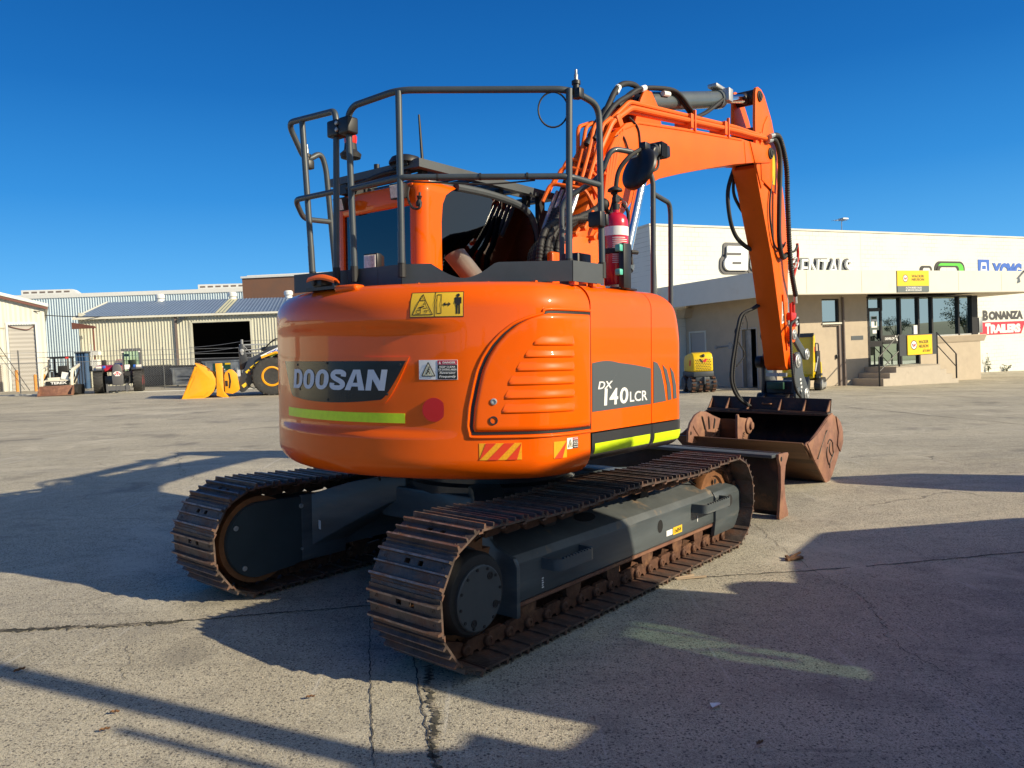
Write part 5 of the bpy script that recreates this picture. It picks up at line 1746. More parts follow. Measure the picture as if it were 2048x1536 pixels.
# black hoses over the top of the boom to the arm cylinder
for k, (y, r) in enumerate(((-.17, .026), (-.21, .022), (-.13, .02))):
    hose([(1.05 + .05 * k, y, 3.3 + .05 * k), (1.3 + .05 * k, y - .02, 3.62 + .04 * k), (1.55 + .12 * k, y, 3.9 - .05 * k), (1.85 + .1 * k, y + .02, 4.0 - .03 * k), (2.1 + .1 * k, y + .05, 3.96)], r, boom)
for k in range(2):
    hose([(1.5, -.2 + .03 * k, 3.72), (1.8, -.215 + .03 * k, 3.93), (2.2, -.22 + .04 * k, 4.05), (2.55, -.22 + .04 * k, 4.1), (2.8, -.24 + .04 * k, 4.0), (2.95, -.22 + .03 * k, 3.96), (3.3, -.2 + .03 * k, 4.1), (3.75, -.18 + .03 * k, 4.36)], .018, ac)
obj_split('hose_collar', MB().tube([(1.5, -.17, 3.84), (1.55, -.17, 3.9)], .03, 10).tube([(1.86, -.217, 3.95), (1.93, -.217, 3.98)], .027, 10).tube([(2.3, -.2, 4.03), (2.42, -.2, 4.05)], .025, 10), M['white'], boom)
hose([(1.55, -.275, 3.62), (1.7, -.28, 3.55), (1.74, -.28, 3.35), (1.78, -.28, 3.05)], .008, boom)
hose([(1.32, -.275, 3.4), (1.45, -.28, 3.43), (1.6, -.285, 3.2), (1.7, -.29, 3.0)], .008, boom)
# hoses from boom tip down the right side of the arm
hose([(4.72, -.3, 4.08), (4.9, -.31, 4.1), (5.05, -.31, 3.9), (5.03, -.31, 3.4), (5.06, -.3, 2.95), (5.2, -.29, 2.75), (5.36, -.285, 2.8)], .03, arm)
ribbed([(4.72, -.33, 4.12), (4.95, -.34, 4.14), (5.18, -.34, 3.85), (5.26, -.33, 3.4), (5.32, -.33, 2.95), (5.4, -.33, 2.6), (5.55, -.32, 2.36), (5.62, -.31, 2.3)], .03, 'ribbed_hose', arm)
mb = MB()
mb.tube([(4.68, -.3, 4.06), (4.78, -.305, 4.09)], .03, 10).tube([(4.66, -.33, 4.1), (4.76, -.335, 4.135)], .03, 10).tube([(5.62, -.3, 2.32), (5.64, -.3, 2.2)], .026, 10)
for x, z in ((5.6, 2.75), (5.66, 2.7), (5.62, 2.65), (5.7, 2.0), (5.68, 1.95), (5.72, 1.92)):
    mb.tube([(x - .04, -.29, z), (x + .04, -.29, z + .02)], .018, 8)
obj_split('hose_fitting', mb, M['steel'], arm)
pipe([(5.78, -.27, 2.98), (5.82, -.27, 2.86), (5.8, -.27, 2.75), (5.62, -.27, 2.5)], .018, 'hose_red', 'red_pipe', arm)
pipe([(5.64, -.27, 2.22), (5.66, -.27, 1.96), (5.64, -.27, 1.72)], .024, 'hose_red', 'red_pipe', arm)
pipe([(5.58, -.26, 2.2), (5.6, -.26, 1.96), (5.56, -.26, 1.85), (5.52, -.26, 1.65)], .016, 'hose_red', 'red_pipe', arm)
obj_split('pipe_clamp', MB().bb(5.5, 5.68, -.3, -.24, 1.98, 2.08).bb(5.5, 5.66, -.3, -.24, 1.76, 1.82), M['hose_red'], arm, bevel=.008)
hose([(5.55, -.26, 2.85), (5.66, -.28, 2.87), (5.76, -.28, 2.95)], .014, arm)
hose([(5.55, -.26, 2.72), (5.65, -.3, 2.78), (5.72, -.28, 2.74), (5.68, -.27, 2.66)], .014, arm, 'steel')
# wheel-arch shaped dark loops lying on the arm face
hose([(4.95, -.255, 3.7), (4.85, -.26, 3.3), (4.95, -.262, 2.95), (5.1, -.262, 2.84), (5.25, -.262, 2.86), (5.38, -.262, 2.95)], .012, arm)
# hose running down the face to the hitch
ribbed([(5.62, -.3, 1.98), (5.45, -.31, 1.93), (5.3, -.36, 1.85), (5.2, -.4, 1.65), (5.17, -.42, 1.45), (5.2, -.44, 1.2), (5.3, -.44, 1.08), (5.5, -.42, 1.0), (5.62, -.4, .86)], .017, 'ribbed_hose', arm)
# hoses hanging behind the arm
hose([(4.56, .06, 3.78), (4.47, .1, 3.5), (4.52, .1, 3.2), (4.66, .09, 3.0), (4.85, .04, 2.88), (5.1, -.05, 2.8)], .026, arm)
hose([(4.6, .06, 3.8), (4.58, .08, 3.52), (4.72, .06, 3.34), (5.0, -.02, 3.1)], .02, arm)
hose([(5.4, -.05, 2.25), (5.15, .03, 2.14), (5.0, .14, 2.06), (4.93, .17, 1.9), (4.9, .2, 1.65), (4.86, .22, 1.4), (4.86, .22, 1.2), (4.95, .18, 1.02), (5.1, .1, .9)], .02, arm)
ribbed([(5.4, -.03, 2.27), (5.15, .05, 2.15), (5.03, .12, 2.05), (4.96, .15, 1.9), (4.93, .18, 1.65), (4.9, .2, 1.4), (4.89, .2, 1.2), (4.98, .16, 1.02), (5.12, .08, .9)], .014, 'ribbed_hose', arm)
hose([(5.0, .13, 1.95), (4.92, .2, 1.85), (4.95, .16, 1.7), (5.02, .12, 1.55), (4.92, .18, 1.4)], .009, arm)
hose([(5.03, .12, 2.06), (5.06, .1, 1.95), (5.06, .1, 1.86)], .007, arm)
hose([(5.6, -.3, 1.98), (5.78, -.28, 2.02), (5.86, -.27, 1.85), (5.84, -.25, 1.65)], .015, arm)

#@@BUCKET
# wide mud bucket carried on the hitch
bo = [(4.26, .54), (4.42, .44), (4.60, .31), (4.78, .17), (4.9, .075), (4.98, .025), (5.06, .025), (5.18, .09), (5.36, .24), (5.5, .38), (5.56, .47), (5.55, .6), (5.47, .71), (5.34, .79), (5.2, .83), (5.08, .835)]
BY0, BY1 = -.9, .68
inn = []
for i, (x, z) in enumerate(bo):
    a = Vector(bo[max(i - 1, 0)])
    b = Vector(bo[min(i + 1, len(bo) - 1)])
    t = (b - a).normalized()
    n = Vector((-t.y, t.x))
    inn.append((x + n.x * .022, z + n.y * .022))
bk = MB().prism(bo + inn[::-1], 'y', BY0 + .02, BY1 - .02)
bucket = obj('mud_bucket', bk, [M['rust_brown'], M['rust_dark']], exc, smooth=40)
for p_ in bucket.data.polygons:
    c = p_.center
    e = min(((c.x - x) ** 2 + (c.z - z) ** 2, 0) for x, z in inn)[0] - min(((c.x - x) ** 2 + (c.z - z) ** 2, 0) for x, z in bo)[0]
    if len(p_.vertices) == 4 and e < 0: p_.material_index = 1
sidep = [(4.24, .55)] + bo[1:-1] + [(5.2, .845), (5.0, .80), (4.8, .72), (4.6, .645), (4.42, .585), (4.3, .575)]
for y in (BY0, BY1 - .025):
    obj('bucket_side', MB().prism(sidep, 'y', y, y + .025), M['rust'], bucket, bevel=.004)
obj('wear_plate', MB().prism([(4.28, .565), (4.6, .64), (4.8, .715), (4.98, .78), (4.86, .6), (4.56, .345), (4.5, .36)], 'y', BY0 - .012, BY0 - .0005), M['rust'], bucket, bevel=.003)
wl_ = MB()
wl_.tube([(4.62, BY0 - .012, .36), (4.85, BY0 - .012, .6), (4.95, BY0 - .012, .66)], .007, 6)
for pts in ([(4.99, .46), (4.96, .38), (5.0, .3), (5.06, .24)], [(5.1, .5), (5.06, .42), (5.12, .36), (5.18, .33)], [(5.18, .5), (5.2, .4), (5.22, .36), (5.1, .27), (5.08, .2)], [(5.0, .5), (5.08, .54), (5.16, .51)]):
    wl_.tube([(x, BY0 - .003, z) for x, z in spline([(a, b, 0) for a, b in pts], 4) and [(v.x, v.y) for v in spline([(a, b, 0) for a, b in pts], 4)]], .008, 6)
obj('weld_bead', wl_, M['rust_dark'], bucket)
obj('back_wear_plate', MB().prism([(5.3, .8), (5.47, .72), (5.57, .6), (5.575, .46), (5.48, .35), (5.36, .45), (5.4, .6)], 'y', BY0 - .014, BY0 - .0005), M['rust'], bucket, bevel=.003)
obj('cutting_edge', MB().prism([(4.2, .575), (4.23, .58), (4.5, .385), (4.47, .365)], 'y', BY0 + .026, BY1 - .026), M['rust_brown'], bucket, bevel=.003)
# flange along the back with its gussets
bf = MB()
bf.prism([(5.075, .84), (5.09, .858), (5.2, .862), (5.235, 1.01), (5.255, 1.01), (5.222, .845), (5.2, .84)], 'y', BY0 + .03, BY1 - .03)
bfo = obj('back_flange', bf, M['rust_dark'], bucket)
for y in (BY0 + .036, -.58, -.28, .12, .4, BY1 - .045):
    obj('gusset', MB().prism([(5.095, .8595), (5.198, .864), (5.232, .99), (5.222, .99)], 'y', y, y + .012), M['rust'], bfo)
obj('lug_handle', MB().tube(fillet([(5.2, -.16, .93), (5.16, -.16, .93), (5.16, -.05, .93), (5.2, -.05, .93)], .02, 4), .009, 8), M['sprocket'], bfo)
for y in (-.26, .04):
    obj('bucket_ear', MB().prism([(5.25, .8), (5.56, .66), (5.75, .72), (6.1, .88), (6.1, 1.0), (5.98, 1.06), (5.5, 1.04), (5.3, .95)], 'y', y - .02, y + .02), M['rust_dark'], bucket, bevel=.005)

# smaller bucket lying inside the wide one
sb = thing('digging_bucket', 'small rusty digging bucket with slotted ear plate lying inside the wide bucket', 'bucket', mw=EXC.copy())
def cast_ear(pts, y0, y1): return MB().prism(pts, 'y', y0, y1)
fan = [(4.05, .52), (4.06, .64), (4.12, .74), (4.25, .83), (4.4, .865), (4.55, .85), (4.75, .79), (4.97, .735), (4.94, .5), (4.86, .46), (4.7, .52), (4.4, .52), (4.2, .49)]
fpl = obj('ear_plate', MB().prism(fan, 'y', .41, .44), M['rust'], sb, bevel=.004)
fan2 = [(4.18, .7), (4.3, .6), (4.42, .53), (4.62, .52), (4.78, .55), (4.82, .6), (4.9, .58)]
mb = MB()
mb.tube([(x, .409, z) for x, z in [(v.x, v.y) for v in spline([(a, b, 0) for a, b in fan2], 4)]], .012, 6)
obj('plate_rib', mb, M['rust'], fpl)
mb = MB()
for (x0, z0), (x1, z1) in (((4.42, .79), (4.5, .64)), ((4.6, .775), (4.62, .63)), ((4.78, .74), (4.75, .63))):
    P_ = Vector((x0, 0, z0)), Vector((x1, 0, z1))
    mb.tube([(x0, .4095, z0), (x1, .4095, z1)], .016, 8)
    mb.lathe([(.018, 0), (0, .001)], (x0, .408, z0), (0, -1, 0), 10)
mb.lathe([(.03, 0), (0, .001)], (4.84, .408, .56), (0, -1, 0), 14)
mb.lathe([(.022, 0), (0, .001)], (4.12, .408, .62), (0, -1, 0), 14)
obj_split('plate_slot', mb, M['rust_dark'], fpl)
obj('web_plate', MB().bb(4.955, 4.975, .05, .41, .42, .735).bb(4.93, 4.955, .06, .22, .45, .72), M['rust_brown'], sb)
e2 = [(4.6, .82), (4.63, .83), (4.66, .79), (4.85, .765), (4.95, .75), (5.03, .69), (5.03, .62), (4.97, .55), (4.95, .45), (4.62, .43), (4.6, .6)]
ear = obj('ear_plate', MB().prism(e2, 'y', .03, .06), M['rust'], sb, bevel=.004)
obj('ear_boss', MB().lathe([(.1, 0), (.1, .02), (.075, .035), (.05, .035), (.045, .06), (.02, .066), (0, .06)], (4.92, .03, .67), (0, -1, 0), 26), M['rust'], ear)
t_ = text_mesh('D.TTA', .15, .05, .02, 0, .003)
obj('embossed_mark', place(t_, basis((4.77, .0295, .53), (0.25, 0, .97), (-.97, 0, .25), (0, -1, 0))), M['rust_dark'], ear, smooth=0)
obj('shell', MB().prism([(4.5, .44), (4.6, .2), (4.85, .1), (5.1, .2), (5.3, .4), (5.28, .41), (5.05, .25), (4.85, .13), (4.63, .23), (4.53, .45)], 'y', .05, .42), M['rust_dark'], sb)

#@@RIGHT SIDE RAILS, MIRROR, EXTINGUISHER
fr_ = obj('front_handrail', MB().tube(fillet([(.0, -.66, 1.95), (.0, -.66, 2.62), (.17, -.86, 2.78), (.2, -.93, 2.97), (.42, -1.0, 2.97), (.56, -1.05, 2.82), (.56, -1.05, 1.95)], .07, 6), .0185, 14), M['rail'], exc)
obj('grab_loop', MB().tube(fillet([(.56, -1.05, 2.705), (.78, -1.06, 2.67), (.8, -1.06, 2.6), (.8, -1.06, 1.9)], .06, 6), .0175, 14), M['rail'], fr_)
mc = Vector((.26, -1.1, 2.82))
mn = Vector((.9087, -.2837, -.3455)).normalized()
mir = obj('mirror', MB().lathe([(0, -.03), (.05, -.029), (.1, -.022), (.13, -.01), (.145, .0), (.148, .007), (.148, .026), (.142, .03), (.135, .026), (0, .026)], mc, mn, 40), M['black'], exc)
obj('mirror_glass', MB().lathe([(.134, .027), (0, .03)], mc, mn, 36), M['chrome'], mir)
obj('mirror_arm', MB().tube(fillet([(.1, -.98, 2.5), (.12, -1.0, 2.58), (.14, -1.02, 2.8), (.2, -1.08, 2.9), (.36, -1.11, 2.985)], .06, 5), .015, 10).ball((.02, -.98, 2.56), .042).tube([(.02, -.98, 2.56), (.1, -.98, 2.5), (.06, -.98, 2.44)], .016, 8), M['rubber'], mir)
obj('mirror_clamp', MB().box((.33, -1.115, 2.975), (.07, .05, .05)).lathe([(.03, -.03), (.04, -.02), (.04, .03), (.02, .04)], (.43, -1.12, 2.955), (0, 1, .1), 14), M['black'], mir, bevel=.01)
u_ = mn.cross(Vector((0, 0, 1))).normalized()
v_ = u_.cross(mn)
obj('mirror_sticker', place(MB().box((0, 0, 0), (.055, .04, .002)), basis(mc - mn * .029 + v_ * .09 - u_ * .03, u_, v_, mn)), M['cream'], mir)
sc_ = obj('side_camera', MB().box((.6, -1.09, 3.0), (.16, .075, .085), Matrix.Rotation(R(-6), 3, 'Y')), M['black'], exc, bevel=.015)
mb = MB()
for i in range(8): mb.box((.535 + .011 * i, -1.09, 3.0 - .0006 * i), (.004, .09, .1))
obj('cooling_fins', mb, M['black'], sc_)
obj('camera_bracket', MB().lathe([(.05, -.03), (.055, 0), (.04, .03)], (.46, -1.1, 2.97), (1, .1, .1), 16).tube(spline([(.55, -1.1, 2.95), (.54, -1.1, 2.88), (.47, -1.1, 2.84), (.42, -1.1, 2.86)], 5), .009, 7), M['rubber'], sc_)
# fire extinguisher: a thing of its own, standing in its bracket on the deck
E0 = EXC @ Matrix.Translation((.055, -1.055, 2.03))
ext = thing('fire_extinguisher', 'red fire extinguisher with white band strapped to the excavator handrail', 'extinguisher', mw=E0)
RE = .08
prof = [(RE * .96, 0), (RE, .006), (RE, .392), (RE * .97, .42), (RE * .8, .45), (RE * .5, .468), (.02, .475), (.02, .5)]
obj('cylinder', MB().lathe(prof, (0, 0, 0), (0, 0, 1), 36), M['extred'], ext)
obj('white_band', MB().lathe([(RE + .001, .318), (RE + .001, .376)], (0, 0, 0), (0, 0, 1), 36), M['white'], ext)
mb = MB()
for i in range(13):
    z = .3 - i * .0125 if i < 7 else .205 - (i - 7) * .013
    n = 14
    a0, a1 = R(195), R(195 + rnd.choice((62, 74, 80)))
    rows = [[((RE + .0012) * math.cos(a0 + (a1 - a0) * k / n), (RE + .0012) * math.sin(a0 + (a1 - a0) * k / n), zz) for k in range(n + 1)] for zz in (z, z + .0045)]
    mb.grid(rows)
obj('instructions', mb, M['white'], ext, smooth=0)
mb = MB()
mb.tube([(0, 0, .49), (0, 0, .53)], .022, 12).box((0, 0, .555), (.05, .03, .03)).box((.03, .01, .585), (.12, .022, .014), Matrix.Rotation(R(14), 3, 'Y')).lathe([(.05, .61), (.045, .625), (.02, .64), (0, .642)], (-.01, 0, 0), (0, 0, 1), 18).tube([(0, 0, .53), (0, 0, .62)], .012, 8)
obj('valve', mb, M['rubber'], ext)
obj('pull_ring', MB().tube([(.04, -.03 + .028 * math.cos(t), .52 + .028 * math.sin(t)) for t in lin(0, 2 * pi, 18)], .003, 5), M['steel'], ext)
obj('hose', MB().tube(spline([(.03, -.03, .53), (.085, -.04, .48), (.1, -.03, .34), (.098, -.05, .22), (.1, -.06, .14)], 6), .011, 8), M['rubber'], ext)
brk_ = obj('bracket', MB().bb(-.11, -.02, -.125, -.085, -.03, .255).bb(-.12, .1, -.1, .1, -.035, -.022), M['black'], ext, bevel=.004)
obj('strap', MB().lathe([(RE + .004, .2), (RE + .008, .205), (RE + .008, .23), (RE + .004, .235)], (0, 0, 0), (0, 0, 1), 30).tube([(.04, -.085, .215), (.1, -.1, .215)], .014, 8).tube(spline([(.02, -.09, .18), (.0, -.092, .1), (-.015, -.09, .05)], 4), .006, 6), M['rubber'], brk_)
obj_split('rubber_grip', MB().bb(-.15, -.11, -.12, -.08, .2, .245).bb(-.15, -.11, -.12, -.08, .05, .09), M['teal'], brk_, bevel=.008)
obj('rail_bracket', MB().bb(-.42, -.36, -1.24, -1.15, 2.34, 2.43).bb(-.36, -.33, -1.245, -1.155, 2.35, 2.42), M['black'], hr, bevel=.008)
obj('battery_box', MB().bb(-.1, .06, -.86, -.72, 1.98, 2.25), M['black'], exc, bevel=.01)

#@@OFFICE
# ------------------------------------------------------------------ rental office on the right (x along the front, y into the building)
AZ = R(65)
bd = Vector((math.sin(AZ), math.cos(AZ), 0))
bn = Vector((bd.y, -bd.x, 0))
BM = basis((10.65, 28.3, 0), bd, -bn, (0, 0, 1))
def put(name, mb, m, par, **k): return obj(name, mb, m, par, **k)
off = thing('rental_office', 'low tan rendered office with long cream canopy and dark framed windows', 'building', mw=BM)
mb = MB()
gb = -.75
def wall_boxes(mb, rects, y0, y1):
    for x0, x1, z0, z1 in rects: mb.bb(x0, x1, y0, y1, z0, z1)
fw = MB()
wall_boxes(fw, [(-1.1, 1.23, gb, 3.3), (1.23, 2.13, 2.07, 2.2), (1.23, 2.13, 3.1, 3.3), (2.13, 3.66, gb, 3.3)], 0, .2)
put('front_wall', fw, M['render_tan'], off, smooth=0)
sw = MB()
for y0, y1, z0, z1 in ((.2, .98, gb, 3.3), (.98, 1.74, 2.12, 3.3), (1.74, 3.9, gb, 3.3), (3.9, 4.88, 2.12, 3.3), (4.88, 5.15, gb, 3.3)): sw.bb(-1.1, -.9, y0, y1, z0, z1)
put('side_wall', sw, M['render_tan'], off, smooth=0)
lw = MB()
wall_boxes(lw, [(6.62, 10.4, gb, 1.2)], 0, .2)
lw.bb(10.2, 10.4, .2, 5.2, gb, 3.15)
put('low_wall', lw, M['render_tan'], off, smooth=0)
put('window_sill', MB().prism([(-.14, 1.46), (-.12, 1.49), (.16, 1.49), (.16, 1.2), (-.02, 1.2), (-.05, 1.25)], 'x', 6.6, 10.62), M['render_tan'], off, smooth=0)
sd = put('side_door', MB().bb(1.25, 2.07, .06, .12, -.2, 2.06), M['render_tan'], off)
put('door_frame', MB().bb(1.23, 2.13, .0, .1, 2.07, 2.13).bb(2.075, 2.2, -.012, .1, gb, 2.07), M['trim'], sd)
put('handle', MB().bb(1.93, 1.99, -.01, .055, .82, .98), M['black'], sd, bevel=.008)
w1 = put('window', MB().bb(1.24, 2.09, .09, .1, 2.24, 3.09), M['officeglass'], off, smooth=0)
put('window_frame', MB().bb(1.23, 1.27, .03, .12, 2.2, 3.1).bb(2.07, 2.13, .03, .12, 2.2, 3.1).bb(1.27, 2.07, .03, .12, 2.2, 2.25).bb(1.27, 2.07, .03, .12, 3.06, 3.1), M['alu'], w1, smooth=0)
put('window_sill', MB().bb(1.2, 2.2, -.05, .03, 2.14, 2.2), M['fascia'], w1, smooth=0)
put('downpipe', MB().tube([(2.27, -.06, gb), (2.27, -.06, 3.15)], .045, 10), M['trim'], off)
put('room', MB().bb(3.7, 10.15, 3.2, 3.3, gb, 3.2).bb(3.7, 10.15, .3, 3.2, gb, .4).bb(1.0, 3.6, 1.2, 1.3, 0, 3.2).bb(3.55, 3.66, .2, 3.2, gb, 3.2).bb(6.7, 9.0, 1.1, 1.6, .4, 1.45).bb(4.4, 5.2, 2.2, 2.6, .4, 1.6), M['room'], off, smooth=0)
put('side_room', MB().bb(.2, .3, .9, 5, gb, 2.5), M['room'], off, smooth=0)
dd = put('open_doorway', MB().bb(-1.12, -1.06, .93, .98, gb, 2.16).bb(-1.12, -1.06, 1.74, 1.8, gb, 2.16).bb(-1.12, -1.06, .98, 1.74, 2.1, 2.16), M['doorgrey'], off, smooth=0)
put('fly_curtain', MB().bb(-.98, -.96, 1.4, 1.7, -.25, 2.1), M['zinc'], dd, smooth=0)
put('grey_door', MB().bb(-1.07, -1.02, 3.92, 4.86, gb, 2.1), M['doorgrey'], off, smooth=0)
put('door_surround', MB().bb(-1.13, -1.09, 3.85, 3.92, gb, 2.17).bb(-1.13, -1.09, 4.86, 4.93, gb, 2.17).bb(-1.13, -1.09, 3.92, 4.86, 2.1, 2.17), M['fascia'], off, smooth=0)
put('spanner_emblem', MB().tube([(-1.12, 2.5, 1.5), (-1.12, 3.2, 1.46)], .03, 8).lathe([(.13, -.02), (.13, .02)], (-1.11, 2.42, 1.5), (1, 0, 0), 16).lathe([(.08, -.02), (.08, .02)], (-1.11, 3.26, 1.46), (1, 0, 0), 12), M['zinc'], off)
put('vent_box', MB().prism([(4.75, 2.75), (5.3, 2.75), (5.3, 3.12), (4.6, 3.12)], 'x', -1.5, -1.1), M['render_tan'], off, smooth=0)
# glazing with mullions
gz_ = put('shopfront', MB().bb(6.62, 9.93, .08, .09, 1.5, 3.1).bb(4.47, 6.6, .08, .09, .42, 3.1).bb(3.7, 4.42, .08, .09, 2.72, 3.1), M['officeglass'], off, smooth=0)
gd = put('glass_door', MB().bb(3.78, 4.38, .06, .07, .48, 2.6), M['officeglass'], off, smooth=0)
put('door_frame', MB().bb(3.7, 3.78, .02, .12, .42, 2.65).bb(4.38, 4.47, .02, .12, .42, 2.65).bb(3.78, 4.38, .02, .12, 2.58, 2.72).bb(3.78, 4.38, .02, .12, 1.2, 1.42).bb(3.78, 4.38, .02, .12, .42, .5), M['alu'], gd, smooth=0)
put('door_handle', MB().bb(4.3, 4.4, -.04, .02, 1.5, 1.85), M['black'], gd)
put('notice', MB().bb(3.9, 4.22, .05, .0585, 1.95, 2.4), M['white'], gd, smooth=0)
nb = put('notice', MB().bb(3.96, 4.18, .05, .0585, 1.72, 1.86), M['white'], gd, smooth=0)
put('notice_print', MB().bb(4.07, 4.18, .048, .0495, 2.02, 2.2).bb(3.92, 4.2, .048, .0495, 2.28, 2.38), M['bingreen'], gd, smooth=0)
mu = MB()
for x, z0 in ((3.66, .4), (4.43, 2.6), (5.5, .42), (6.58, .42), (7.4, 1.49), (9.05, 1.49)): mu.bb(x - .045, x + .045, .0, .13, z0, 3.12)
mu.bb(9.86, 10.24, -.02, .2, 1.49, 3.14)
mu.bb(3.6, 9.9, .0, .14, 3.1, 3.16)
mu.bb(4.47, 6.6, .0, .13, 1.28, 1.36)
mu.bb(4.47, 6.6, .0, .13, .38, .44)
put('mullion', mu, M['alu'], gz_, smooth=0)
fl = MB()
fl.bb(6.64, 9.85, .01, .1, 1.49, 1.545)
fl.bb(6.5, 6.66, -.03, .05, .44, 2.1) if False else None
put('window_track', fl, M['steel'], gz_, smooth=0)
put('white_box', MB().bb(6.3, 6.53, .03, .075, 1.38, 1.98), M['white'], gz_, smooth=0)
ds = put('window_sign', MB().prism([(4.5, 1.37), (5.45, 1.37), (5.3, 1.62), (4.5, 1.62)], 'y', .04, .07), M['ink'], gz_, smooth=0)
def btext(body, x0, x1, z0, z1, y, m, name, par, bold=0, shear=0, depth=.006, sp=1):
    tm = text_mesh(body, x1 - x0, z1 - z0, bold, shear, depth, sp)
    mt = basis(((x0 + x1) / 2, y, (z0 + z1) / 2), (1, 0, 0), (0, 0, 1), (0, -1, 0))
    return obj(name, place(tm, mt), m, par, smooth=0)
btext('DEVELON', 4.62, 5.2, 1.44, 1.54, .038, M['white'], 'lettering', ds, .03)
put('swoosh', MB().prism([(5.3, 1.38), (5.36, 1.38), (5.26, 1.6), (5.2, 1.6)], 'y', .036, .0385), M['white'], ds, smooth=0)
m_pl = put('wall_plaque', MB().bb(2.72, 3.36, -.012, -.002, 1.5, 1.66), M['decal_grey'], off, smooth=0)
put('wall_lamp', MB().bb(10.42, 10.66, .05, .25, 1.55, 2.2), M['zinc'], off, bevel=.01)
# canopy
CZ0, CZ1, CN = 3.15, 4.0, -1.5
cp = put('canopy_fascia', MB().bb(-2.5, 14.5, CN, CN + .12, CZ0, CZ1), M['fascia'], off, smooth=0)
put('canopy_side', MB().bb(-2.5, -2.38, CN + .12, 5.15, CZ0, CZ1 + .03), M['fascia'], off, smooth=0)
put('canopy_soffit', MB().bb(-2.38, 14.4, CN + .12, 5.1, CZ0 + .1, CZ0 + .16), M['soffit'], off, smooth=0)
sm2 = MB()
for x in (-1.07, 1.6, 4.25, 6.9, 9.53, 12.2): sm2.bb(x - .008, x + .008, CN - .004, CN - .0005, CZ0 + .06, CZ1 - .03)
sm2.bb(-2.49, 14.49, CN - .005, CN - .0005, CZ0 + .0, CZ0 + .03)
put('panel_joint', sm2, M['soffit'], cp, smooth=0)
# steps and landing
st = thing('entrance_steps', 'cream concrete entrance steps and landing in front of the glass door', 'steps', mw=BM)
prof = [(2.7, gb), (2.7, .02), (3.05, .02), (3.05, .215), (3.4, .215), (3.4, .41), (5.85, .41), (5.85, .215), (6.2, .215), (6.2, .02), (6.55, .02), (6.55, -.18), (6.9, -.18), (6.9, gb)]
put('stair_block', MB().prism(prof, 'y', -1.4, -.003), M['concrete_step'], st, smooth=0)
put('nosing', MB().bb(3.38, 5.87, -1.42, -.005, .4125, .43), M['concrete_step'], st, smooth=0)
def rail(pts, r=.022): return MB().tube(pts, r, 8)
hrl = thing('stair_handrail', 'black steel handrail with two sloping bars left of the yellow sign', 'handrail', mw=BM)
yy = -1.36
put('post', rail([(2.55, yy, gb), (2.55, yy, .83)], .03), M['alu'], hrl)
put('post', rail([(3.62, yy, .41), (3.62, yy, 1.62)], .03), M['alu'], hrl)
put('top_bar', rail([(2.55, yy, .83), (3.62, yy, 1.62)]), M['alu'], hrl)
put('mid_bar', rail([(2.55, yy, .3), (3.62, yy, 1.02)], .018), M['alu'], hrl)
hrr = thing('stair_handrail', 'black steel handrail with two sloping bars right of the yellow sign', 'handrail', mw=BM)
put('post', rail([(5.75, yy, .41), (5.75, yy, 1.64)], .03), M['alu'], hrr)
put('post', rail([(6.85, yy, gb), (6.85, yy, .78)], .03), M['alu'], hrr)
put('top_bar', rail([(5.75, yy, 1.64), (6.85, yy, .78)]), M['alu'], hrr)
put('mid_bar', rail([(5.75, yy, 1.15), (6.82, yy, .3)], .018), M['alu'], hrr)
hp = put('infill_panel', MB().bb(3.66, 5.73, yy - .01, yy + .01, .82, 1.62), M['charcoal'], hrr, smooth=0)
def wn_sign(x0, x1, z0, z1, y, label, script, sub):
    sg = thing('yellow_sign', label, 'sign', mw=BM)
    zb = z0 + (.28 * (z1 - z0) if sub else 0)
    put('sign_board', MB().bb(x0, x1, y - .03, y, zb, z1), M['signyel'], sg, smooth=0)
    H = z1 - zb
    W = x1 - x0
    cx, cz = x0 + W * .25, zb + H * .5
    em = put('emblem_ring', MB().lathe([(H * .24, 0), (H * .24, .004), (H * .2, .004), (H * .2, 0)], (cx, y - .03, cz), (0, -1, 0), 24), M['ink'], sg)
    put('emblem_face', MB().lathe([(H * .2, .002), (0, .0025)], (cx, y - .03, cz), (0, -1, 0), 24), M['white'], em)
    r = H * .2
    put('emblem_mark', MB().prism([(cx - r * .7, cz + r * .3), (cx - r * .35, cz + r * .3), (cx - r * .15, cz - r * .5), (cx - r * .4, cz - r * .5)], 'y', y - .0345, y - .033), M['ink'], em, smooth=0)
    put('emblem_mark', MB().prism([(cx - r * .15, cz + r * .3), (cx + r * .1, cz + r * .05), (cx + r * .35, cz + r * .3), (cx + r * .75, cz + r * .3), (cx + r * .35, cz - r * .55), (cx + r * .1, cz - r * .2), (cx - r * .1, cz - r * .5)], 'y', y - .0345, y - .033), M['signred'], em, smooth=0)
    btext('WACKER', x0 + W * .45, x0 + W * .84, cz + H * .06, cz + H * .22, y - .031, M['ink'], 'lettering', sg, .02, 0, .003, 1.05)
    btext('NEUSON', x0 + W * .45, x0 + W * .84, cz - H * .16, cz, y - .031, M['ink'], 'lettering', sg, .02, 0, .003, 1.05)
    if script: btext('all it takes!', x0 + W * .6, x0 + W * .93, cz - H * .38, cz - H * .22, y - .031, M['ink'], 'lettering', sg, 0, .4, .003)
    if sub:
        put('lower_board', MB().bb(x0, x1, y - .03, y, z0, zb - .002), M['signgrey'], sg, smooth=0)
        h = zb - z0
        btext('AUTHORISED SALES', x0 + W * .25, x0 + W * .76, z0 + h * .55, z0 + h * .85, y - .031, M['white'], 'lettering', sg, .02, 0, .003)
        btext('& SERVICE DEALER', x0 + W * .25, x0 + W * .76, z0 + h * .14, z0 + h * .44, y - .031, M['white'], 'lettering', sg, .02, 0, .003)
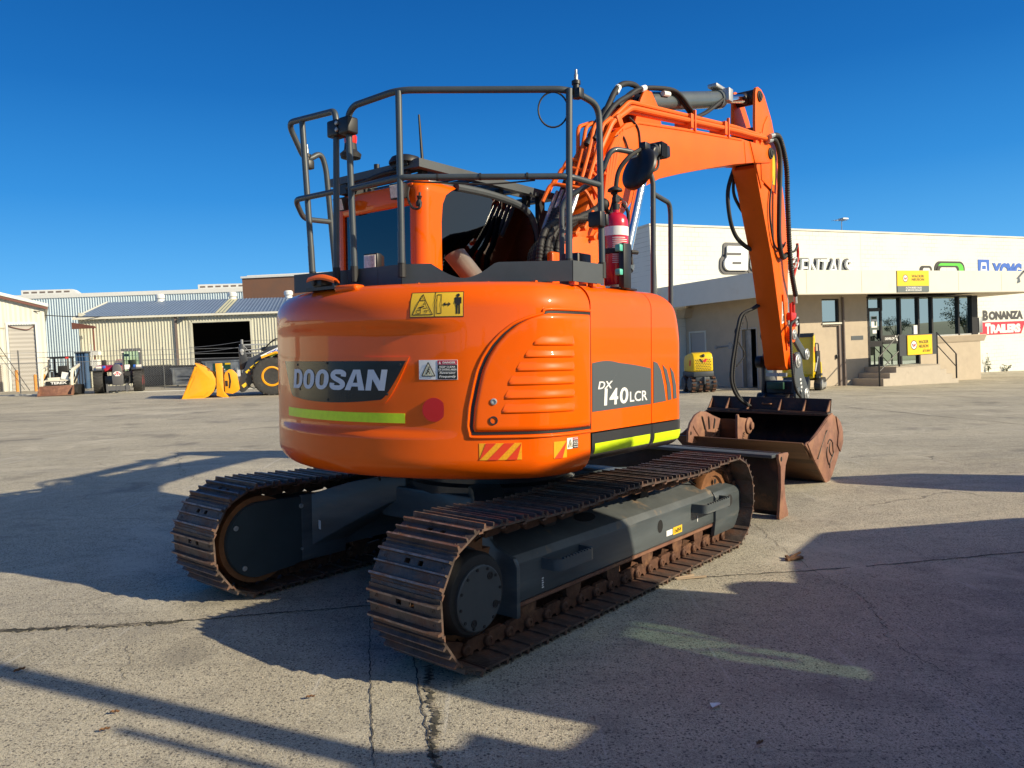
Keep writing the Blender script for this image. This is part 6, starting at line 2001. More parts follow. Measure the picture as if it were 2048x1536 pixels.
wn_sign(3.42, 5.15, 3.2, 3.99, CN - .002, 'yellow and slate dealer sign fixed to the cream canopy fascia', False, True)
wn_sign(4.05, 5.42, .84, 1.58, yy - .012, 'yellow sign hung on the grey panel between the stair handrails', True, False)

# ------------------------------------------------------------------ white block warehouse behind the office
WY = 5.2
wh = thing('block_warehouse', 'tall cream painted concrete block warehouse with flat parapet behind the office', 'building', mw=BM)
put('front_wall', MB().bb(-2.72, 34, WY, WY + .25, -1.2, 6.62), M['blockwall'], wh, smooth=0)
put('side_wall', MB().bb(-2.72, -2.47, WY + .25, 40, -1.2, 6.62), M['blockwall'], wh, smooth=0)
put('roof', MB().bb(-2.47, 34, WY + .25, 40, 6.2, 6.3), M['zinc'], wh, smooth=0)
put('coping', MB().bb(-2.76, 34, WY - .04, WY + .3, 6.622, 6.7).bb(-2.76, -2.43, WY + .3, 40, 6.622, 6.7), M['fascia'], wh, smooth=0)
for x in (2.3, 9.5): put('seam', MB().bb(x, x + .015, WY - .003, WY - .0005, 4, 6.6), M['soffit'], wh, smooth=0)
if 0: put('seam', MB().bb(9.5, 9.515, WY - .003, WY - .0005, 4, 6.6), M['soffit'], wh, smooth=0)
put('wall_pipe', MB().tube(fillet([(-2.5, WY - .05, 7.0), (-2.5, WY - .05, 6.4), (-2.55, WY - .05, 6.0), (-2.5, WY - .05, 5.3), (-2.5, WY - .05, 4.0)], .1, 3), .03, 8), M['fascia'], wh)
def letters3d(body, x0, x1, z0, z1, name, label, shear=.0, d=.12, grow=.06, face='logowhite', sp=.95, bold=.02):
    t = thing(name, label, 'lettering', mw=BM)
    f = text_mesh(body, x1 - x0, z1 - z0, bold, shear, d, sp)
    b = text_mesh(body, (x1 - x0) * 1.02, (z1 - z0) * 1.1, bold + grow * .5, shear, d * .4, sp)
    cx, cz = (x0 + x1) / 2, (z0 + z1) / 2
    put('backing', place(b, basis((cx - .02, WY - .002, cz + .03), (1, 0, 0), (0, 0, 1), (0, -1, 0))), M['logogrey'], t, smooth=0)
    put('face', place(f, basis((cx, WY - .07, cz), (1, 0, 0), (0, 0, 1), (0, -1, 0))), M[face], t, smooth=0)
    return t
def rbox(x0, x1, z0, z1, tl, tr, br, bl_r, n=7):
    P = []
    for cx_, cz_, r_, a0 in ((x1 - tr, z1 - tr, tr, 0), (x0 + tl, z1 - tl, tl, 90), (x0 + bl_r, z0 + bl_r, bl_r, 180), (x1 - br, z0 + br, br, 270)):
        if r_ < .01: P.append((cx_, cz_))
        else: P += [(cx_ + r_ * math.cos(R(a0 + 90 * k / n)), cz_ + r_ * math.sin(R(a0 + 90 * k / n))) for k in range(n + 1)]
    return P
lt = thing('wall_letters', 'large white lowercase logo letters with grey shadow behind the excavator arm', 'lettering', mw=BM)
def logo_letter(x0, top, kind):
    sk_ = .1
    def pr(P, y0, y1, m, nm): return put(nm, MB().prism([(x + (z - 4.77) * sk_, z) for x, z in P], 'y', y0, y1), m, lt, smooth=0)
    w_ = 1.3
    h_ = top - 4.77
    pr(rbox(x0 - .17, x0 + w_ + .06, 4.63, 4.77 + h_ * .62, .25, .02, .02, .35), WY - .06, WY - .002, M['logogrey'], 'backing')
    pr(rbox(x0 - .02, x0 + w_ + .06, 4.77 + h_ * .5, top + .16, .12, .4, .02, .02), WY - .05, WY - .004, M['logogrey'], 'backing')
    pr(rbox(x0, x0 + w_, 4.77, 4.77 + h_ * .58, .28, .0, .0, .3), WY - .16, WY - .061, M['logowhite'], 'face')
    pr(rbox(x0 + .12, x0 + w_, 4.77 + h_ * .5, top, .03, .38, .0, .0), WY - .155, WY - .062, M['logowhite'], 'face')
    if kind == 'a':
        pr(rbox(x0 + .05, x0 + .9, 4.77 + h_ * .62, 4.77 + h_ * .72, .03, .05, .05, .03), WY - .17, WY - .161, M['logogrey'], 'slot')
        pr(rbox(x0 + .42, x0 + .92, 4.77 + h_ * .25, 4.77 + h_ * .35, .05, .05, .05, .05), WY - .17, WY - .161, M['logogrey'], 'slot')
    else:
        pr(rbox(x0 + .35, x0 + 1.3, 4.77 + h_ * .64, 4.77 + h_ * .74, .05, .03, .03, .05), WY - .17, WY - .161, M['logogrey'], 'slot')
        pr(rbox(x0, x0 + .9, 4.77 + h_ * .26, 4.77 + h_ * .36, .03, .05, .05, .03), WY - .17, WY - .161, M['logogrey'], 'slot')
logo_letter(1.0, 5.83, 'a')
logo_letter(2.5, 6.0, 's')
put('green_mark', MB().prism([(4.2, 5.3), (4.75, 5.2), (4.85, 5.5), (4.82, 6.0), (4.6, 6.1), (4.2, 6.1)], 'y', WY - .1, WY - .01), M['green'], lt, smooth=0)
letters3d('RENTALS', 4.86, 8.68, 4.5, 5.3, 'wall_letters', 'white capital letters reading RENTALS in relief on the block wall', .15, bold=.0)
def arc_sign():
    t = thing('logo_sign', 'green and black rounded logo sign half hidden above the canopy', 'sign', mw=BM)
    def arch(x0, x1, z1, r, y0, y1, zb=3.9):
        pts = [(x0, zb)] + [(x0 + r - r * math.cos(a), z1 - r + r * math.sin(a)) for a in lin(0, pi / 2, 8)] + [(x1 - r + r * math.sin(a), z1 - r + r * math.cos(a)) for a in lin(0, pi / 2, 8)] + [(x1, zb)]
        return MB().prism(pts, 'y', y0, y1)
    put('backing', arch(14.75, 17.1, 5.3, .4, WY - .03, WY - .002), M['ink'], t, smooth=0)
    put('green_band', arch(14.95, 16.98, 5.2, .33, WY - .045, WY - .031), M['green'], t, smooth=0)
    put('inner_band', arch(14.9, 16.6, 5.07, .2, WY - .06, WY - .046), M['ink'], t, smooth=0)
    put('inner_face', arch(15.1, 16.4, 4.98, .15, WY - .07, WY - .061), M['blockwall'], t, smooth=0)
    put('letter', arch(13.65, 14.55, 5.06, .2, WY - .03, WY - .002), M['ink'], t, smooth=0)
    put('letter_gap', arch(13.85, 14.4, 4.95, .12, WY - .04, WY - .031), M['blockwall'], t, smooth=0)
arc_sign()
xs_ = thing('blue_logo', 'blue block logo and lettering painted high on the cream wall', 'sign', mw=BM)
put('emblem', MB().bb(18.2, 19.12, WY - .02, WY - .002, 4.4, 5.42), M['blue'], xs_, smooth=0)
put('emblem_mark', MB().prism([(18.5, 4.4), (18.5, 5.1), (18.82, 5.1), (18.82, 4.4), (18.98, 4.4), (18.85, 5.26), (18.45, 5.26), (18.32, 4.4)], 'y', WY - .03, WY - .021).bb(18.51, 18.81, WY - .03, WY - .021, 4.74, 4.9), M['logowhite'], xs_, smooth=0)
btext('XCMG', 19.3, 21.9, 4.42, 5.25, WY - .004, M['blue'], 'lettering', xs_, .06, .1, .02)
bz_ = thing('painted_sign', 'BONANZA TRAILERS sign in black and red painted on the cream wall', 'sign', mw=BM)
put('red_panel', MB().prism([(18.2, 1.4), (21.75, 1.4), (22.15, 2.08), (18.5, 2.08)], 'y', WY - .012, WY - .002), M['signred'], bz_, smooth=0)
btext('B', 18.5, 18.95, 2.17, 2.72, WY - .002, M['signdark'], 'lettering', bz_, .06, 0, .008)
btext('ONANZA', 19.0, 21.95, 2.19, 2.66, WY - .002, M['signdark'], 'lettering', bz_, .07, 0, .008, .97)
btext('T', 18.68, 19.12, 1.45, 2.02, WY - .013, M['white'], 'lettering', bz_, .07, 0, .006)
btext('RAILERS', 19.12, 21.68, 1.47, 1.95, WY - .013, M['white'], 'lettering', bz_, .07, 0, .006, .97)
for x, r_, lab in ((.3, .62, 'round ribbed roof ventilator above the wall left of the arm'), (10.75, .5, 'round ribbed roof ventilator behind the power pole')):
    v = thing('roof_ventilator', lab, 'ventilator', mw=BM @ Matrix.Translation((x, 8, 6.3)), group='round ventilators on the warehouse roof')
    put('drum', MB().lathe([(r_ * .9, 0), (r_, .12), (r_, .62), (r_ * .85, .74), (0, .78)], (0, 0, 0), (0, 0, 1), 28), M['fascia'], v)
    mb = MB()
    for k in range(28):
        a = 2 * pi * k / 28
        mb.box((r_ * 1.0 * math.cos(a), r_ * 1.0 * math.sin(a), .46), (.03, .05, .26), Matrix.Rotation(a, 3, 'Z'))
    put('slot', mb, M['trim'], v, smooth=0)
an = thing('roof_aerial', 'small television aerial on a thin mast above the block wall', 'aerial', mw=BM @ Matrix.Translation((8.75, 5.6, 6.2)))
mb = MB().tube([(0, 0, 0), (0, 0, 1.15)], .02, 6).tube([(-.5, 0, 1.05), (.3, 0, 1.05)], .012, 6)
for k in range(7): mb.tube([(-.45 + .11 * k, -.2, 1.05 + .02 * (k % 2)), (-.45 + .11 * k, .2, 1.05 + .02 * (k % 2))], .009, 5)
mb.bb(-.05, .3, -.15, .15, 1.1, 1.16)
put('mast', mb, M['steel'], an)
def power_pole(x, y, z0, h, w, label, grp, ang=0):
    p = thing('power_pole', label, 'power pole', (x, y, z0), ang, grp)
    obj('pole', MB().tube([(0, 0, 0), (0, 0, h)], [.17, .12], 10), M['wood'], p)
    obj('cross_arm', MB().bb(-w / 2, w / 2, -.06, .06, h - .5, h - .36), M['wood'], p)
    mb = MB()
    for k in range(4):
        xx = -w / 2 + .15 + (w - .3) * k / 3
        mb.lathe([(.03, 0), (.06, .04), (.06, .14), (.03, .18)], (xx, 0, h - .36), (0, 0, 1), 8)
    obj_split('insulator', mb, M['brown'], p)
    return p
pp = BM @ Vector((12.6, 20, 0))
power_pole(pp.x, pp.y, -.6, 8.35, 2.3, 'timber power pole with cross arm beyond the warehouse parapet', 'timber power poles', R(-50))
power_pole(60.2, 90, -1, 13.2, 2.4, 'far timber power pole at the right edge of the roofline', 'timber power poles', R(-20))
def wire(a, b, sag, n=14):
    a, b = Vector(a), Vector(b)
    return [a + (b - a) * t - Vector((0, 0, sag * 4 * t * (1 - t))) for t in lin(0, 1, n)]
wr = MB()
for k in (-1, 0, 1): wr.tube(wire((pp.x + k * .5, pp.y - k * .6, 7.5), (60.2 + k, 90, 11.9), 1.2), .012, 4)
tag(obj('power_line', wr, M['rubber']), 'thin black power lines sagging between the roofline poles', 'wires')
tag(obj('flood_light', place(MB().bb(-.06, .06, -.25, .25, 3.98, 4.02).lathe([(.05, 0), (.09, .12), (.09, .16), (0, .17)], (0, -.15, 3.95), (.2, -.3, -1), 12), BM @ Matrix.Translation((11.0, CN - .25, .0))), M['black']), 'small dark floodlight bracketed off the canopy edge at right', 'floodlight')

def leafy(name, label, loc, n, spread, h, m, stem=True, seed=1):
    rr = random.Random(seed)
    t = thing(name, label, 'weed', loc)
    mb = MB()
    ms = MB()
    for k in range(6):
        a = rr.uniform(0, 2 * pi)
        tip = Vector((math.cos(a) * spread * rr.uniform(.2, 1), math.sin(a) * spread * .5, h * rr.uniform(.4, 1)))
        ms.tube([(0, 0, 0), tip * .5 + Vector((0, 0, .05)), tip], [.01, .007, .003], 5)
        for j in range(n):
            f = rr.uniform(.15, 1)
            c = tip * f + Vector((rr.uniform(-.06, .06), rr.uniform(-.06, .06), rr.uniform(-.04, .04)))
            u = Vector((rr.uniform(-1, 1), rr.uniform(-1, 1), rr.uniform(-.3, 1))).normalized() * rr.uniform(.03, .07)
            v = u.cross(Vector((rr.uniform(-1, 1), rr.uniform(-1, 1), rr.uniform(-1, 1)))).normalized() * .022
            mb.add([c - u, c + v, c + u, c - v], [(0, 1, 2, 3)])
    obj('stem', ms, m, t)
    obj('foliage', mb, m, t, smooth=0)
for x, h, sp, lab, sd_ in ((18.7, 1.05, .3, 'tall straggly green weed against the cream wall beside the office corner', 3), (20.2, .4, .35, 'low green weed at the foot of the cream wall under the red sign', 5)):
    p_ = BM @ Vector((x, WY - .12, 0))
    leafy('weed', lab, (p_.x, p_.y, gz(p_.x)), 14, sp, h, M['weed'], seed=sd_)

#@@LEFT BUILDINGS
def corr(x0, x1, z0, z1, pitch, dep, y=0, mb=None):
    """ribbed sheet in the xz plane, ribs toward -y"""
    mb = mb or MB()
    n = int((x1 - x0) / pitch)
    xs2 = []
    for i in range(n + 1):
        b = x0 + i * pitch
        for f, d in ((0, 0), (.55, 0), (.66, dep), (.86, dep)):
            x = b + f * pitch
            if x < x1: xs2.append((x, y - d))
    xs2.append((x1, y))
    mb.grid([[(x, yy_, z) for x, yy_ in xs2] for z in (z0, z1)])
    return mb
a0 = Vector((-29.7, 53, 0))
d0 = (Vector((-16.3, 56, 0)) - a0).normalized()
SM = basis(a0, d0, Vector((-d0.y, d0.x, 0)), (0, 0, 1))
shed = thing('metal_shed', 'cream ribbed metal shed with blue grey roof and dark open doorway', 'building', mw=SM)
W1, ZE = 21, 5.42
def shed_z(x): return gz((SM @ Vector((x, 0, 0))).x) - .3
wl1 = corr(0, 7.35, .2, ZE, .2, .045)
corr(7.35, 11.25, 4.85, ZE, .2, .045, 0, wl1)
corr(11.25, W1, .0, ZE, .2, .045, 0, wl1)
put('front_wall', wl1, M['sheet_cream'], shed, smooth=0)
put('side_wall', MB().bb(0, .05, .05, 14, .2, ZE + .4).bb(W1 - .05, W1, .05, 14, .0, ZE), M['sheet_cream'], shed, smooth=0)
put('interior', MB().bb(.2, W1 - .2, 9, 9.1, 0, 5.3), M['dark'], shed, smooth=0)
put('door_frame', MB().bb(7.2, 7.35, -.06, .06, .2, 4.9).bb(11.25, 11.4, -.06, .06, .0, 4.9).bb(7.35, 11.25, -.06, .06, 4.85, 4.98), M['sheet_cream'], shed, smooth=0)
run, ris = 8.0, 1.72
rm = MB()
n = int((W1 + .4) / .25)
cols = []
for i in range(n + 1):
    b = -.2 + i * .25
    for f, d in ((0, 0), (.6, 0), (.7, .04), (.88, .04)): cols.append((b + f * .25, d))
rm.grid([[(x, yy_, z + d) for x, d in cols] for yy_, z in ((-.25, ZE + .02), (run, ZE + ris))])
rm.grid([[(x, yy_, z + d) for x, d in cols] for yy_, z in ((run, ZE + ris), (16.2, ZE))])
put('roof', rm, M['roof_blue'], shed, smooth=0)
sky_ = MB()
for x in (8.95, 9.2, 9.45): sky_.grid([[(x + k * .18, yy_, z + .05) for k in (0, 1)] for yy_, z in ((-.2, ZE + .03), (run - .3, ZE + ris - .06))])
put('skylight', sky_, M['skylight'], shed, smooth=0)
put('gutter', MB().bb(-.25, W1, -.38, -.26, ZE - .1, ZE + .04), M['fascia'], shed, smooth=0)
put('barge', MB().prism([(-.3, ZE - .06), (-.3, ZE + .08), (run, ZE + ris + .1), (run, ZE + ris - .04)], 'x', -.26, -.2), M['fascia'], shed, smooth=0)
put('downpipe', MB().bb(6.2, 6.35, -.17, -.06, .3, ZE), M['trim'], shed, smooth=0)
put('shed_lamp', MB().box((6.75, -.3, ZE - .25), (.3, .3, .14)), M['charcoal'], shed)
for x, lab in ((3.7, 'white spinning roof vent on the shed ridge, left one'), (9.2, 'white spinning roof vent on the shed ridge beside the yellow skylight'), (13.6, 'white spinning roof vent on the shed ridge nearest the brick tower')):
    v = thing('whirly_vent', lab, 'roof vent', mw=SM @ Matrix.Translation((x, run - .1, ZE + ris)), group='spinning vents on the shed ridge')
    put('throat', MB().tube([(0, 0, -.2), (0, 0, .12)], [.34, .28], 16), M['whitemetal'], v)
    put('head', MB().lathe([(.28, .12), (.36, .2), (.36, .44), (.28, .54), (0, .58)], (0, 0, 0), (0, 0, 1), 20), M['whitemetal'], v)
# big pale blue building behind
a1 = Vector((-72, 76, 0))
d1 = (Vector((-27, 82, 0)) - a1).normalized()
GM = basis(a1, d1, Vector((-d1.y, d1.x, 0)), (0, 0, 1))
big = thing('blue_warehouse', 'long pale blue ribbed warehouse wall rising behind the cream shed', 'building', mw=GM)
put('wall', corr(0, 62, .3, 9.55, .25, .07), M['sheet_blue'], big, smooth=0)
put('ridge_flashing', MB().bb(0, 62, -.12, .5, 9.55, 9.95), M['whitemetal'], big, smooth=0)
put('roof', MB().prism([(.5, 9.9), (20, 11.2), (20, 10.9), (.5, 9.6)], 'x', 0, 62), M['zinc'], big, smooth=0)
for x0, x1, lab in ((21.6, 26.6, 'long white slotted roof monitor on the blue warehouse at far left'), (39.3, 44.3, 'long white slotted roof monitor on the blue warehouse near the brick tower')):
    v = thing('roof_monitor', lab, 'roof vent', mw=GM @ Matrix.Translation((x0, 1.5, 9.95)), group='slotted monitors on the warehouse roof')
    put('housing', MB().prism([(0, 0), (x1 - x0 + .8, 0), (x1 - x0, .62), (0, .66)], 'y', 0, 1.2), M['whitemetal'], v, smooth=0)
    mb = MB()
    for k in range(6): mb.bb(.2 + k * .8, .75 + k * .8, -.008, -.002, .3, .48)
    put('slot', mb, M['trim'], v, smooth=0)
bt = thing('brick_tower', 'brown brick tower with a white capped top behind the shed roof', 'building', (-24.1, 70, 0))
put('wall', MB().bb(0, 11, 0, 6, 3, 9.58), M['brickwall'], bt, smooth=0)
put('parapet', MB().bb(-.1, 11.1, -.1, 6.1, 9.582, 9.76), M['whitemetal'], bt, smooth=0)
put('cap_vent', MB().bb(.4, 8, .2, 2, 9.76, 9.86), M['whitemetal'], bt, smooth=0)
# left white building
lbm = basis((-30.2, 50, 0), (-.85, -.527, 0), (-.527, .85, 0), (0, 0, 1))
lb = thing('white_workshop', 'white ribbed workshop with sloping gable and grey roller door at left', 'building', mw=lbm)
g0 = .5
fwv = MB()
def gable(x): return 6.05 + .29 * min(x, 12) - .29 * max(0, x - 12)
def rib_panel(x0, x1, z0, zf):
    n = max(1, int((x1 - x0) / .13))
    c2 = []
    for i in range(n + 1):
        x = x0 + (x1 - x0) * i / n
        c2.append((x, -.02 if i % 2 else 0))
    fwv.grid([[(x, d, z0) for x, d in c2], [(x, d, zf(x)) for x, d in c2]])
rib_panel(0, .55, g0, gable)
rib_panel(.55, 2.05, 4.95, gable)
rib_panel(2.05, 24, g0, gable)
put('front_wall', fwv, M['sheet_white'], lb, smooth=0)
put('side_wall', MB().bb(.0, .06, .05, 25, g0, 6.0), M['sheet_white'], lb, smooth=0)
put('roof', MB().prism([(-.25, 6.05), (12, 9.6), (24, 6.1), (24, 6.28), (12, 9.8), (-.25, 6.25)], 'y', -.3, 25), M['whitemetal'], lb, smooth=0)
put('fascia_board', MB().prism([(-.2, 5.88), (12, 9.42), (12, 9.55), (-.2, 6.02)], 'y', -.26, -.22), M['brown'], lb, smooth=0)
rd = MB()
c2 = []
for i in range(34): c2.append((g0 + .0 + i * .134, .1 - (.03 if i % 2 else 0)))
rd.grid([[(x, d, z) for x in (.58, 2.02)] for z, d in c2])
rdo = put('roller_door', rd, M['doorgrey'], lb, smooth=0)
put('curtain_sag', MB().tube(spline([(.6, .04, 4.85), (.95, .03, 4.62), (1.35, .03, 4.66), (1.8, .03, 4.78), (2.0, .04, 4.9)], 6), .03, 6), M['brown'], rdo)
put('door_frame', MB().bb(.45, .56, -.06, .02, g0, 5.1).bb(2.04, 2.16, -.06, .02, g0, 5.1).bb(.56, 2.04, -.06, .02, 4.95, 5.1), M['whitemetal'], lb, smooth=0)
put('small_door', MB().bb(2.55, 2.85, -.05, -.025, g0, 2.4), M['trim'], lb, smooth=0)
put('wall_band', MB().bb(2.2, 24, -.06, -.025, 2.95, 3.05).bb(2.2, 24, -.06, -.025, 4.7, 4.78), M['soffit'], lb, smooth=0)
cable = MB()
cable.tube(wire((-33.2, 49.8, 6.0), (-26.5, 54, 5.55), .25), .03, 5)
cable.tube(wire((-33.4, 49.6, 5.8), (-30.3, 49.7, 5.75), -.1), .025, 5)
tag(obj('overhead_cable', cable, M['rubber']), 'black overhead cable slung from the white workshop to the shed', 'cable')
cb2 = MB()
cb2.tube([(-34.4, 49.4, 6.1), (-29.3, 46.5, .75)], .022, 5).tube([(-34.4, 49.4, 5.4), (-29.6, 46.5, .8)], .016, 5)
tag(obj('stay_wire', cb2, M['rubber']), 'slanting black stay wires in front of the white workshop', 'wires')
aw = thing('awning_post', 'rusty brown awning bracket on a post beside the blue warehouse wall', 'post', (-28.4, 52.4, gz(-28.4)))
obj('post', MB().tube([(0, 0, 0), (0, 0, 4.1)], .06, 8), M['brown'], aw)
obj('bracket', MB().prism([(-1.4, 4.05), (.2, 4.05), (.1, 4.2), (-1.4, 4.5)], 'y', -.08, .08), M['brown'], aw)
obj('meter_box', MB().bb(-.6, .3, -.3, .1, 1.4, 1.9).bb(-.5, .4, -.3, .1, 2.2, 2.5), M['whitemetal'], aw)
for (u, x, y, h, lab) in ((0, -31.0, 48, 1.35, 'orange bollard at the workshop door, leftmost of three'), (0, -29.6, 47.6, 1.05, 'orange bollard at the workshop door, middle of three'), (0, -29.05, 47.6, 1.05, 'orange bollard at the workshop door, rightmost of three')):
    b_ = tag(obj('bollard', MB().lathe([(.09, 0), (.09, h - .04), (.06, h), (0, h + .01)], (0, 0, 0), (0, 0, 1), 14), M['bollard']), lab, 'bollard', 'orange bollards by the workshop')
    b_.location = (x, y, gz(x))

#@@FENCE AND BINS
def fence(p0, p1, h, label, nposts, barb=True, spacing=.13):
    p0, p1 = Vector(p0), Vector(p1)
    d = (p1 - p0)
    L = d.length
    d.normalize()
    t = thing('chain_link_fence', label, 'fence', (p0.x, p0.y, 0), 0, 'chain link fence panels')
    lat = MB()
    n = int(L / spacing)
    def pt(s, z):
        q_ = p0 + d * s
        return (q_.x - p0.x, q_.y - p0.y, gz(q_.x) + z)
    r = .0045
    k = int(h / spacing)
    for i in range(-k, n):
        for sg in (1, -1):
            s0_, s1_ = (i * spacing, (i + k) * spacing)
            z0_, z1_ = (.05, .05 + k * spacing) if sg > 0 else (.05 + k * spacing, .05)
            if s0_ < 0:
                z0_ += (z1_ - z0_) * (-s0_) / (s1_ - s0_)
                s0_ = 0
            if s1_ > L:
                z1_ = z0_ + (z1_ - z0_) * (L - s0_) / (s1_ - s0_)
                s1_ = L
            if s1_ - s0_ < .02: continue
            lat.tube([pt(s0_, z0_), pt(s1_, z1_)], r, 3, False)
    obj('chain_link', lat, M['post'], t, smooth=0)
    for i in range(nposts):
        s = L * i / (nposts - 1)
        obj('post', MB().tube([pt(s, 0), pt(s, h + .75)], .035, 8), M['post'], t)
    rl = MB()
    for z in ((h, h + .3, h + .6) if barb else (h,)):
        rl.tube([pt(s, z) for s in lin(0, L, 12)], .012 if z > h else .02, 5)
    obj('top_wire', rl, M['post'], t)
    return t
fence((-40, 42.5), (-28.5, 44.4), 1.75, 'chain link fence panel in front of the white workshop at far left', 4)
fence((-28.5, 44.4), (-21, 46.3), 1.75, 'chain link fence panel behind the skid steer and red machine', 3)
fence((-21, 46.3), (-15.6, 47.6), 1.75, 'chain link fence panel in front of the grey bins', 2)
gt = thing('yard_gate', 'galvanised chain link yard gate with wire strands behind the wheel loader', 'gate', (-15.2, 43.5, gz(-15.2)))
obj('post', MB().tube([(0, 0, 0), (0, 0, 2.75)], .07, 10), M['post'], gt)
obj('post', MB().tube([(.55, .2, 0), (.55, .2, 2.0)], .05, 10), M['post'], gt)
mb = MB()
for z in (.25, 1.2, 1.95): mb.tube([(0, 0, z), (4.5, .3, z)], .028, 8)
mb.tube([(0, 0, 2.5), (.45, .05, 1.95)], .025, 8)
for z in (2.35, 2.65): mb.tube(wire((-3.2, .4, z - .2), (0, 0, z), .05, 6), .012, 5).tube([(0, 0, z), (4.5, .3, z)], .012, 5)
obj('gate_frame', mb, M['post'], gt)
lat = MB()
for i in range(-14, 34):
    for sg in (1, -1):
        x0, x1 = i * .13, (i + 14) * .13
        z0, z1 = (.25, 1.95) if sg > 0 else (1.95, .25)
        if x0 < 0: z0, x0 = z0 + (z1 - z0) * (-x0) / (x1 - x0), 0
        if x1 > 4.5: z1, x1 = z0 + (z1 - z0) * (4.5 - x0) / (x1 - x0), 4.5
        if x1 - x0 > .02: lat.tube([(x0, .02, z0), (x1, .3, z1)], .005, 3, False)
obj('chain_link', lat, M['post'], gt, smooth=0)
def bin_(name, label, x, y, w_, d_, h, m, lid=True, rz=0, lean=.15):
    t = thing(name, label, 'bin', (x, y, gz(x)), rz, 'rubbish bins behind the fence')
    b = MB().prism([(-w_ / 2 + lean, .12), (w_ / 2 - lean * .4, .12), (w_ / 2, h), (-w_ / 2, h)], 'y', -d_ / 2, d_ / 2)
    obj('body', b, m, t, smooth=0)
    rb = MB()
    rb.bb(-w_ / 2 - .03, w_ / 2 + .03, -d_ / 2 - .04, -d_ / 2 - .001, h - .1, h)
    rb.bb(-w_ * .18, w_ * .3, -d_ / 2 - .09, -d_ / 2 - .001, h * .55, h * .62).bb(-w_ * .18, w_ * .3, -d_ / 2 - .09, -d_ / 2 - .001, h * .38, h * .43).bb(w_ * .28, w_ * .33, -d_ / 2 - .09, -d_ / 2 - .001, h * .38, h * .7)
    for x_ in (-w_ * .42, w_ * .42): rb.bb(x_ - .04, x_ + .04, -d_ / 2 - .05, -d_ / 2 - .001, .15, h - .1)
    obj('rib', rb, m, t, smooth=0)
    obj_split('castor', MB().lathe([(.08, -.03), (.08, .03)], (-w_ * .3, -d_ / 2 + .1, .08), (1, 0, 0), 12).lathe([(.08, -.03), (.08, .03)], (w_ * .3, -d_ / 2 + .1, .08), (1, 0, 0), 12), M['rubber'], t)
    if lid: obj('lid', MB().prism([(-w_ / 2 - .06, h), (w_ / 2 + .06, h), (w_ / 2, h + .1), (-w_ / 2, h + .14)], 'y', -d_ / 2 - .08, d_ / 2), M['binblack'], t, smooth=0)
    return t
bin_('skip_bin', 'low grey galvanised bin behind the fence left of the green labelled bin', -20.9, 49.6, 1.7, 1.3, 1.25, M['zinc'])
bb_ = bin_('skip_bin', 'tall grey galvanised bin with black lid and dark green panel', -17.2, 46.6, 2.5, 1.5, 1.62, M['zinc'])
obj('green_panel', MB().bb(-.62, .42, -.775, -.755, .75, 1.45), M['bingreen'], bb_, smooth=0)
obj('panel_label', MB().bb(.1, .42, -.785, -.776, 1.34, 1.44), M['signyel'], bb_, smooth=0)
t_ = text_mesh("J.J.", .6, .3, .02, .1, .004)
obj('lettering', place(t_, basis((-.2, -.777, 1.12), (1, 0, 0), (0, 0, 1), (0, -1, 0))), M['white'], bb_, smooth=0)
obj('paper', MB().bb(.8, 1.1, -.80, -.79, .6, 1.0), M['white'], bb_, smooth=0)
dk_ = thing('dark_stillage', 'black mesh sided stillage behind the fence right of the red machine', 'stillage', (-23.4, 50.5, gz(-23.4)))
obj('body', MB().bb(-1.3, 1.3, -.6, .6, .05, 1.35), M['charcoal'], dk_, smooth=0)
mb = MB()
for k in range(14): mb.bb(-1.3 + k * .195, -1.27 + k * .195, -.63, -.602, .05, 1.4)
for z in (.1, .7, 1.36): mb.bb(-1.32, 1.32, -.65, -.632, z, z + .05)
obj('mesh', mb, M['rubber'], dk_, smooth=0)
bs = thing('blue_rack', 'tall narrow blue steel rack standing at the corner of the cream shed', 'rack', (-27.1, 48.6, gz(-27.1)))
mb = MB()
for x_ in (-.28, -.1, .08, .26):
    mb.bb(x_ - .04, x_ + .04, -.25, .25, .05, 2.3)
obj('upright', mb, M['bluegrey'], bs, smooth=0)
obj('top', MB().bb(-.38, .36, -.3, .3, 2.3, 2.38).bb(-.34, .32, .1, .24, .05, 2.3), M['charcoal'], bs, smooth=0)
kb = MB()
kb.grid([[(x, y, gz(x) + dz) for x in lin(-45, -11, 30)] for y, dz in ((41.6, .004), (41.62, .03), (41.85, .03), (41.87, .004))])
ko = obj('kerb', kb, M['fascia'])
tag(ko, 'low pale kerb along the far edge of the yard', 'kerb')

#@@MACHINES
# ------------------------------------------------------------------ small skid steer
sk = thing('skid_steer', 'small cream skid steer loader with rusty bucket and open black cage', 'skid steer', (-23.45, 39.4, gz(-23.45)), R(17))
bp = MB().prism([(-.42, .02), (-.1, 0), (.08, .1), (.12, .42), (.06, .52), (.03, .42), (0, .12), (-.12, .06), (-.42, .05)], 'x', -.78, .78)
bks = obj('bucket', bp, M['rust'], sk, bevel=.005)
for x in (-.79, .75): obj('bucket_side', MB().prism([(-.42, .02), (-.1, 0), (.08, .1), (.12, .42), (.06, .52), (-.3, .2)], 'x', x, x + .04), M['rust'], bks)
obj('body', MB().bb(-.5, .5, .5, 2.3, .35, .95), M['skidwhite'], sk, bevel=.03)
obj('nose', MB().prism([(.15, .55), (.5, .35), (.6, .35), (.6, .85), (.3, .8), (.15, .62)], 'x', -.62, .62), M['skidwhite'], sk, bevel=.02)
bn_ = obj('name_band', MB().bb(-.5, .6, .1, .149, .56, .76), M['ink'], sk, smooth=0)
t_ = text_mesh('TEREX', .75, .13, .04, 0, .004)
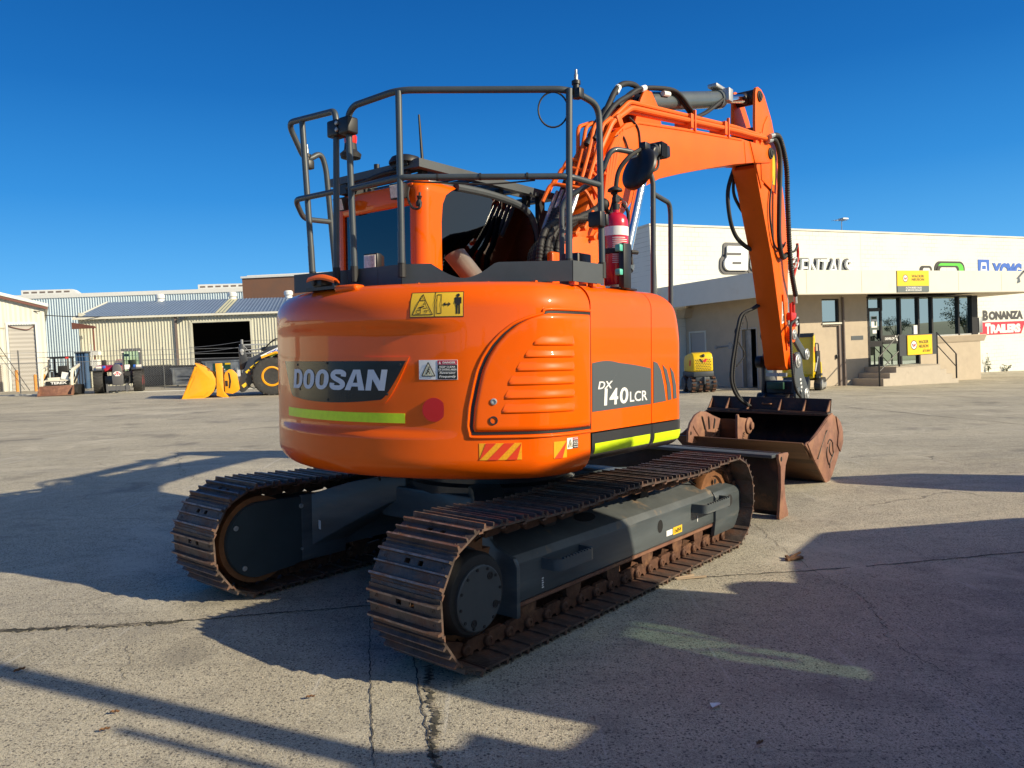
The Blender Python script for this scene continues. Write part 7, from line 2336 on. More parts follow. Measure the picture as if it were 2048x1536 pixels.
obj('lettering', place(t_, basis((.1, .099, .66), (1, 0, 0), (0, 0, 1), (0, -1, 0))), M['white'], bn_, smooth=0)
for sx in (-1, 1):
    tr = obj('crawler_track', MB().prism([(.45, .1), (.6, .02), (1.9, .02), (2.1, .15), (2.15, .4), (2.0, .52), (.8, .55), (.45, .32)], 'x', min(sx * .55, sx * .86), max(sx * .55, sx * .86)), M['rubber'], sk, bevel=.02)
    obj('lift_arm', MB().prism([(.1, .3), (.28, .3), (.34, .95), (.5, 1.22), (1.9, 1.5), (1.9, 1.65), (.4, 1.38), (.16, 1.0)], 'x', min(sx * .63, sx * .75), max(sx * .63, sx * .75)), M['skidwhite'], sk, bevel=.02)
    obj('lift_ram', MB().tube([(sx * .72, .5, .65), (sx * .72, 1.8, 1.3)], .05, 8), M['rubber'], sk)
cg = MB()
for x in (-.46, .46):
    cg.tube([(x, .55, .85), (x * .97, .62, 1.5), (x * .95, .75, 1.96)], .045, 8).tube([(x, 1.8, .9), (x * .95, 1.75, 1.95)], .045, 8)
cg.bb(-.5, .5, .66, 1.85, 1.94, 2.03)
cg.bb(-.48, .48, 1.75, 1.8, .9, 1.2)
for k in range(6): cg.bb(-.42 + k * .16, -.4 + k * .16, 1.76, 1.79, 1.2, 1.95)
for x in (-.47, .45): cg.bb(x, x + .02, .75, 1.75, 1.3, 1.36)
obj('cage', cg, M['black'], sk)
obj('seat', MB().box((0, 1.3, 1.0), (.5, .5, .16)).box((0, 1.55, 1.3), (.48, .14, .5)).box((-.35, .8, 1.0), (.1, .15, .5)).box((.35, .8, 1.0), (.1, .15, .5)), M['rubber'], sk, bevel=.03)
obj('work_lamp', MB().bb(-.5, -.38, .6, .66, 1.88, 1.98), M['lens'], sk)
obj('red_lamp', MB().bb(.36, .5, .6, .66, 1.9, 2.0), M['beaconred'], sk)
obj('paper', MB().box((.32, .45, 1.02), (.32, .01, .36), Matrix.Rotation(R(12), 3, 'Y')), M['white'], sk, smooth=0)
# ------------------------------------------------------------------ red telehandler
th = thing('telehandler', 'red telehandler with grey boom nose and green glass cab facing us', 'telehandler', (-21.35, 41.6, gz(-21.35)), R(24))
th.scale = (.93, .93, .93)
def wheel(par, x, y, r, wd, axis, rimm, name='wheel', lug=0, rim_r=.55, hub=None):
    ax = Vector(axis)
    w_ = obj(name, MB().lathe([(r * rim_r, -wd * .4), (r * .86, -wd * .5), (r * .96, -wd * .46), (r, -wd * .36), (r, wd * .36), (r * .96, wd * .46), (r * .86, wd * .5), (r * rim_r, wd * .4)], (x, y, r), ax, 40), M['tyre'], par)
    mb = MB()
    n = 22
    perp = Vector((0, 0, 1)).cross(ax).normalized()
    for k in range(n):
        for sg in (-1, 1):
            a = 2 * pi * (k + (.5 if sg > 0 else 0)) / n
            rad = perp * math.cos(a) + Vector((0, 0, 1)) * math.sin(a)
            tg_ = -perp * math.sin(a) + Vector((0, 0, 1)) * math.cos(a)
            c = Vector((x, y, r)) + rad * (r * 1.0) + ax * sg * wd * .24
            mt = Matrix((ax * sg + tg_ * .55, tg_ - ax * sg * .55, rad)).transposed()
            for i in range(3): mt.col[i].normalize()
            mb.box(c - rad * r * .02, (wd * .54, r * .09, r * .06), mt)
    obj('tread_lug', mb, M['tyre'], w_, smooth=0)
    obj('rim', MB().lathe([(r * rim_r, -wd * .38), (r * rim_r, wd * .44), (r * rim_r * .86, wd * .47), (r * rim_r * .74, wd * .34), (r * rim_r * .72, wd * .12), (0, wd * .1)], (x, y, r), ax, 36), rimm, w_)
    obj('hub', MB().lathe([(r * rim_r * .6, wd * .1), (r * rim_r * .55, wd * .3), (r * .15, wd * .36), (0, wd * .36)], (x, y, r), ax, 30), hub or M['charcoal'], w_)
    return w_
for x, y in ((-1.02, 0), (1.02, 0), (-1.02, 2.7), (1.02, 2.7)):
    wheel(th, x, y, .68, .5, (1 if x > 0 else -1, 0, 0), M['telered'])
for x in (-1.02, 1.02):
    obj('mudguard', MB().prism([(-.5, 1.36), (.3, 1.5), (.75, 1.2), (.72, 1.14), (.3, 1.42), (-.48, 1.3)], 'x', x - .3, x + .3), M['charcoal'], th)
obj('chassis', MB().bb(-.72, .72, -.1, 3.6, .5, 1.0), M['charcoal'], th, bevel=.03)
obj('engine_hood', MB().prism([(.3, 1.25), (.25, 1.4), (.8, 1.62), (2.6, 1.68), (2.8, 1.2)], 'x', -1.2, -.32), M['telered'], th, bevel=.05)
obj('hood_grille', MB().bb(-1.15, -.7, .22, .26, 1.29, 1.36).bb(-.55, -.36, .55, .6, 1.38, 1.55), M['black'], th)
obj('exhaust', MB().bb(-.9, -.66, 1.2, 1.5, 1.6, 1.95), M['rubber'], th, bevel=.03)
obj('boom', MB().prism([(-.4, .9), (-.3, 1.5), (3.4, 2.0), (3.5, 1.7)], 'x', -.26, .22), M['telered'], th, bevel=.02)
ns = obj('boom_nose', MB().prism([(-.3, .42), (-.22, .42), (-.18, .9), (-.16, 1.3), (-.14, 1.62), (-.02, 1.62), (-.02, 1.62), (-.42, 1.62), (-.62, 1.1), (-.66, .6), (-.5, .42)] if False else [(-.28, .45), (.28, .45), (.3, .95), (.22, 1.5), (.12, 1.66), (-.12, 1.66), (-.22, 1.5), (-.3, .95)], 'y', -.72, -.4), M['telegrey'], th, bevel=.03)
lg_ = MB()
for dx in (-.11, 0, .11): lg_.prism([(dx - .07, 1.12), (dx + .07, 1.12), (dx, 1.0)], 'y', -.728, -.7215)
lg_.prism([(-.09, 1.21), (.09, 1.21), (.05, 1.14), (-.05, 1.14)], 'y', -.728, -.7215)
obj('emblem', MB().prism([(-.22, 1.14), (-.1, 1.24), (.1, 1.24), (.22, 1.14), (.1, .97), (-.1, .97)], 'y', -.7275, -.7205), M['white'], ns, smooth=0)
lg2 = MB()
for dx in (-.11, 0, .11): lg2.prism([(dx - .06, 1.12), (dx + .06, 1.12), (dx, 1.02)], 'y', -.7325, -.7285)
lg2.prism([(-.08, 1.205), (.08, 1.205), (.05, 1.145), (-.05, 1.145)], 'y', -.7325, -.7285)
obj('emblem_mark', lg2, M['signred'], ns, smooth=0)
fc = obj('fork_carriage', MB().bb(-.62, .62, -.85, -.75, .16, .42).bb(-.6, -.5, -.9, -.8, .05, .55).bb(.4, .5, -.9, -.8, .05, .55).bb(-.1, -.04, -.86, -.8, .1, .45).bb(.1, .16, -.86, -.8, .1, .45), M['telegrey'], th, smooth=0)
obj('hose_bundle', MB().tube(spline([(.3, -.4, 1.3), (.55, -.45, 1.0), (.6, -.6, .7), (.5, -.7, .4)], 6), .05, 7).tube(spline([(.35, -.4, .9), (.6, -.5, .8), (.5, -.6, .5)], 6), .04, 7).box((.5, -.42, 1.08), (.3, .2, .2)), M['rubber'], th)
cbn = obj('cab', MB().bb(.22, .3, .35, .43, 1.2, 2.5).bb(1.14, 1.22, .35, .43, 1.2, 2.5).bb(.22, .3, 1.6, 1.68, 1.2, 2.5).bb(1.14, 1.22, 1.6, 1.68, 1.2, 2.5).bb(.2, 1.24, .33, 1.7, 2.42, 2.56).bb(.22, 1.22, .35, 1.7, .9, 1.25), M['telegrey'], th, smooth=0)
mg = bpy.data.materials.get('green_cab_glass') or glass('green_cab_glass', (.78, .92, .84), 1.5)
obj('windscreen', MB().bb(.3, 1.14, .37, .38, 1.25, 2.4), mg, cbn, smooth=0)
rb = MB()
for k in range(4): rb.bb(.4 + k * .2, .42 + k * .2, .3, .34, 2.4, 2.56)
for k in range(5): rb.bb(.38 + k * .17, .395 + k * .17, 1.62, 1.64, 1.6, 2.4)
obj('roof_bar', rb, M['steel'], cbn, smooth=0)
obj('cab_seat', MB().bb(.5, .95, 1.1, 1.25, 1.25, 1.9).bb(.45, 1.0, .8, 1.2, 1.3, 1.4).bb(.35, .6, .42, .5, 2.1, 2.25), M['black'], cbn, bevel=.03)
obj('notice', MB().bb(.34, .62, .355, .365, 1.34, 1.62), M['white'], cbn, smooth=0)
obj('lamp', MB().bb(.22, .34, .31, .33, 2.32, 2.4).bb(1.1, 1.22, .31, .33, 2.32, 2.4).box((-1.0, .15, 1.52), (.3, .1, .12)).box((1.1, .1, 1.52), (.3, .1, .14)), M['lens'], th, bevel=.01)
obj('blue_lamp', MB().bb(-.8, -.64, .1, .2, 1.45, 1.6).bb(.8, .94, .1, .2, 1.45, 1.6), M['blue'], th, bevel=.02)
obj('mirror', MB().bb(-1.5, -1.3, .3, .36, 1.3, 1.62).tube([(-1.4, .33, 1.4), (-1.1, .4, 1.2)], .015, 6), M['black'], th)
obj('aerial_mast', MB().tube([(-1.28, .1, 1.3), (-1.35, .1, 2.9)], .03, 8), M['steel'], th)
# ------------------------------------------------------------------ wheel loader (faces left; x_local forward = -X world)
ldm = basis((-10.45, 33.4, gz(-10.45)), (-.945, -.327, 0), (.327, -.945, 0), (0, 0, 1))
ld = thing('wheel_loader', 'yellow wheel loader with charcoal lift arms and its bucket on the ground', 'wheel loader', mw=ldm)
YN = .0        # near side y = 0, far side y = -2.4 (away)
sidep = [(3.7, 0), (3.66, .04), (3.0, 1.38), (3.08, 1.55), (3.05, 1.56), (2.6, 1.3), (2.62, 1.22), (2.42, 1.15), (2.3, .85), (2.3, .6), (2.4, .32), (2.6, .12), (2.95, .0)]
lb_ = obj('bucket', MB().prism([(3.7, 0), (3.1, .0), (2.62, .12), (2.42, .32), (2.33, .6), (2.36, .85), (2.6, 1.25), (3.05, 1.56), (3.02, 1.5), (2.64, 1.2), (2.4, .84), (2.38, .6), (2.46, .36), (2.65, .17), (3.1, .05), (3.66, .03)], 'y', -2.45, .05), M['yellow'], ld)
for y in (-2.5, .05): obj('bucket_side', MB().prism(sidep, 'y', y, y + .05), M['yellow'], lb_, bevel=.006)
obj('side_cutter', MB().prism([(3.7, .0), (3.5, .0), (3.08, 1.42), (3.0, 1.38)], 'y', .04, .115).prism([(3.5, 0), (3.8, 0), (3.8, .03), (3.5, .06)], 'y', -2.5, .11), M['yellow'], lb_)
mb = MB()
mb.tube(fillet([(3.45, .105, .22), (3.08, .105, 1.0)] , .02), .015, 5).tube(fillet([(3.3, .105, .14), (2.75, .105, .14), (2.62, .105, .3)], .1), .012, 5)
for x, z in ((3.5, .3), (3.42, .46), (3.55, .14), (3.0, 1.2), (3.0, 1.32)): mb.lathe([(.03, 0), (.03, .02), (0, .02)], (x, .1, z), (0, 1, 0), 10)
obj_split('bucket_bolt', mb, M['yellow'], lb_)
obj('coupler', MB().prism([(2.3, .12), (1.95, -.0), (1.8, .02), (2.0, .3), (2.0, 1.5), (2.28, 1.5), (2.26, .9)], 'y', -.25, .1).prism([(2.3, .12), (2.0, .1), (2.0, 1.3), (2.28, 1.3)], 'y', -2.2, -1.9).bb(2.02, 2.2, -1.9, -.25, .5, .9), M['yellow'], ld, bevel=.015)
obj('coupler_ear', MB().prism([(1.95, .22), (1.65, .16), (1.45, .25), (1.35, .35), (1.4, .8), (1.42, 1.0), (1.6, 1.2), (1.75, 1.22), (1.9, 1.1), (1.95, .95)], 'y', -.6, .05), M['yellow'], ld, bevel=.015)
obj('coupler_gap', MB().prism([(1.74, .4), (1.68, .7), (1.72, 1.05), (1.8, 1.1), (1.76, .75), (1.8, .42)], 'y', .05, .055).bb(1.82, 1.93, .05, .055, .5, .74), M['rust_dark'], ld, smooth=0)
arm_ = [(1.3, .2), (1.45, .35), (1.3, .9), (1.1, 1.25), (.95, 1.6), (.6, 1.78), (-.1, 2.12), (-.6, 2.3), (-1.3, 2.35), (-1.3, 2.05), (-.6, 2.0), (0, 1.72), (.45, 1.3), (.7, .85), (.95, .4), (1.15, .22)]
la = obj('lift_arm', MB().prism(arm_, 'y', -.55, -.25), M['charcoal'], ld, bevel=.02)
obj('lift_arm', MB().prism(arm_, 'y', -2.05, -1.75), M['charcoal'], ld, bevel=.02)
obj('tilt_lever', MB().prism([(1.3, 1.15), (1.32, 2.1), (1.25, 2.3), (1.1, 2.3), (1.05, 2.1), (.95, 1.6), (1.0, 1.2)], 'y', -1.3, -.85), M['charcoal'], ld, bevel=.03)
obj('pivot_pin', MB().lathe([(.09, 0), (.09, .04), (.05, .05), (0, .05)], (1.18, -.85, 2.0), (0, 1, 0), 16).lathe([(.06, 0), (.06, .04), (0, .05)], (1.17, -.85, 1.88), (0, 1, 0), 16), M['steel'], ld)
obj('tilt_ram', MB().tube([(1.2, -1.05, 2.02), (.3, -1.05, 2.06)], .04, 10).bb(.1, 1.28, -1.1, -1.0, 2.24, 2.3), M['steel'], ld)
obj('ram_barrel', MB().tube([(.35, -1.05, 2.05), (-.9, -1.05, 2.15)], .09, 12), M['charcoal'], ld)
obj('arm_hose', MB().tube(spline([(.2, -.9, 2.1), (-.2, -.85, 2.45), (-.6, -.85, 2.5), (-.9, -.8, 2.3)], 6), .025, 6).tube(spline([(.3, -.7, 1.95), (-.1, -.7, 2.35), (-.5, -.7, 2.42), (-.9, -.7, 2.2)], 6), .025, 6).tube(spline([(1.1, -.3, .6), (.8, -.2, .35), (.6, -.2, .45), (.5, -.25, .8)], 6), .02, 6), M['rubber'], ld)
mb = MB()
def on_arm(x, z, w_, h, m, name, par, ang):
    return obj(name, place(MB().box((0, 0, 0), (w_, .008, h)), Matrix.Translation((x, -.246, z)) @ Matrix.Rotation(ang, 4, 'Y')), m, par, smooth=0)
dc = on_arm(.0, 1.85, .85, .17, M['logowhite'], 'arm_decal', la, R(24))
on_arm(-.2, 1.83, .55, .1, M['lime'], 'arm_decal', la, R(24)).location.z = -.02
t_ = text_mesh('XCMG', .5, .13, .05, 0, .004)
obj('lettering', place(t_, Matrix.Translation((-.08, -.239, 1.885)) @ Matrix.Rotation(R(24), 4, 'Y') @ basis((0, 0, 0), (-1, 0, 0), (0, 0, 1), (0, 1, 0))), M['blue'], dc, smooth=0)
for x, z in ((.98, 1.1), (.78, 1.28), (.55, 1.45)):
    on_arm(x, z, .2, .1, M['signyel'], 'arm_stripe', la, R(35))
    on_arm(x - .06, z - .08, .08, .18, M['brown'], 'arm_stripe', la, R(35))
on_arm(1.15, .5, .2, .14, M['stickyel'], 'arm_stripe', la, R(35))
for x in (0, -2.9):
    for y, s_ in ((-.25, 1), (-2.1, -1)):
        wheel(ld, x, y, .83, .52, (0, s_, 0), M['yellow'], rim_r=.53)
obj('front_frame', MB().prism([(.9, .55), (.6, 1.2), (-.4, 1.9), (-1.2, 2.0), (-1.2, .6)], 'y', -1.7, -.65), M['charcoal'], ld, bevel=.03)
obj('mudguard', MB().prism([(.4, 1.72), (-.2, 1.92), (-.9, 1.75), (-.9, 1.66), (-.2, 1.83), (.4, 1.62)], 'y', -.5, .02), M['yellow'], ld)
obj('rear_body', MB().prism([(-1.4, .6), (-1.4, 1.7), (-2.2, 2.0), (-4.2, 1.9), (-4.4, .9), (-4.2, .6)], 'y', -2.0, -.35), M['yellow'], ld, bevel=.06)
lc_ = obj('cab', MB().bb(-2.3, -1.4, -1.9, -.45, 3.2, 3.35).bb(-1.46, -1.4, -.5, -.44, 1.7, 3.2).bb(-2.3, -2.24, -.5, -.44, 1.7, 3.2).bb(-1.46, -1.4, -1.9, -1.84, 1.7, 3.2).bb(-2.3, -2.24, -1.9, -1.84, 1.7, 3.2), M['charcoal'], ld)
obj('cab_glass', MB().bb(-2.24, -1.46, -.48, -.47, 1.75, 3.2).bb(-1.44, -1.43, -1.84, -.5, 1.75, 3.2), M['cabglass'], lc_, smooth=0)
obj('amber_lamp', MB().box((-.62, -.55, 2.15), (.14, .06, .22)), M['signyel'], ld, bevel=.02)
# ------------------------------------------------------------------ trench roller
tr_ = thing('trench_roller', 'yellow trench roller with perforated grille and padded steel drums', 'roller', (6.75, 26.9, gz(6.9)), R(4))
hd = obj('hood', MB().prism([(0, .74), (1.15, .74), (1.15, 1.1), (1.0, 1.32), (.3, 1.42), (.1, 1.38), (.0, 1.22)], 'x', -.36, .36), M['yellow2'], tr_, bevel=.05, bseg=3)
gr_ = MB()
for i in range(9):
    for j in range(7):
        if j > 4 and 2 < i < 6: continue
        gr_.lathe([(.021, 0), (0, .001)], (-.26 + i * .062 + (.03 if j % 2 else 0), -.002, .80 + j * .058), (0, -1, 0), 6)
obj('grille', MB().bb(-.3, .3, -.004, -.0015, .78, 1.18), M['ink'], hd, smooth=0) if 0 else obj('grille', gr_, M['ink'], hd, smooth=0)
obj('emblem', MB().prism([(-.14, 1.19), (-.07, 1.19), (0, 1.06), (-.05, 1.06)], 'y', -.006, -.003), M['ink'], hd, smooth=0)
obj('emblem', MB().prism([(-.02, 1.19), (.03, 1.12), (.07, 1.19), (.16, 1.19), (.07, 1.05), (.03, 1.1), (-.0, 1.06)], 'y', -.006, -.003), M['signred'], hd, smooth=0)
obj('side_mark', MB().prism([(.25, 1.15), (.4, 1.15), (.45, .95), (.3, .95)], 'x', -.366, -.363), M['signred'], hd, smooth=0)
obj('lamp', MB().lathe([(.06, 0), (.05, .04), (0, .05)], (.02, .03, 1.3), (0, -1, .4), 16), M['black'], hd)
obj('frame', MB().bb(-.36, .36, -.03, 1.3, .56, .74).bb(-.3, .2, -.06, 1.2, .4, .55).bb(-.04, .04, -.14, .1, .3, .56), M['hub'], tr_, bevel=.02)
for yc in (.2, .95):
    for x0, x1 in ((-.47, -.02), (.02, .47)):
        dr = obj('drum', MB().lathe([(.23, x0), (.25, x0 + .02), (.25, x1 - .02), (.23, x1)], (0, yc, .3), (1, 0, 0), 28), M['charcoal'], tr_)
        pd = MB()
        for k in range(12):
            a = 2 * pi * k / 12
            for xx in (x0 + .1, x1 - .1):
                aa = a + (.26 if xx > (x0 + x1) / 2 else 0)
                pd.box((xx, yc + .27 * math.cos(aa), .3 + .27 * math.sin(aa)), (.12, .07, .07), Matrix.Rotation(aa, 3, 'X'), .8)
        obj('drum_pad', pd, M['chain'], dr, smooth=0)
# ------------------------------------------------------------------ tracked mini dumper
dm = thing('track_dumper', 'yellow mini track dumper with its tall skip tipped up toward us', 'dumper', (10.3, 26.2, gz(10.35)), R(-32))
skp = obj('skip', MB().prism([(-.0, .42), (.28, .5), (.4, 1.9), (.34, 1.9), (.22, .56), (.0, .48)], 'x', -.95, .0), M['yellow2'], dm)
obj('skip_edge', MB().bb(-.98, .02, .28, .42, 1.84, 1.98).bb(-.02, .03, .2, .3, 1.0, 1.9), M['charcoal'], skp)
obj('skip_side', MB().prism([(-.05, .45), (.28, .42), (.55, 1.5), (.4, 1.92), (.2, 1.86), (.02, .9)], 'x', .0, .04), M['yellow2'], skp)
obj('skip_side', MB().prism([(-.05, .45), (.28, .42), (.55, 1.5), (.4, 1.92), (.2, 1.86), (.02, .9)], 'x', -.99, -.951), M['yellow2'], skp)
obj('emblem', MB().prism([(.24, 1.5), (.34, 1.5), (.36, 1.3), (.3, 1.36), (.24, 1.28)], 'x', .042, .044), M['signred'], skp, smooth=0)
obj('shovel', MB().prism([(-.38, 0), (-.36, .1), (-.12, .42), (-.08, .48), (-.04, .46), (-.1, .3), (-.2, .03)], 'x', -.95, -.12), M['charcoal'], dm)
obj('shovel_side', MB().prism([(-.4, .0), (-.05, .5), (.1, .42), (.1, .2), (-.1, .0)], 'x', -.12, -.09), M['hub'], dm)
obj('ram', MB().tube([(.06, .15, .65), (.08, .55, 1.15)], .035, 8), M['steel'], dm)
for x in (-.75, .12):
    tk = obj('crawler_track', MB().prism([(.0, .08), (.1, 0), (.95, 0), (1.1, .12), (1.1, .3), (1.0, .42), (.15, .38), (.0, .24)], 'x', x - .09, x + .14), M['rubber'], dm, bevel=.03)
    mb = MB()
    mb.lathe([(.16, 0), (.16, .02), (.05, .03), (0, .03)], (x + .142, .25, .2), (1, 0, 0), 10)
    for yy_ in (.5, .7, .9): mb.lathe([(.1, 0), (.1, .02), (0, .03)], (x + .142, yy_, .16), (1, 0, 0), 10)
    obj('track_wheel', mb, M['steel'], tk)
obj('body', MB().bb(-.55, .1, .35, 1.0, .4, 1.35), M['black'], dm, bevel=.02)
obj('rear_cover', MB().prism([(.98, .3), (1.12, .3), (1.15, .7), (1.08, .95), (1.0, .95)], 'x', -.5, .12), M['yellow2'], dm, bevel=.02)
obj('handle', MB().tube(fillet([(.05, .4, 1.35), (.05, .4, 1.62), (.05, .95, 1.6), (.05, 1.0, 1.3)], .08, 4), .022, 8), M['charcoal'], dm)
obj('step', MB().bb(.1, .2, .1, .5, .42, .5).bb(.1, .26, .15, .4, .5, .58), M['hub'], dm)

#@@GROUND DETAIL
# ------------------------------------------------------------------ joints, cracks and litter on the concrete
M['joint'] = mat('mossy_joint', (.05, .047, .035), .95, var=.5, vscale=14, dirt=(.3, .26, .2), dscale=9, dlo=.5, dhi=.62, bump=.6, bscale=40)
M['crackm'] = mat('dark_crack', (.06, .055, .048), .95, var=.5, vscale=9, dirt=(.22, .2, .165), dscale=14, dlo=.52, dhi=.62)
def groove(pts, wd, m, name, label, seed, jag=.03, sub=26):
    rr = random.Random(seed)
    P_ = spline(pts, sub)
    ll, rl = [], []
    for i, p in enumerate(P_):
        t = (P_[min(i + 1, len(P_) - 1)] - P_[max(i - 1, 0)]).normalized()
        n_ = Vector((-t.y, t.x, 0))
        off_ = mnoise.noise(Vector((i * .23, seed * 3.1, 0))) * jag + rr.uniform(-.25, .25) * jag
        a = wd * (.35 + .65 * abs(mnoise.noise(Vector((i * .37, seed * 7.7, 4))) * 1.9))
        b = wd * (.35 + .65 * abs(mnoise.noise(Vector((i * .41, seed * 5.3, 9))) * 1.9))
        c = p + n_ * off_
        for L_, q_ in ((ll, c + n_ * a), (rl, c - n_ * b)): L_.append((q_.x, q_.y, gz(q_.x) + .004))
    o = obj(name, MB().grid([ll, rl]), m, smooth=0)
    o['label'] = label
    o['kind'] = 'structure'
    return o

Z0 = lambda l: [(x, y, 0) for x, y in l]
groove(Z0([(-6, 4.0), (-4.2, 4.3), (-3.06, 4.42), (-2.37, 4.5), (-1.98, 4.57), (-1.5, 4.68), (-.96, 4.79), (.2, 5.05), (.9, 5.25), (1.56, 5.38), (2.6, 5.56), (3.82, 5.73), (6, 6.1)]), .01, M['crackm'], 'joint', 'dark weathered joint line across the concrete', 2, .02, 40)
groove(Z0([(-4.2, 4.29), (-3.06, 4.41), (-2.73, 4.45), (-2.37, 4.49), (-2.05, 4.55)]), .035, M['joint'], 'joint', 'mossy stretch of the joint at left', 5, .03, 60)
groove(Z0([(-.5, 3.85), (-.48, 3.68), (-.44, 3.46), (-.4, 3.27), (-.4, 3.1), (-.36, 2.88), (-.3, 2.4)]), .022, M['joint'], 'joint', 'rough joint running toward the viewer', 8, .03, 40)
groove(Z0([(2.18, 7.16), (2.13, 6.22), (2.12, 5.37), (2.2, 4.91), (2.1, 4.45), (2.02, 4.06), (2.08, 3.46)]), .003, M['crackm'], 'crack', 'hairline crack in the right foreground', 11, .05, 20)
groove(Z0([(-2.9, 4.85), (-2.59, 5.29), (-2.32, 5.65), (-2.0, 6.1)]), .003, M['crackm'], 'crack', 'hairline crack at left', 12, .05, 20)
groove(Z0([(-2.18, 4.18), (-2.03, 3.78), (-1.98, 3.5), (-1.9, 3.3)]), .0025, M['crackm'], 'crack', 'fine wandering crack in the left foreground', 13, .06, 20)
groove(Z0([(-9.25, 13.71), (-7.35, 13.51), (-5.69, 13.8), (-4.11, 13.51), (0, 13.6)]), .008, M['crackm'], 'joint', 'faint far joint at left', 14, .03, 16)
groove(Z0([(8.17, 18.51), (8.69, 16.11), (9.18, 13.73), (9.4, 11)]), .02, M['crackm'], 'joint', 'faint far joint at right', 15, .04, 20)
groove(Z0([(-15.5, 22.3), (-12.9, 22.5), (-11.1, 23.2)]), .035, M['crackm'], 'joint', 'dark patch edge far left', 16, .05, 20)
groove(Z0([(-5.95, 13.35), (-5.1, 11.6), (-4.49, 10.33), (-4.09, 9.85)]), .007, M['crackm'], 'crack', 'crack in the shaded concrete at left', 17, .12, 20)
groove(Z0([(4.09, 13.5), (5.2, 11.9), (7.5, 11.2)]), .006, M['crackm'], 'crack', 'crack beyond the wide bucket', 18, .1, 24)
for k, x in enumerate((-.93, -.7)):
    groove(Z0([(x, 4.6), (x + .1, 4.05), (x + .19, 3.58), (x + .26, 3.23), (x + .33, 2.9)]), .005, M['crackm'], 'scrape', 'thin scrape left by a track', 20 + k, .012, 24)
def litter(name, label, cat, mb, m, x, y, rz, dz=.006):
    o = tag(obj(name, mb, m, smooth=0), label, cat)
    o.location = (x, y, gz(x) + dz)
    o.rotation_euler = (0, 0, rz)
litter('wood_chip', 'splintered wood chip lying on the joint in the right foreground', 'wood chip', MB().bb(-.07, .07, -.016, .016, 0, .02).box((.05, .06, .014), (.2, .014, .012), Matrix.Rotation(.5, 3, 'Z')).box((-.03, .03, .012), (.1, .02, .014), Matrix.Rotation(1.3, 3, 'Z')), M['leafbrown'], 2.08, 5.75, .3)
litter('wood_splinter', 'pale splinters of wood beside the near track', 'wood splinter', MB().bb(-.12, .1, -.008, .008, 0, .01).box((-.05, .03, .008), (.16, .016, .012), Matrix.Rotation(.25, 3, 'Z')), M['wood'], 1.2, 5.3, .15)
litter('paper_scrap', 'small white paper scrap on the shaded concrete near the bottom edge', 'scrap', MB().add([(-.025, -.012, .004), (.02, -.016, .012), (.03, .01, .006), (-.02, .014, .014)], [(0, 1, 2, 3)]), M['white'], .84, 3.36, .4)
def dead_leaf(x, y, rz, label, sc=.7):
    mb = MB()
    mb.grid([[(-.03 * sc + .06 * sc * i / 5, (k - 1) * .014 * sc * math.sin(pi * (i + .3) / 5.6), .004 + .01 * sc * abs(k - 1) + .004 * (i % 2)) for k in range(3)] for i in range(6)])
    litter('dry_leaf', label, 'leaf', mb, M['leafbrown'], x, y, rz)
dead_leaf(-1.0, 3.48, .2, 'dry brown leaf on sunlit concrete in front of the near track')
dead_leaf(-2.56, 3.82, .9, 'orange brown leaf at the far left foreground', .9)
dead_leaf(-1.836, 3.35, .1, 'dry leaf lying just above the long shadow band')
dead_leaf(-1.796, 3.19, .4, 'dry leaf lying just below the long shadow band')
dead_leaf(1.19, 5.37, -.3, 'curled brown leaf beside the track shoes')
dead_leaf(.93, 3.02, .6, 'dark leaf at the bottom centre right on shaded concrete')
rr = random.Random(21)
pb = MB()
for k in range(420):
    yy_ = 2.6 + 9 * rr.random() ** 1.6
    xx = rr.uniform(-.75, .75) * yy_
    r_ = rr.uniform(.0015, .0045)
    o_ = len(pb.v)
    pb.ball((xx, yy_, gz(xx) + r_ * .5), r_, 6, (rr.uniform(.7, 1.6), rr.uniform(.7, 1.4), .8))
tag(obj('grit', pb, M['concrete_step'], smooth=0), 'loose grit and crumbs scattered on the concrete', 'grit', kind='stuff')

#@@AROUND (out of view: shadow casters added at right, and surroundings mirrored in paint and glass)
sh = Vector((math.sin(SUN_ROT), math.cos(SUN_ROT), 0))        # towards the sun, level
ss = Vector((-sh.y, sh.x, 0))
def at_s(s, l): return -0 * sh + ss * s - sh * l * -1
trk = basis((sh.x * 3.0, sh.y * 3.0, -.1), ss, -sh, (0, 0, 1))   # x along the truck (away), y away from the sun
tk_ = thing('shadow_truck', 'dark truck shape added out of view to cast the foreground shadows', 'truck', mw=trk)  # invented, unseen truck; its outline is shaped from the foreground shadows
tcab = MB()
for y0, y1 in ((-.05, 0), (-2.3, -2.25)):
    for P_ in ([(3.05, .6), (5.05, .6), (5.2, 1.4), (3.05, 1.4)], [(3.05, 1.4), (3.98, 1.4), (3.98, 3.16), (3.6, 3.2), (3.2, 2.8), (3.05, 2.2)], [(4.36, 1.4), (5.2, 1.4), (4.95, 2.4), (4.7, 3.1), (4.36, 3.13)], [(3.98, 3.09), (4.36, 3.09), (4.36, 3.13), (3.98, 3.16)]):
        tcab.prism(P_, 'y', y0, y1)
ol_ = [(5.05, .6), (5.2, 1.4), (4.95, 2.4), (4.7, 3.1), (3.6, 3.2), (3.2, 2.8), (3.05, 2.2), (3.05, .6)]
tcab.grid([[(x, y, z) for x, z in ol_] for y in (-2.25, -.05)])
tcb = obj('cab', tcab, M['charcoal'], tk_, smooth=0)
tg_m = glass('green_truck_glass', (.62, .72, .68), 1.5)  # tinted so sun through the added cab throws a pale green patch
ws = MB()
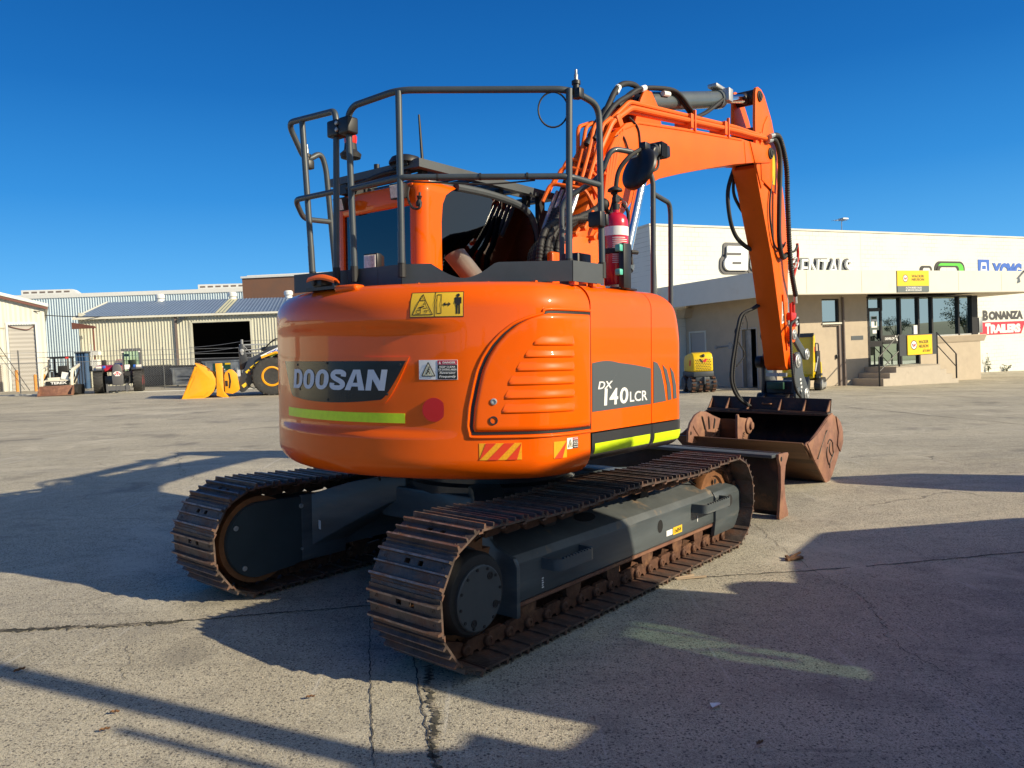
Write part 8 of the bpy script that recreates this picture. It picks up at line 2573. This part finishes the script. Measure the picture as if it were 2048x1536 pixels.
ws.prism([(4.359, 1.4), (4.359, 1.93), (4.27, 1.8), (4.2, 1.66), (4.2, 1.58), (4.12, 1.5), (4.15, 1.46), (4.06, 1.4)], 'y', -.08, -.052)
ws.prism([(3.981, 2.1), (4.1, 2.03), (4.05, 1.94), (4.02, 1.86), (3.981, 1.78)], 'y', -.08, -.052)
ws.tube([(3.98, -.09, 1.93), (4.2, -.09, 1.72), (4.36, -.09, 1.66)], .012, 8)
ws.box((4.1, -.7, 1.98), (.06, .3, .035)).tube([(4.3, -.5, 2.4), (4.22, -.5, 1.9)], .014, 8)
obj('window_mask', ws, M['black'], tcb, smooth=0)  # opaque pieces added behind the window to shape the green light patch
for y in (-.03, -2.28): obj('window', MB().bb(3.98, 4.36, y, y + .006, 1.4, 3.09), tg_m, tcb, smooth=0)  # openings sized to let the green-tinted sun reach the concrete
obj('bonnet', MB().prism([(5.0, .6), (8.0, .55), (8.1, .8), (7.6, 1.2), (7.1, 1.62), (6.2, 1.72), (5.2, 1.68)], 'y', -2.1, -.1), M['charcoal'], tk_, bevel=.15, bseg=3)
obj('shadow_filler', MB().prism([(1.0, .9), (3.1, .9), (3.1, 1.98), (2.8, 2.02), (2.74, 2.15), (2.5, 2.38), (1.0, 2.42)], 'y', -1.6, 0), M['charcoal'], tk_, bevel=.05)  # added mass that fills the shadow along the bottom edge
obj('side_mirror', MB().lathe([(0, -.04), (.2, -.03), (.26, 0), (.24, .05), (0, .06)], (5.25, .28, 1.42), (0, 1, 0), 20).tube([(5.0, 0, 1.3), (5.25, .28, 1.3)], .02, 8), M['black'], tk_)
obj('tray', MB().bb(-2.5, 2.8, -2.3, 0, .9, 1.15).bb(2.62, 2.8, -2.3, 0, 1.15, 2.2), M['charcoal'], tk_)
obj('shadow_pole', MB().tube([(2.46, -.2, .8), (2.46, -.2, 3.65)], .075, 14), M['steel'], tk_)  # pole added to cast the long streak at lower left
obj('thin_shadow_pole', MB().tube([(2.25, -.3, 1.1), (2.25, -.3, 3.05)], .03, 10), M['steel'], tk_)  # single thin pole added for the second, narrower streak
for x in (-1.5, -.2, 6.4):
    for y in (-2.1, -.15):
        obj('wheel', MB().lathe([(.25, -.14), (.48, -.14), (.52, -.08), (.52, .08), (.48, .14), (.25, .14), (.2, .05), (0, .05)], (x, y, .52), (0, 1, 0), 28), M['tyre'], tk_)
tl_ = thing('shadow_block', 'low block added out of view to cast a shadow streak at right', 'attachment', mw=basis((sh.x * 2.6, sh.y * 2.6, -.1), ss, -sh, (0, 0, 1)))  # unseen block put in only for its shadow beyond the bucket
obj('block', MB().prism([(9.3, 0), (10.4, 0), (10.4, .9), (10.0, 1.35), (9.6, 1.3), (9.3, .7)], 'y', -1.2, 0), M['rust'], tl_, bevel=.05)
M['hill'] = mat('wooded_hill', (.045, .06, .035), .95, var=.4, vscale=.05)
M['leaf'] = mat('gum_leaf', (.055, .085, .03), .7, var=.4, vscale=.6)
M['grass'] = mat('mown_grass', (.14, .17, .05), .9, var=.3, vscale=.3)
hm = MB()
rows = [[], [], []]
for i in range(81):
    a = R(100) + R(260) * i / 80
    h_ = 8 + 12 * abs(mnoise.noise(Vector((i * .13, 2, 0)))) + 2.5 * mnoise.noise(Vector((i * .6, 9, 0)))
    for k, (rad, z) in enumerate(((380, -1), (430, h_ * .8), (480, h_))): rows[k].append((rad * math.cos(a), rad * math.sin(a), z))
hm.grid(rows)
tag(obj('hills', hm, M['hill'], smooth=60), kind='structure')
vg = MB()
vg.grid([[(x, y, gz(x) + .02) for x in lin(-350, 350, 60)] for y in (-360, -38)])
vg.grid([[(x, y, gz(x) + .02) for y in lin(-200, 55, 30)] for x in (62, 360)])
tag(obj('verge', vg, M['grass'], smooth=0), kind='structure')
def tree(x, y, h, seed, label):
    rr = random.Random(seed)
    t = thing('gum_tree', label, 'tree', (x, y, gz(x)), 0, 'trees behind the viewer')
    tm = MB().tube([(0, 0, 0), (.1, 0, h * .25), (-.05, .1, h * .5), (.1, .1, h * .8)], [h * .028, h * .022, h * .015, h * .005], 8)
    cl = []
    for k in range(9):
        a = rr.uniform(0, 2 * pi)
        tip = Vector((math.cos(a) * h * rr.uniform(.12, .3), math.sin(a) * h * rr.uniform(.12, .3), h * rr.uniform(.5, .98)))
        tm.tube([(0, 0, h * rr.uniform(.25, .5)), tip * .6 + Vector((0, 0, h * .15)), tip], [h * .012, h * .008, h * .003], 6)
        cl.append((tip, h * rr.uniform(.09, .17)))
    obj('trunk', tm, M['wood'], t)
    lf = MB()
    for c, r_ in cl:
        for k in range(170):
            d = Vector((rr.gauss(0, 1), rr.gauss(0, 1), rr.gauss(0, .7))).normalized() * r_ * rr.random() ** .5
            u = Vector((rr.uniform(-1, 1), rr.uniform(-1, 1), rr.uniform(-1, .4))).normalized() * h * .022
            v = u.cross(Vector((rr.uniform(-1, 1), rr.uniform(-1, 1), 1))).normalized() * h * .009
            p_ = c + d
            lf.add([p_ - u, p_ + v, p_ + u, p_ - v], [(0, 1, 2, 3)])
    obj('crown', lf, M['leaf'], t, smooth=0)
for k in range(10): tree(-90 + 22 * k + rr.uniform(-6, 6), -95 - rr.uniform(0, 60), rr.uniform(4.5, 8), 40 + k, 'spreading gum tree standing behind the viewer across the road')
for k in range(9): tree(75 + rr.uniform(0, 80), -75 + 13 * k + rr.uniform(-5, 5), rr.uniform(4, 8), 80 + k, 'spreading gum tree standing on the grass beyond the office car park')
for k, (x, y) in enumerate(((58, -24), (58, 6), (58, 32))): power_pole(x, y, gz(x), 10, 2.4, 'timber power pole at the road east of the office', 'timber power poles', R(90))
for k, x in enumerate((-20, 14, 48)): power_pole(x, -45, gz(x), 10.5, 2.4, 'timber power pole behind the viewer across the road', 'timber power poles')
pw = MB()
for j in (-.9, -.3, .3, .9): pw.tube(wire((-60, -45, 10.6), (90, -45, 9.9), .3, 24), .02, 4) if False else pw.tube([(x + j, -45 , 10.3 - gz(0) - .35 * math.sin(pi * ((x + 20) / 34 % 1)) + gz(x) + j * .05) for x in lin(-88, 116, 48)], .02, 4)
tag(obj('power_line', pw, M['rubber']), 'power lines running behind the viewer along the road', 'wires')
# pale sheds out of frame to the left, mirrored in the counterweight
ofs = thing('roadside_shed', 'long cream shed out of view to the left', 'building', mw=basis((-31, 34, .6), (-.25, -.97, 0), (-.97, .25, 0), (0, 0, 1)))
obj('wall', MB().bb(0, 30, 0, .2, 0, 5.2), M['sheet_cream'], ofs, smooth=0)
obj('roof', MB().prism([(-.4, 5.2), (6, 6.6), (12, 5.2), (12, 5.35), (6, 6.8), (-.4, 5.4)], 'x', -.3, 30.3), M['brown'], ofs, smooth=0)
obj('door', MB().bb(8, 12, -.03, -.002, 0, 4), M['brown'], ofs, smooth=0)
#@@END
